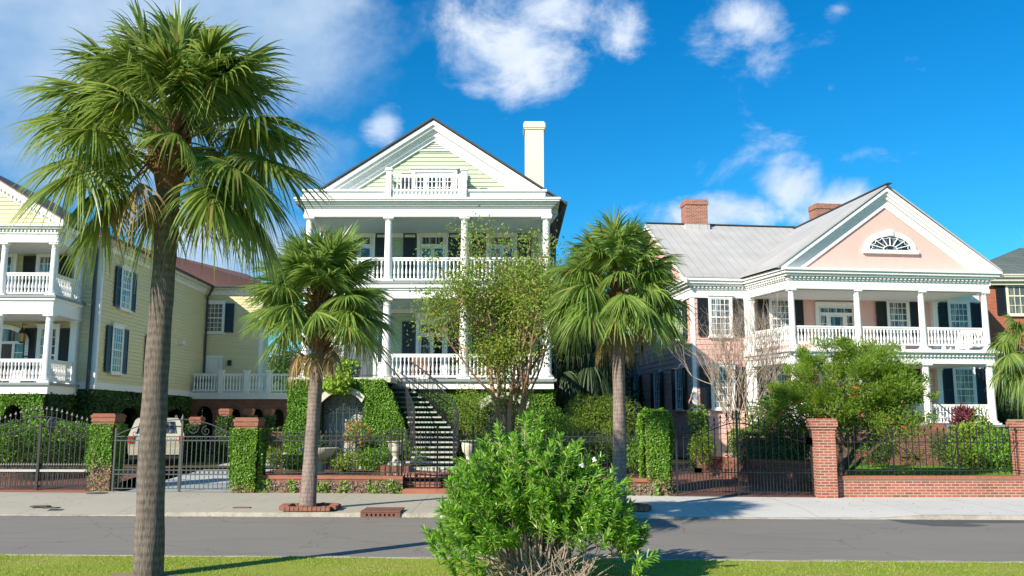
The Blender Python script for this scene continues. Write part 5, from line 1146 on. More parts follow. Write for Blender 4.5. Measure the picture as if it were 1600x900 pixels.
T = Thing('curved_brick_wall', 'low curved brick kerb wall beside the brick driveway under the clipped hedge', 'brick wall', (P_[2][0], P_[2][1], .3))
for p, q in zip(P_[:-1], P_[1:]): m.prism([(p[0], p[1], .2), (q[0], q[1], .2), (q[0], q[1]+.35, .2), (p[0], p[1]+.35, .2)], (0, 0, .75))
T.part('wall', m, M['brick_old']); m = MB()
for p, q in zip(P_[:-1], P_[1:]): m.prism([(p[0], p[1]-.03, .95), (q[0], q[1]-.03, .95), (q[0], q[1]+.38, .95), (p[0], p[1]+.38, .95)], (0, 0, .08))
T.part('coping', m, M['brick_cap'])

def fence_run(T, name, xs, yf, z0, ztops, rails, mat, w=.018, tip=.11, tipw=.03, rings=None, post=None):
    m = MB()
    for x, zt in zip(xs, ztops): picket(m, x, yf(x), z0, zt, w); spear(m, x, yf(x), zt, tipw, tip)
    for z in rails: m.bar((xs[0]-.05, yf(xs[0]), z), (xs[-1]+.05, yf(xs[-1]), z), .03, .025)
    if rings:
        za, zb = rings
        for i in range(len(xs)-1): x = (xs[i]+xs[i+1])/2; m.ring((x, yf(x), (za+zb)/2), (zb-za)*.42, .008, 'y', 10, 4)
    o = T.part(name, m, M[mat]); return o
# middle iron fence, left and right of the stair gate
fy = lambda x: mid(x)+.15
for (xa, xb, lab) in ((QX1+.1, g0x-.2, 'low dark iron railing with ring frieze on the vine covered wall left of the stair'), (g1x+.2, RX1-1.0, 'low dark iron railing behind the oleander, from the stair gate to the ivy column')):
    n = int((xb-xa)/.155); xs = np.linspace(xa, xb, n); T = Thing('iron_fence', lab, 'iron fence', ((xa+xb)/2, fy((xa+xb)/2), .6)); fence_run(T, 'railing_panel', xs, fy, .6, [1.83]*n, [.7, 1.62, 1.76], 'iron', .017, .1, .03, (1.63, 1.75))
T = Thing('iron_gate', 'small iron garden gate in front of the curved stair', 'iron gate', ((g0x+g1x)/2, 25.7, .27))
xs = np.linspace(g0x+.05, g1x-.05, 14); fence_run(T, 'gate_leaf', xs, fy, .3, [1.83]*14, [.38, .95, 1.05, 1.62, 1.76], 'iron', .018, .1, .03, (1.63, 1.75))
for x in (g0x-.05, g1x+.05, (g0x+g1x)/2): m = MB(); m.bar((x, fy(x), .25), (x, fy(x), 2.0), .05, .05, (0, 1, 0)); m.tube2([(x, fy(x), 2.0), (x, fy(x), 2.06)], [.05, .03], 8); T.part('gate_post', m, M['iron'])
x0 = g0x-.28
for cx in (x0,):      # cage post
    m = MB()
    for dx in (-.13, .13):
        for dy in (-.13, .13): m.bar((cx+dx, fy(cx)+dy, .6), (cx+dx, fy(cx)+dy, 1.95), .022, .022, (0, 1, 0))
    for z in (.7, 1.3, 1.75, 1.95):
        for dx in (-.13, .13): m.bar((cx+dx, fy(cx)-.13, z), (cx+dx, fy(cx)+.13, z), .02, .02)
        for dy in (-.13, .13): m.bar((cx-.13, fy(cx)+dy, z), (cx+.13, fy(cx)+dy, z), .02, .02)
    for s in (-1, 1): spiral(m, (cx+s*.06, fy(cx)-.13, 1.5), .055, .015, 1.2, 0, sgn=s, tr=.008, n=10); spiral(m, (cx+s*.06, fy(cx)-.13, 1.05), .055, .015, 1.2, 0, sgn=s, tr=.008, n=10)
    m.tube([(cx-.13, fy(cx), 1.95), (cx, fy(cx), 2.06), (cx+.13, fy(cx), 1.95)], .012, 4); T.part('cage_post', m, M['iron'])
# driveway double gate
gy = lambda x: 27.0-.08*(x+9.5)
T = Thing('driveway_gate', 'grey green iron double gate with scrolled top across the concrete driveway', 'iron gate', (-9.8, gy(-9.8), .14))
xa, xb = PX1+.06, QX0-.0; xc = at(283, 700, gy(-9.7))[0]
for a, b, nm in ((xa, xc-.05, 'gate_leaf'), (xc+.05, xb, 'gate_leaf')):
    n = int((b-a)/.125); xs = np.linspace(a, b, n); mid_ = (a+b)/2
    fence_run(T, nm, xs, gy, .2, [1.62]*n, [.22, .63, .76, 1.62, 1.74], 'iron_g', .018, .01, .01, None)
    m = MB()
    for i in range(n-1): x = (xs[i]+xs[i+1])/2; m.ring((x, gy(x), 1.68), .052, .008, 'y', 10); m.ring((x, gy(x), .695), .052, .008, 'y', 10)
    # swept top: two big scrolls and a curved rail
    w = b-a; sg = 1 if a > xc-.1 else -1; ce = xc
    P = [(ce+sg*w*t, gy(ce), 1.76+.48*(1-t)**.0*math.cos(t*pi/2)**.8) for t in np.linspace(0, 1, 14)]; m.tube(P, .016, 5, False)
    spiral(m, (ce+sg*.32, gy(ce), 1.98), .2, .03, 1.6, pi/2, sgn=-sg, tr=.014, n=26); spiral(m, (ce+sg*.72, gy(ce), 1.9), .15, .02, 1.5, pi/2, sgn=sg, tr=.013, n=24)
    for k in range(3): spiral(m, (ce+sg*(1.0+.2*k), gy(ce), 1.86-.015*k), .09, .02, 1.2, 0, sgn=sg, tr=.01, n=14)
    T.part('gate_scrollwork', m, M['iron_g'])
m = MB(); m.bar((xc, gy(xc), .14), (xc, gy(xc), 2.2), .055, .055, (0, 1, 0)); m.tube2([(xc, gy(xc), z) for z in (2.2, 2.24, 2.28, 2.4)], [.03, .06, .05, .005], 8); m.bar((xa-.02, gy(xa), .14), (xa-.02, gy(xa), 2.0), .05, .05, (0, 1, 0)); T.part('gate_post', m, M['iron_g'])
# arched gate at the left
ly = lambda x: 27.5-.03*(x+13)
T = Thing('arched_gate', 'wide black iron gate with spear topped arch in front of the brick court', 'iron gate', (-14.5, ly(-14.5), .14))
xa, xb = at(-30, 700, 27.5)[0], PX0-.03; xm = at(62, 700, 27.5)[0]
arch = lambda x: 1.93+.36*max(0, math.cos((x-xm)/1.38*pi/2*.92))**1.3 if abs(x-xm) < 1.5 else 1.93
n = int((xb-xa)/.15); xs = np.linspace(xa, xb, n)
fence_run(T, 'gate_leaf', xs, ly, .22, [arch(x)+.22 for x in xs], [.26], 'iron', .02, .13, .045)
m = MB(); m.tube([(x, ly(x), arch(x)+.04) for x in xs], .018, 5, False); m.tube([(x, ly(x), arch(x)*.93-.1) for x in xs], .018, 5, False)
xs2 = np.linspace(xa, xb, 2*n)
for x in xs2: picket(m, x, ly(x), .22, .85, .016); spear(m, x, ly(x), .85, .045, .1)
T.part('arched_rail', m, M['iron']); m = MB(); m.bar((xa, ly(xa)-.03, .72), (xb, ly(xb)-.03, .72), .06, .07); T.part('cross_bar', m, M['stone_g'])  # pale grey cross bar has the sunlit glint put into its colour
m = MB(); m.bar((xm, ly(xm)-.06, .14), (xm, ly(xm)-.06, 2.1), .07, .07, (0, 1, 0)); T.part('gate_post', m, M['iron'])
x = xm; m = MB(); y = ly(x)+.5; T = Thing('post_lantern', 'small verdigris lantern on a post behind the arched gate', 'lantern', (x+.02, y, .5)); m.tube2([(x+.02, y, .5), (x+.02, y, 1.85)], [.035, .03], 8); T.part('post', m, M['iron']); m = MB(); m.tube2([(x+.02, y, z) for z in (1.85, 1.88, 2.15, 2.3)], [.06, .09, .15, .03], 6); T.part('lamp_shade', m, M['iron_g'])
# brick driveway double gate, right
ry = lambda x: 25.5-.08*(x-6)
T = Thing('tall_gate', 'tall black iron double gate with swags between spear pickets, closing the brick driveway', 'iron gate', (6.4, ry(6.4), .14))
xa, xb = at(1058, 700, 25.6)[0], SX0-.04; xc = at(1152, 700, 25.5)[0]
n = int((xb-xa)/.165); xs = np.linspace(xa, xb, n)
top = lambda x: 2.02+.33*math.exp(-((x-xc)/.8)**2)+(.28 if abs(x-xc) < 1.0 and False else 0)-.2*((x-xc)/1.9)**2*(1 if x > xc else .9)
fence_run(T, 'gate_leaf', xs, ry, .2, [top(x) for x in xs], [.25], 'iron', .02, .13, .04)
m = MB()
for i in range(n-1):
    a, b = xs[i], xs[i+1]; za, zb = top(a)-.05, top(b)-.05; m.tube([(a, ry(a), za), ((a+b)/2, ry(a), (za+zb)/2-.1), (b, ry(b), zb)], .01, 4, False)
m.tube([(x, ry(x), top(x)-.2) for x in xs], .014, 4, False)
for x in np.linspace(xa, xb, 2*n-1): picket(m, x, ry(x), .2, .82, .018); spear(m, x, ry(x), .82, .035, .08)
m.bar((xa, ry(xa), .78), (xb, ry(xb), .78), .03, .03); T.part('swag_rail', m, M['iron'])
for x, z in ((xa-.02, 1.9), (xc, 2.5), (xb+.01, 2.05)): m = MB(); m.bar((x, ry(x), .14), (x, ry(x), z), .05, .05, (0, 1, 0)); T.part('gate_post', m, M['iron']); m = MB(); m.box(xb-.12, xb+.02, ry(xb)-.08, ry(xb)+.0, 1.55, 1.75); T.part('lock_box', m, M['iron']); m = MB(); x = at(1090, 730, 25.6)[0]; m.box(x-.1, x+.1, ry(x)-.06, ry(x)+.02, .78, .9); T.part('lock_box', m, M['iron'])
# right iron railing on the brick wall
ry2 = lambda x: 25.35
xa, xb = SX1+.12, c-.08; n = int((xb-xa)/.17); xs = np.linspace(xa, xb, n)
T = Thing('iron_fence', 'black iron railing with swags and spear points on the red brick wall at the right', 'iron fence', ((xa+xb)/2, 25.35, .72)); fence_run(T, 'railing_panel', xs, ry2, .74, [1.93+(.06 if i % 3 == 0 else 0) for i in range(n)], [.84, 1.62], 'iron', .019, .11, .035)
m = MB()
for i in range(n-1): a, b = xs[i], xs[i+1]; m.tube([(a, 25.35, 1.86), ((a+b)/2, 25.35, 1.74), (b, 25.35, 1.86)], .009, 4, False)
T.part('swag_rail', m, M['iron']); m = MB()
for i in (n//3, 2*n//3): x = xs[i]; m.bar((x, 25.37, .72), (x, 25.37, 2.0), .04, .04, (0, 1, 0)); m.bar((x, 25.37, 1.6), (x, 26.0, .5), .02, .02)
T.part('stay_post', m, M['iron'])

# ---------------------------------------------------------------- SUV in the driveway
def suv():
    Y = 35.0; x0, x1 = at(199, 690, Y)[0], at(281, 690, Y)[0]; W = x1-x0; zb = .5
    T = Thing('parked_suv', 'beige estate car with roof rack parked in the driveway, seen from behind', 'car', ((x0+x1)/2, Y, zb)); cx = (x0+x1)/2; L = 4.7
    prof = [(0, .45), (-.06, .6), (-.05, 1.0), (.08, 1.15), (.35, 1.72), (.55, 1.8), (3.0, 1.78), (3.35, 1.2), (4.5, 1.05), (4.7, .8), (4.7, .45)]
    hw = [.92, .93, .95, .94, .76, .68, .68, .86, .88, .84, .84]
    m = MB(); V = []; n = len(prof)
    for s in (-1, 1):
        for (y, z), h in zip(prof, hw): V.append((cx+s*h*W/1.9, Y+y, zb+z))
    F = [tuple(range(n))[::-1], tuple(range(n, 2*n))]+[(i, (i+1) % n, n+(i+1) % n, n+i) for i in range(n)]; m.add(V, F); T.part('body', m, M['carpaint'])
    k = W/1.9
    g = MB(); g.face((cx-.7*k, Y+.1, zb+1.2), (cx+.7*k, Y+.1, zb+1.2), (cx+.6*k, Y+.31, zb+1.66), (cx-.6*k, Y+.31, zb+1.66)); T.part('rear_window', g, M['glass'])
    for s in (-1, 1):
        g = MB(); e = .012
        for ya, yb in ((.62, 1.35), (1.45, 2.2), (2.3, 2.95)):
            P = [(cx+s*(.925*k+e), Y+ya, zb+1.22), (cx+s*(.905*k+e), Y+yb, zb+1.22), (cx+s*(.74*k+e), Y+yb, zb+1.66), (cx+s*(.76*k+e), Y+ya+.05, zb+1.66)]; g.face(*(P if s > 0 else P[::-1]))
        T.part('side_window', g, M['glass'])
        t = MB(); t.box(cx+s*.85*k-.09, cx+s*.85*k+.09, Y-.09, Y+.06, zb+.85, zb+1.12); T.part('taillight', t, M['taillight'])
        r = MB(); r.tube([(cx+s*.6*k, Y+.5, zb+1.84), (cx+s*.6*k, Y+.6, zb+1.9), (cx+s*.6*k, Y+2.9, zb+1.9), (cx+s*.6*k, Y+3.0, zb+1.82)], .025, 6); T.part('roof_rail', r, M['chrome'])
        for y in (.85, 3.75):
            w = MB(); a = np.linspace(0, 2*pi, 21)[:-1]; V = [(cx+s*.92*k-sx*.12*s, Y+y+.34*math.cos(q), zb+.34+.34*math.sin(q)) for sx in (0, 1.9) for q in a]
            w.add(V, [tuple(range(20)), tuple(range(39, 19, -1))]+[(i, (i+1) % 20, 20+(i+1) % 20, 20+i) for i in range(20)]); wo = T.part('wheel', w, M['rubber'])
            h = MB(); V = [(cx+s*(.93*k), Y+y+.2*math.cos(q), zb+.34+.2*math.sin(q)) for q in a]; h.face(*V); T.part('rim', h, M['chrome'], wo)
    b = MB(); b.box(cx-.9*k, cx+.9*k, Y-.16, Y+.05, zb+.4, zb+.62); T.part('bumper', b, M['carpaint']); b = MB(); b.box(cx-.85*k, cx+.85*k, Y-.12, Y+.05, zb+.25, zb+.399); T.part('lower_valance', b, M['rubber'])
    th = math.radians(19); T.o.rotation_euler = (0, 0, th); T.o.location.x += .1
    b = MB(); b.box(cx-.17, cx+.17, Y-.1, Y-.07, zb+.8, zb+.96); T.part('number_plate', b, M['white2']); b = MB(); b.bar((cx-.4, Y+.0, zb+1.76), (cx+.4, Y+.0, zb+1.76), .05, .03); T.part('rear_spoiler', b, M['carpaint'])
suv()

# ---------------------------------------------------------------- urns, pots, garden ornaments
def urn(label, px, Y, z0, r=.28, h=.75, plant='hedge', n=300):
    x = at(px, 700, Y)[0]; T = Thing('stone_urn', label, 'stone urn', (x, Y, z0), group='pale stone urns in the front garden'); m = MB()
    m.box(x-r*.8, x+r*.8, Y-r*.8, Y+r*.8, z0, z0+.1); m.lathe([(r*.6, z0+.1), (r*.35, z0+.2), (r*.3, z0+h*.35), (r*.75, z0+h*.55), (r*.85, z0+h*.8), (r*.8, z0+h*.9), (r*1.1, z0+h*.96), (r*1.05, z0+h)], x, Y, 18); T.part('bowl', m, M['stone'], smooth=False)
    return x
x = urn('pale stone urn on a low brick base left of the curved stair', 619, 28.0, .85); m = MB(); m.box(x-.45, x+.45, 27.6, 28.4, .56, .85); solo('urn_plinth', m, M['brick_old'], 'square brick and slate plinth under the urn left of the stair', 'plinth', (x, 28, .56))
urn('pale stone urn right of the curved stair, partly behind the oleander', 733, 28.4, .85)
x = at(499, 700, 28.6)[0]; T = Thing('stone_basin', 'round pale stone planter basin in front of the ivy grotto', 'planter', (x, 28.6, .56)); m = MB(); m.lathe([(.2, .56), (.14, .7), (.16, .95), (.5, 1.15), (.58, 1.28), (.6, 1.36), (.5, 1.37)], x, 28.6, 22); T.part('bowl', m, M['stone'])
for px, Y in ((428, 27.2), (446, 29)):
    x = at(px, 700, Y)[0]; m = MB(); m.tube2([(x, Y, .56), (x, Y, 1.15)], [.02, .02], 6); m.tube2([(x, Y, 1.15), (x, Y, 1.2)], [.14, .04], 12); solo('path_light', m, M['stone_g'], 'small metal path light %s' % ('nearest the ivy pillar' if px == 428 else 'in front of the ivy block corner'), 'path light', (x, Y, .56), group='path lights in the garden bed')
M['sign'] = M['stone_g']

# ---------------------------------------------------------------- far buildings
def far_house():
    Y = 95; z = lambda py: at(430, py, Y)[2]; X = lambda px: at(px, 570, Y)[0]
    T = Thing('distant_block', 'distant grey flat roofed building with blue fronted wing, seen between the yellow and green houses', 'building', (X(435), Y, .0))
    m = MB(); m.box(X(408), X(457), Y+4, Y+14, 0, z(551)); T.part('wall', m, M['stone_g']); m = MB(); m.box(X(406), X(458), Y+3.8, Y+14, z(551), z(548)); T.part('parapet', m, M['floor'])
    m = MB(); m.box(X(411), X(433), Y, Y+4, 0, z(565)); T.part('blue_wing', m, paint('pale_blue_wall', (.38, .50, .60), .7)); m = MB(); m.prism([(X(410), Y-.3, z(565)), (X(434), Y-.3, z(565)), (X(436), Y+4, z(557)), (X(412), Y+4, z(555))], (0, 0, .15)); T.part('wing_roof', m, paint('purple_roof', (.14, .07, .10), .6))
    for px in (416, 427): m = MB(); m.box(X(px-3.5), X(px+3.5), Y-.06, Y, z(577), z(568)); w = T.part('window', m, M['white']); m = MB(); m.box(X(px-2.6), X(px+2.6), Y-.1, Y-.06, z(576), z(569)); T.part('pane', m, M['glass'], w)
    m = MB()
    for px in (423, 437): m.box(X(px-5), X(px+5), Y+6, Y+8, z(550), z(543))
    T.part('roof_planter', m, M['brick_old'], label='planters with small shrubs on the roof')
far_house()
def brick_house():
    Y = 47.0; xl = at(1531, 560, Y)[0]; T = Thing('red_brick_house', 'red brick house with slate roof and black shutters at the right edge', 'house', (xl, Y, .5)); ze = at(1570, 441, Y)[2]
    m = MB(); m.box(xl, xl+14, Y, Y+12, .4, ze); T.part('wall', m, M['brick_house'])
    m = MB(); m.box(xl-.35, xl+14.4, Y-.4, Y+12.4, ze, ze+.12); m.box(xl-.2, xl+14.2, Y-.25, Y+12.2, ze-.18, ze); T.part('eaves', m, M['stone'])
    m = MB(); e = .45; m.add([(xl-e, Y-e, ze+.13), (xl+14+e, Y-e, ze+.13), (xl+14+e, Y+12+e, ze+.13), (xl-e, Y+12+e, ze+.13), (xl+6, Y+6, ze+3.0), (xl+9, Y+6, ze+3.0)], [(0,1,5,4), (1,2,5), (2,3,4,5), (3,0,4)]); T.part('roof', m, M['slate'])
    for px, z in ((1590, at(1581, 492, Y)[2]), (1575, 3.0), (1640, 6.9)):
        x = at(px, 480, Y)[0]; put_window(T, (x, Y, z), 0, 1.0, 2.0, 3, 4, 'shutter_black', .5, 'glass_t', 'cream')
    m = MB(); m.box(xl-.0, xl+14, Y-.05, Y, 5.2, 5.45); T.part('string_course', m, M['stone'])
brick_house()
m = MB(); xa, xb = at(845, 600, 58)[0], at(985, 600, 58)[0]; T = Thing('rear_outbuilding', 'low red brick outbuilding in the shade behind the palms between the green and pink houses', 'building', ((xa+xb)/2, 58, .47)); m.box(xa, xb, 58, 64, .3, 5.2); T.part('wall', m, M['brick_house']); m = MB(); m.prism([(xa-.3, 57.7, 5.2), (xb+.3, 57.7, 5.2), (xb+.3, 61, 7), (xa-.3, 61, 7)], (0, 0, .1)); T.part('roof', m, M['roof_dark'])
# ---------------------------------------------------------------- palms
def H(px, py, Y): return np.array(at(px, py, Y))
def aimed(C, lst, seed=0):
    """fronds given by the pixel direction in which their fans sit: (dx, dy, depth, fan length)"""
    return lst
r_ = math.radians
bp = [H(231, 893, 13.3), H(238, 700, 13.3), H(249, 520, 13.3), H(258, 400, 13.3), H(265, 268, 13.3)]
bp[0][2] = -.02
base = tuple(bp[0]); top = bp[-1]
fr = []
# (azimuth deg: 0=right, 90=away, 180=left, 270=towards camera; elevation)
spec = [(178, 18, 1.35, 1.15), (196, 2, 1.2, 1.1), (165, 40, 1.3, 1.15), (215, -22, 1.15, 1.1), (232, 12, 1.1, 1.0), (150, 5, 1.2, 1.05), (185, 62, 1.3, 1.1), (140, 62, 1.25, 1.1),
        (100, 78, 1.3, 1.1), (20, 66, 1.3, 1.1), (330, 58, 1.25, 1.1), (0, 42, 1.35, 1.15), (355, 18, 1.3, 1.2), (12, 0, 1.3, 1.2), (340, -12, 1.2, 1.1), (318, -28, 1.05, 1.05), (300, 2, 1.0, .95), (270, 22, 1.0, .95),
        (40, 25, 1.2, 1.1), (60, 0, 1.2, 1.1), (90, 30, 1.2, 1.1), (120, 20, 1.2, 1.1), (30, -28, 1.15, 1.1), (340, 38, 1.2, 1.1), (255, 50, 1.1, 1.0), (208, 38, 1.2, 1.05), (75, 50, 1.2, 1.1), (345, -36, 1.0, 1.0), (200, -38, 1.0, 1.0), (230, 72, 1.2, 1.05), (300, 70, 1.25, 1.05), (130, -15, 1.1, 1.0), (285, 45, 1.05, 1.0), (190, 30, 1.4, 1.1), (25, 45, 1.4, 1.1)]
spec += [(a+17+RNG.normal()*8, e+RNG.uniform(-14, 10), lp*RNG.uniform(.8, 1), lf*.95) for a, e, lp, lf in spec[::2]]
for a, e, lp, lf in spec: fr.append((r_(a+RNG.normal()*5), r_(e+11+RNG.normal()*4), lp*.9, lf*.98, RNG.uniform(.2, .42)+.1*(e < 0), 1))
palm('tall cabbage palm with thick grey trunk in the foreground grass at the left', base, bp, [.212, .185, .168, .163, .172], None, fr, ('palm1',), boots=44, boot_r=.3, boot_h=(.05, .95), bsize=.42)
bp = [H(481, 797, 22.05), H(487, 700, 22.05), H(493, 600, 22.05), H(498, 522, 22.05)]; bp[0][2] = .1
palm('middle cabbage palm standing in a brick edged square on the far pavement', tuple(bp[0]), bp, [.20, .165, .16, .17], None, make_fronds(66, 0, 86, .87, .95, .16, 5, .9), ('palm2',), boots=50, boot_r=.34, boot_h=(-.25, 1.4), bsize=.36, bark='bark_palm2')
bp = [H(968, 797, 22.05), H(969, 700, 22.05), H(967, 600, 22.05), H(965, 505, 22.05)]; bp[0][2] = .1
palm('right cabbage palm with smooth pale trunk rising behind the oleander', tuple(bp[0]), bp, [.175, .16, .15, .145], None, make_fronds(72, -4, 86, .9, .9, .24, 8, .8), ('palm2',), boots=30, boot_r=.24, boot_h=(.05, 1.45), bsize=.3, bark='bark_palm2')
# background palms
bp = [H(893, 700, 37.5), H(893, 620, 37.5), H(893, 548, 37.5)]; bp[0][2] = .45
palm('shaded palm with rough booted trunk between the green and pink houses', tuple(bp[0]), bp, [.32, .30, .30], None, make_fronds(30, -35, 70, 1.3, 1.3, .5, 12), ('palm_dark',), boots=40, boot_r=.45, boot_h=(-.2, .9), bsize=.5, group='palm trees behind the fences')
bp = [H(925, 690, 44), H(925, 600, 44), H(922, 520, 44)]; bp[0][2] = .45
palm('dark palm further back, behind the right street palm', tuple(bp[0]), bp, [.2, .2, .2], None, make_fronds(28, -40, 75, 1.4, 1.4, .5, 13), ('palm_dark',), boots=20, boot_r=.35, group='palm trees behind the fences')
bp = [H(1622, 735, 33), H(1621, 640, 33), H(1618, 565, 33)]; bp[0][2] = .5
palm('fan palm at the right edge in front of the red brick house', tuple(bp[0]), bp, [.2, .19, .18], None, make_fronds(26, -45, 75, .85, .85, .4, 14), ('palm2',), boots=30, boot_r=.3, group='palm trees behind the fences')

# ---------------------------------------------------------------- oleander
def oleander():
    C = np.array((.33, 12.95, .0)); T = Thing('oleander_bush', 'big bright green oleander bush with bare twisted stems at its foot, in the foreground grass', 'bush', (C[0], C[1], .02))
    st, lv, fl = MB(), MB(), MB(); shoots = []
    def outline(ux):      # height of the dome by x offset (-1..1)
        return np.interp(ux, [-1, -.85, -.6, -.3, -.1, .2, .5, .75, 1], [1.05, 1.55, 1.95, 2.2, 2.28, 2.12, 1.9, 1.5, .85])
    nst = 64
    for i in range(nst):
        a = i*2.399+RNG.normal()*.3; rr = math.sqrt((i+.5)/nst); bx, by = .42*rr*math.cos(a), .34*rr*math.sin(a)
        ex, ey = 1.32*rr*math.cos(a), 1.0*rr*math.sin(a)
        zt = outline(ex/1.42)*math.sqrt(max(.15, 1-(ey/1.35)**2))*RNG.uniform(.72, .92)
        if rr > .85: zt *= RNG.uniform(.55, .95)
        p0 = C+(bx, by, 0); p3 = C+(ex, ey, zt-.25); p1 = C+(bx*1.3+ex*.08, by*1.3+ey*.08, zt*.3); p2 = C+(bx*.4+ex*.5, by*.4+ey*.5, zt*.62)
        t = np.linspace(0, 1, 9)[:, None]; P = p0*(1-t)**3+3*p1*t*(1-t)**2+3*p2*t*t*(1-t)+p3*t**3; P += np.cumsum(RNG.normal(size=P.shape)*.012, 0)
        st.tube(P, np.linspace(.024*RNG.uniform(.7, 1.3), .007, 9), 5, False)
        for _ in range(9):
            k = RNG.uniform(.45, 1); b = np.array([np.interp(k, t[:, 0], P[:, j]) for j in range(3)])
            o = unit(np.array((ex*.8+RNG.normal()*.45, ey*.8+RNG.normal()*.5, .75+RNG.normal()*.3))); L = RNG.uniform(.2, .5)
            shoots.append((b, o, L))
    for i in range(360):      # outer shell shoots, filling the outline
        ux = RNG.uniform(-.98, .98); uy = RNG.uniform(-1, .55); h = outline(ux)*math.sqrt(max(0, 1-(uy*.95)**2))
        zz = h*RNG.uniform(.42, 1.0); s = math.sqrt(max(.05, 1-(zz/ (h+.01))**4*.25))
        if zz < .7 and abs(ux-.25) < .55 and RNG.random() < .93: continue
        p = C+np.array((ux*1.33*s, uy*1.2*s, zz-.2)); o = unit(np.array((ux*.55+RNG.normal()*.25, uy*.6+RNG.normal()*.25, 1.05))); shoots.append((p, o, RNG.uniform(.2, .42)))
        if i % 4 == 0: q = C+np.array((ux*.5, uy*.4, zz*.35)); st.tube([q, (q+p)/2+RNG.normal(size=3)*.04, p], [.013, .009, .006], 4, False)
    for a, b_ in ((.98, .62), (1.15, .7), (1.28, .62), (1.05, .82), (1.2, .9)):   # low sprig on the right
        for _ in range(5): shoots.append((C+np.array((a+RNG.normal()*.08, -.25+RNG.normal()*.15, b_+RNG.normal()*.08-.2)), unit(np.array((.6+RNG.normal()*.3, -.2, .8))), .3))
    B, D, L = [], [], []
    for b, o, ln in shoots:
        if b[2] < .5 and abs(b[0]-C[0]-.25) < .8: continue
        st.tube([b, b+o*ln*.5+RNG.normal(size=3)*.01, b+o*ln], [.006, .005, .003], 3, False)
        n = int(ln*125)+8; s = RNG.random(n)**.8; s1 = unit(np.cross(o, RNG.normal(size=3))); s2 = np.cross(o, s1); a = RNG.uniform(0, 2*pi, n)
        ang = np.radians(RNG.uniform(22, 68, n))*(1-.35*s)
        d = np.cos(ang)[:, None]*o+np.sin(ang)[:, None]*(np.cos(a)[:, None]*s1+np.sin(a)[:, None]*s2); B.append(b+np.outer(s*ln, o)); D.append(d); L.append(RNG.uniform(.09, .175, n))
    B, D, L = np.concatenate(B), np.concatenate(D), np.concatenate(L)
    strips(lv, B, D, L, .019, [.25, .85, 1, .75, .12], .22, unit(np.cross(D, unit(RNG.normal(size=D.shape)*.5+np.array((0, -.4, 1))))))
    T.part('foliage', lv, M['oleander']); T.part('stems', st, M['bark_grey'])
    tw = MB()       # dead twigs at the foot
    for i in range(120):
        a = RNG.uniform(0, 2*pi); p = C+np.array((RNG.uniform(-.55, .65), -.35-RNG.uniform(0, .35), 0)); d = unit(np.array((RNG.normal()*.9, -.3+RNG.normal()*.3, RNG.uniform(.25, 1.3)))); l = RNG.uniform(.3, .75)
        tw.tube([p, p+d*l*.5+RNG.normal(size=3)*.03, p+d*l+RNG.normal(size=3)*.05], [.012, .009, .004], 4, False)
    T.part('bare_twigs', tw, M['bark_grey'])
    for px, py in ((928, 718), (909, 727), (692, 806)):
        c = np.array(at(px, py, 12.0 if px > 700 else 12.6)); fl.add(*([], [])) if False else None; u = runit(14)*np.array((1, 1, .8)); leaves(fl, np.tile(c, (14, 1)), u, runit(14), .042, .8)
    T.part('flowers', fl, M['whitefl'], label='small white flower clusters')
oleander()

# ---------------------------------------------------------------- crape myrtle in front of the green house
def tree(label, name, cat, base, starts, leafm, barkm, nl, size, spread, lumpR, cargs, flowers=None, aspect=.5, group=None):
    T = Thing(name, label, cat, base, group=group); tr, tips = MB(), []
    for d, L, r in starts: branch(tr, tips, base, d, L, r, **cargs)
    T.part('trunk', tr, M[barkm], smooth=True); P = np.array([t[0] for t in tips]); mb = MB()
    n = nl; idx = RNG.integers(0, len(P), n); Q = P[idx]+RNG.normal(size=(n, 3))*lumpR*np.array((1, 1, .8)); leaves(mb, Q, unit(RNG.normal(size=(n, 3))+np.array((0, 0, -.1))), unit(RNG.normal(size=(n, 3))*.6+np.array((0, -.2, .8))), size*RNG.uniform(.6, 1.3, n), aspect); T.part('crown', mb, M[leafm])
    if flowers: fm, k, s = flowers; idx = RNG.integers(0, len(P), k); Q = P[idx]+RNG.normal(size=(k, 3))*lumpR*1.1; fb = MB(); 
    if flowers:
        Q = np.repeat(Q, 6, 0); leaves(fb, Q+RNG.normal(size=Q.shape)*s*.5, runit(len(Q)), runit(len(Q)), s*.9, .8); T.part('flowers', fb, M[fm])
    return T, P
random.seed(21)
b = at(797, 735, 27.6); b = (b[0], 27.6, .55)
tree('slender crape myrtle with tan stems and sparse reddish green leaves before the green house', 'crape_myrtle_tree', 'tree', b, [((dx, dy, 1), L, r) for dx, dy, L, r in ((-.14, .05, 2.3, .085), (.06, -.06, 2.5, .1), (.14, .08, 2.4, .09), (.22, -.05, 2.3, .075), (-.27, -.02, 2.3, .07), (.02, .14, 2.3, .07), (.18, .15, 2.4, .06), (-.18, .2, 2.1, .055), (.0, -.1, 1.6, .05))],
     'crape', 'bark_tan', 34000, .105, 1, .28, dict(depth=4, spread=.46, up=.2, kids=(2, 3), n=7, shrink=.72, tipall=True, seg=4, wob=.07, rs=.6), ('pinkfl', 22, .07))
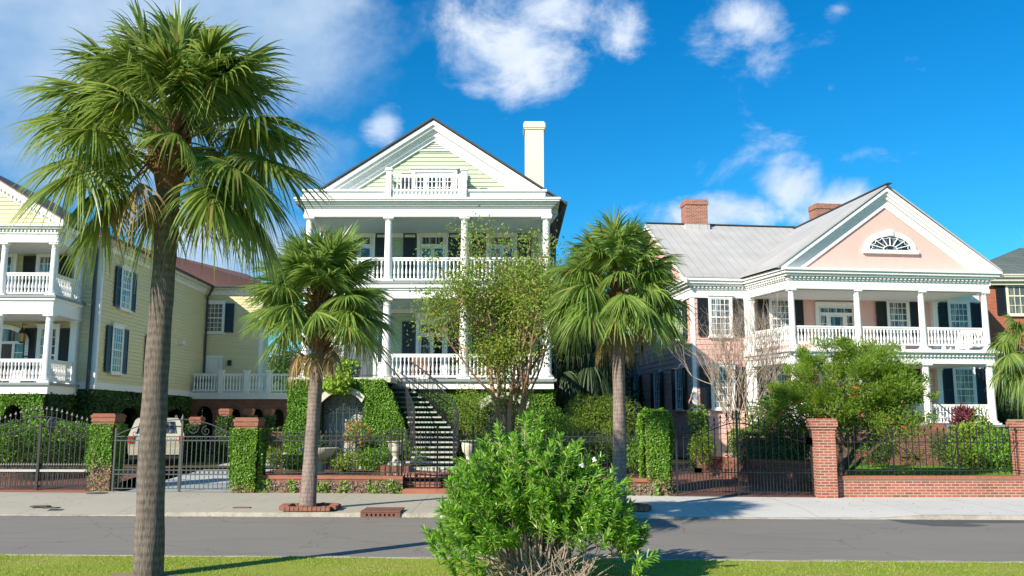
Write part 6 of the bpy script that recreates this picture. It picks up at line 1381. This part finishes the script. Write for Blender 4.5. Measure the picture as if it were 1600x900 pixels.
# bottlebrush on the right lawn
random.seed(5)
b = at(1312, 740, 27.2); b = (b[0], 27.2, .5)
T, P = tree('spreading bottlebrush tree with red flowers and dark twisted trunk behind the right wall', 'bottlebrush_tree', 'tree', b, [((dx, dy, 1), L, r) for dx, dy, L, r in ((-.35, 0, .95, .1), (.3, -.2, 1.0, .12), (.8, .1, 1.1, .1), (.1, .5, .95, .08), (1.0, -.2, 1.0, .07))],
     'bottle', 'bark_dark', 16000, .09, 1, .2, dict(depth=4, spread=.55, up=.1, kids=(2, 3), n=6, shrink=.78, seg=3, wob=.14, rs=.66, tipall=True), ('redfl', 70, .07), .3)
cb = MB(); clumps(cb, at(1322, 610, 27.3), (1.95, 1.7, 1.4), 210, 300, .095, .29, .28, 4, 2.05); clumps(cb, at(1405, 618, 27.0), (1.15, 1.0, .7), 34, 240, .095, .28, .28, 9, 2.0); T.part('outer_foliage', cb, M['bottle'])
# bare shrub tree
def bare_tree():
    random.seed(9); b = at(1168, 705, 32.0); b = (b[0], 32.0, .5); T = Thing('bare_tree', 'leafless many stemmed grey tree in front of the left part of the pink house', 'tree', b); tr, tips = MB(), []
    for i in range(17):
        a = i*2.4; k = .1+.26*math.sqrt(i/17); branch(tr, tips, (b[0]+.15*math.cos(a), b[1]+.15*math.sin(a), b[2]), (k*math.cos(a), k*math.sin(a), 1), 1.75, .04, 5, .38, .26, (2, 3), 5, .73, 3, .09, .62)
    T.part('stems', tr, M['bark_grey'])
bare_tree()

# ---------------------------------------------------------------- shrubs and hedges
def S(label, px, py, Y, hw, hh, n, size, mat, **k):
    c = at(px, py, Y); return shrub(label, c, (hw, hw*.85, hh), n, size, mat, **k)
S('loose yellow green bush between the green house and the right street palm', 935, 668, 29, 1.25, 1.15, 9000, .07, 'shrub', lump=.25, aspect=.3)
S('rounded dark green bush behind the right street palm trunk', 1000, 690, 32, .9, .8, 4500, .08, 'hedge')
S('low fern like green plant right of the arch under the green porch', 850, 672, 32, 1.2, .8, 3500, .12, 'ivy')
S('olive green bush right of the curved stair foot', 735, 655, 31.5, .75, 1.2, 3500, .06, 'crape')
S('small yellow green shrub behind the tall gate, beside the pink wall', 1097, 698, 29.5, .45, .55, 1300, .08, 'shrub')
m = MB(); x, y, z = at(1094, 660, 31.5); box_leaves(m, x-.22, x+.22, y, y+.5, .5, 2.6, 500, .08, .1, 'flrt', 3); core = MB(); core.box(x-.18, x+.18, y+.05, y+.4, .5, 2.5); T = Thing('clipped_shrub', 'narrow clipped ivy shrub against the corner of the pink house', 'shrub', (x, y, .5)); T.part('foliage', m, M['ivy']); T.part('stem_core', core, M['bark_dark'])
x0, x1 = at(1158, 700, 28.6)[0], at(1262, 700, 28.6)[0]; m = MB(); box_leaves(m, x0, x1, 28.5, 30.2, .9, at(1200, 682, 28.5)[2], 650, .06, .09, 'flrt', 8); T = Thing('clipped_hedge', 'dark clipped box hedge behind the tall gate, below the sago palm', 'hedge', ((x0+x1)/2, 29, .5)); T.part('foliage', m, M['hedge']); m = MB(); m.box(x0+.08, x1-.08, 28.58, 30.1, .5, at(1200, 682, 28.5)[2]-.08); T.part('branches', m, M['bark_dark'])
S('green bush under the bottlebrush in front of the pink porch', 1372, 702, 33.4, .65, .55, 2200, .09, 'hedge')
S('tall leafy shrub with orange flowers right of the brick steps', 1528, 695, 32.5, .95, 1.0, 3800, .13, 'bottle', flowers=('orangefl', 40, .1), lump=.3)
S('dark green leafy shrub near the right brick pier', 1570, 705, 30.5, .85, .75, 3200, .11, 'ivy')
S('purple leaved cordyline beside the porch railing of the pink house', 1508, 655, 33.0, .35, .45, 260, .28, 'purple', name='cordyline', cat='plant', aspect=.25, up=.9)
S('dark shrub below the pink porch behind the path', 1480, 700, 33.8, .6, .6, 1500, .1, 'hedge')
S('leafy hedge bank with leaves coloured dark for shade in the brick court behind the arched gate', 60, 700, 30.5, 2.6, .85, 12000, .075, 'ivy_d', flowers=('redfl', 14, .08))
S('bright green shrub at the left edge behind the arched gate', 5, 690, 29.0, .8, .7, 2200, .1, 'ivy')
S('lime green hosta like plants on top of the hedge bank', 95, 676, 30.2, 1.2, .4, 1200, .13, 'ivy')
# stair landing pots
for px, py, Y, lab, mt, hw, hh, n in ((545, 578, 31.2, 'lime green coleus in a blue pot on the stair landing', 'lime', .4, .32, 700), (489, 580, 31.2, 'lime green plant at the left end of the stair landing', 'lime', .28, .4, 500)): S(lab, px, py, Y, hw, hh, n, .12, mt, name='potted_plant', cat='potted plant', aspect=.7)
S('lime green trailing plant spilling over the landing edge above the grotto arch', 528, 600, 30.55, .45, .36, 800, .13, 'lime', name='trailing_plant', cat='plant', aspect=.8)
S('dry brown twiggy plant on the landing behind the palm trunk', 520, 560, 31.5, .5, .45, 1200, .12, 'vine_dry', name='dry_plant', cat='plant', aspect=.12)
x, y, z = at(553, 592, 31.2); m = MB(); m.lathe([(.18, 3.66), (.24, 3.95), (.26, 4.05), (.22, 4.05)], x, y, 14); solo('plant_pot', m, M['terracotta'], 'blue glazed pot under the coleus on the landing', 'plant pot', (x, y, 3.66))
# garden bed plants
S('reddish orange croton like plant in front of the grotto', 560, 678, 29.2, .42, .38, 500, .13, 'crape', name='flowering_plant', cat='plant', aspect=.3, up=.8, flowers=('orangefl', 120, .11))
for i, (px, py, Y, hw, hh, mt, lab) in enumerate(((430, 715, 29, .4, .3, 'crape', 'small olive clump near the path lights'), (462, 722, 28.2, .4, .25, 'shrub', 'small yellowish leaved clump left of the stone basin'), (540, 722, 28.6, .6, .3, 'shrub', 'yellow green clump right of the stone basin'), (590, 716, 29, .55, .35, 'ivy', 'green clump left of the plinth urn'), (575, 705, 29.8, .5, .4, 'hedge', 'dark clump under the grotto side'), (770, 700, 30, 1.0, .5, 'hedge', 'dark low shrubs behind the oleander top'), (660, 712, 30, .5, .3, 'ivy', 'small green clump under the stair'), (905, 705, 28, 1.2, .55, 'ivy_d', 'dark green shrub behind the railing left of the right palm'), (1000, 715, 27.5, .6, .5, 'ivy', 'leafy shrub at the foot of the ivy column'))):
    S(lab, px, py, Y, hw, hh, int(1600*hw), .09, mt, name='garden_plant', cat='plant', group='low plants in the garden beds')
def rosette(label, px, py, Y, n, L, w, mat, name, cat, z0=None, elmin=5, elmax=80, bend=.35):
    x, y, z = at(px, py, Y); z = z0 or z; T = Thing(name, label, cat, (x, y, z)); a = np.arange(n)*2.4; e = np.radians(np.linspace(elmax, elmin, n)); D = np.stack([np.cos(a)*np.cos(e), np.sin(a)*np.cos(e), np.sin(e)], 1)
    m = MB(); strips(m, np.tile((x, y, z), (n, 1)), D, L*RNG.uniform(.8, 1.1, n), w, [.7, 1, .95, .7, .4, .05], bend, unit(np.stack([-np.sin(a), np.cos(a), 0*a], 1))); T.part('leaves', m, M[mat]); return T
rosette('spiky blue green agave growing in the stone basin', 497, 697, 28.6, 34, .75, .09, 'sago', 'agave', 'plant', 1.36)
rosette('striped grassy plant beside the plinth urn', 598, 718, 28.2, 60, .6, .035, 'shrub', 'liriope', 'plant', .58, bend=.5)
# sago palm
def sago():
    x, y, z = at(1210, 652, 29.6); T = Thing('sago_palm', 'sago palm with arching dark fronds above the clipped hedge', 'sago palm', (x, y, .5)); m = MB(); m.lathe([(.3, .5), (.3, 1.3), (.24, z)], x, y, 12); T.part('trunk', m, M['boot']); lv, rc = MB(), MB()
    for i in range(58):
        a = i*2.4; e = math.radians(80-95*(i/58)); L = 1.5*RNG.uniform(.85, 1.1); t = np.linspace(0, 1, 26); d = np.array((math.cos(a)*math.cos(e), math.sin(a)*math.cos(e), math.sin(e)))
        P = np.array((x, y, z))+np.outer(t*L, d); P[:, 2] -= .5*L*t**2.2; rc.tube(P[::5], .012, 3, False); s = np.array((-math.sin(a), math.cos(a), 0)); tg = unit(np.gradient(P, axis=0)); n_ = np.cross(s, tg)
        for sg in (-1, 1): D = unit(sg*s+tg*.6+n_*.25); wd = .2*np.sin(np.clip(t*1.05, .04, 1)*pi)**.5+.02; strips(lv, P[2:], D[2:], wd[2:], .03, [1, .8, .1], .1, tg[2:])
    m = MB(); T.part('fronds', lv, M['sago']); T.part('frond_stalks', rc, M['petiole'])
    m = MB(); cloud_leaves(m, (x, y, z-.55), (1.25, 1.0, .5), 1500, .3, .5, .2, aspect=.08, up=-.8); T.part('old_fronds', m, M['crape'])
sago()
# background trees
def bgt(label, px, py, Y, hw, hh, n, size, mat='bgtree'):
    c = at(px, py, Y); T = Thing('background_tree', label, 'tree', (c[0], c[1], .3), group='trees behind the houses'); m = MB(); m.tube([(c[0], c[1], .2), (c[0]+.1, c[1], c[2]*.5), (c[0], c[1], c[2])], [.3, .22, .1], 8); T.part('trunk', m, M['bark_dark']); m = MB()
    for k in range(6): o = RNG.normal(size=3)*np.array((hw, hw*.6, hh))*.42; cloud_leaves(m, np.array(c)+o, (hw*.62, hw*.6, hh*.6), n//6, size, .35, .3, k)
    T.part('crown', m, M[mat])
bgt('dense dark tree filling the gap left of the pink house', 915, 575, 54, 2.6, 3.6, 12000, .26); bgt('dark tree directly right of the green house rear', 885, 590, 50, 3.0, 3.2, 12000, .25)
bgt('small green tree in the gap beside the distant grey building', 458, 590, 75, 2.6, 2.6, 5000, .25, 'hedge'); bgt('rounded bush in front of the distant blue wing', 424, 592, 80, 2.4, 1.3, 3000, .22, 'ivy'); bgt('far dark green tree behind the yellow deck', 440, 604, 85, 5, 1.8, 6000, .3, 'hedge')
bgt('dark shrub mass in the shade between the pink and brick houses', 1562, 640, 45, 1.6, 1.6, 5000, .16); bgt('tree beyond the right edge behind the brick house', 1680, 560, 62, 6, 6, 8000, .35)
# vines on the landing etc. handled with the house

# fallen leaves in the gutter and on the pavement
m = MB(); n = 520; X = RNG.uniform(-13, 12, n); off = np.abs(RNG.normal(size=n))*.28; Y = np.where(RNG.random(n) < .6, K(X)-.03-off, K(X)+.25+RNG.random(n)*4.5); Z = np.where(Y < K(X), .006, .132)
leaves(m, np.stack([X, Y, Z], 1), unit(np.stack([RNG.normal(size=n), RNG.normal(size=n), .05*RNG.normal(size=n)], 1)), np.tile((0, 0, 1.), (n, 1)), RNG.uniform(.02, .06, n), .5, .2)
M['litter'] = leafmat('fallen_leaf', (.16, .09, .04), (.34, .24, .10), .1, .8); solo('fallen_leaves', m, M['litter'], 'scattered dry leaves in the gutter and on the far pavement', 'leaf litter', kind='stuff')

# bare worn soil round the foot of the big palm
m = MB(); a = np.linspace(0, 2*pi, 25)[:-1]; rr = .42+.1*np.sin(3*a)+.08*np.sin(5*a+1); m.add(np.concatenate([[(-5.33, 13.32, .055)], np.stack([-5.33+rr*np.cos(a), 13.32+rr*.6*np.sin(a), np.full(24, .03)], 1)]), [(0, 1+i, 1+(i+1) % 24) for i in range(24)]); solo('bare_soil', m, M['soil'], kind='structure')
# ---------------------------------------------------------------- light and sky
def sky_and_sun():
    AZ = math.atan2(-.70, -.71)     # direction TO the sun in xy
    EL = math.radians(29)
    sd = np.array((math.cos(AZ)*math.cos(EL), math.sin(AZ)*math.cos(EL), math.sin(EL)))
    L = bpy.data.lights.new('sun', 'SUN'); L.energy = 5.0; L.angle = math.radians(.5); L.color = (1, .90, .75)
    o = bpy.data.objects.new('sun', L); COL.objects.link(o); o.rotation_euler = Vector(sd).to_track_quat('Z', 'Y').to_euler(); o.location = (-20, -20, 30)
    w = bpy.data.worlds.new('World'); scene.world = w; w.use_nodes = True; t = w.node_tree; t.nodes.clear(); ln = t.links.new
    def nd(ty, **k):
        x = t.nodes.new(ty)
        for a, b in k.items(): setattr(x, a, b)
        return x
    sky = nd('ShaderNodeTexSky', sky_type='NISHITA', sun_disc=False); sky.sun_elevation = EL; sky.sun_rotation = math.atan2(sd[0], sd[1]); sky.altitude = 0; sky.air_density = 1.0; sky.dust_density = .35; sky.ozone_density = 2.5
    hs = nd('ShaderNodeHueSaturation'); hs.inputs['Saturation'].default_value = 1.45; hs.inputs['Hue'].default_value = .487; hs.inputs['Value'].default_value = 1.05; ln(sky.outputs[0], hs.inputs['Color'])
    tc = nd('ShaderNodeTexCoord'); sp = nd('ShaderNodeSeparateXYZ'); ln(tc.outputs['Generated'], sp.inputs[0])
    def m(op, a, b=None, c=None, clamp=False):
        x = nd('ShaderNodeMath', operation=op, use_clamp=clamp)
        for i, v in enumerate((a, b, c)):
            if v is None: continue
            if isinstance(v, (int, float)): x.inputs[i].default_value = v
            else: ln(v, x.inputs[i])
        return x.outputs[0]
    az = m('ARCTAN2', sp.outputs[0], sp.outputs[1]); el = m('ARCSINE', sp.outputs[2])
    def ae(px, py): d = ray(px, py); d = d/np.linalg.norm(d); return math.atan2(d[0], d[1]), math.asin(d[2])
    # clouds: (centre px, py, half width px, half height px, weight)
    def field(cl):
        d = None
        for px, py, rx, ry, wt in cl:
            a0, e0 = ae(px, py); ra = rx/1400/math.cos(e0); re = ry/1400
            q = m('MULTIPLY', m('SUBTRACT', az, a0), 1/ra); r = m('MULTIPLY', m('SUBTRACT', el, e0), 1/re)
            v = m('MULTIPLY', m('SUBTRACT', 1, m('SQRT', m('ADD', m('MULTIPLY', q, q), m('MULTIPLY', r, r)))), wt)
            d = v if d is None else m('MAXIMUM', d, v)
        return m('MAXIMUM', d, -1.2)
    crisp = [(800, 85, 150, 95, 1), (860, 15, 170, 60, .8), (985, 45, 60, 58, .95), (750, 140, 80, 30, .7), (600, 195, 42, 38, 1.1), (1170, 30, 64, 40, .9), (1085, 60, 50, 42, .45), (1310, 14, 26, 16, .5),
          (1240, 292, 62, 52, 1.1), (1295, 318, 75, 42, 1), (1110, 332, 135, 34, 1.3), (1182, 207, 42, 14, .02), (1297, 138, 16, 14, .45),
          (400, 385, 130, 45, 1), (290, 350, 120, 50, .7), (-500, 200, 400, 120, .9), (2300, 120, 420, 90, .8), (2000, 330, 300, 50, .8), (-900, 350, 300, 60, .9)]
    soft = [(330, 60, 310, 190, 1.5), (60, 60, 260, 130, 1.4), (120, 250, 240, 110, 1.1), (460, 250, 110, 120, .9), (350, 370, 170, 90, 1.4), (-400, 100, 400, 250, 1.2)]
    mp = nd('ShaderNodeMapping'); mp.inputs['Scale'].default_value = (1, 1, 1.4); ln(tc.outputs['Generated'], mp.inputs[0])
    def noise(scale, detail, rough, dist=0.):
        x = nd('ShaderNodeTexNoise'); ln(mp.outputs[0], x.inputs['Vector']); x.inputs['Scale'].default_value = scale; x.inputs['Detail'].default_value = detail; x.inputs['Roughness'].default_value = rough; x.inputs['Distortion'].default_value = dist; return x.outputs['Fac']
    def smooth(v, a, b):
        x = nd('ShaderNodeMapRange', interpolation_type='SMOOTHSTEP'); ln(v, x.inputs[0]); x.inputs[1].default_value = a; x.inputs[2].default_value = b; return x.outputs[0]
    def ramp(v, p0, c0, p1, c1):
        x = nd('ShaderNodeValToRGB'); ln(v, x.inputs[0]); e = x.color_ramp.elements; e[0].position = p0; e[0].color = (*c0, 1); e[1].position = p1; e[1].color = (*c1, 1); return x.outputs[0]
    def mix(f, a, b):
        x = nd('ShaderNodeMix', data_type='RGBA'); ln(f, x.inputs[0]); ln(a, x.inputs[6]); ln(b, x.inputs[7]); return x.outputs[2]
    nf = noise(10, 9, .62, .3); nm = noise(4.5, 5, .55)
    mc = smooth(m('ADD', field(crisp), m('MULTIPLY', m('SUBTRACT', nf, .5), 2.3)), .05, .9)
    ms = smooth(m('ADD', field(soft), m('MULTIPLY', m('SUBTRACT', noise(5, 7, .58, .2), .5), 2.2)), .0, .75)
    tint = nd('ShaderNodeMix', data_type='RGBA', blend_type='MULTIPLY'); tint.inputs[0].default_value = 1; ln(hs.outputs[0], tint.inputs[6]); tint.inputs[7].default_value = (.19, .50, .63, 1)
    c1 = mix(m('MULTIPLY', ms, .82), tint.outputs[2], ramp(nm, .38, (1.3, 2.15, 3.3), .64, (3.0, 3.5, 4.1)))
    shade = ramp(m('ADD', m('MULTIPLY', nf, .5), m('MULTIPLY', nm, .5)), .40, (2.3, 3.0, 4.0), .58, (3.9, 4.15, 4.5))
    class X: pass
    mx = X(); mx.outputs = {2: mix(m('MULTIPLY', mc, .88), c1, shade)}
    bg = nd('ShaderNodeBackground'); bg.inputs['Strength'].default_value = .15; ln(mx.outputs[2], bg.inputs['Color']); out = nd('ShaderNodeOutputWorld'); ln(bg.outputs[0], out.inputs[0])
    w.cycles.sampling_method = 'MANUAL'; w.cycles.sample_map_resolution = 1024
sky_and_sun()
scene.view_settings.view_transform = 'Standard'; scene.view_settings.look = 'None'; scene.view_settings.gamma = 1; scene.view_settings.exposure = 0.74; scene.view_settings.use_curve_mapping = False
scene.cycles.max_bounces = 7; scene.cycles.transparent_max_bounces = 4
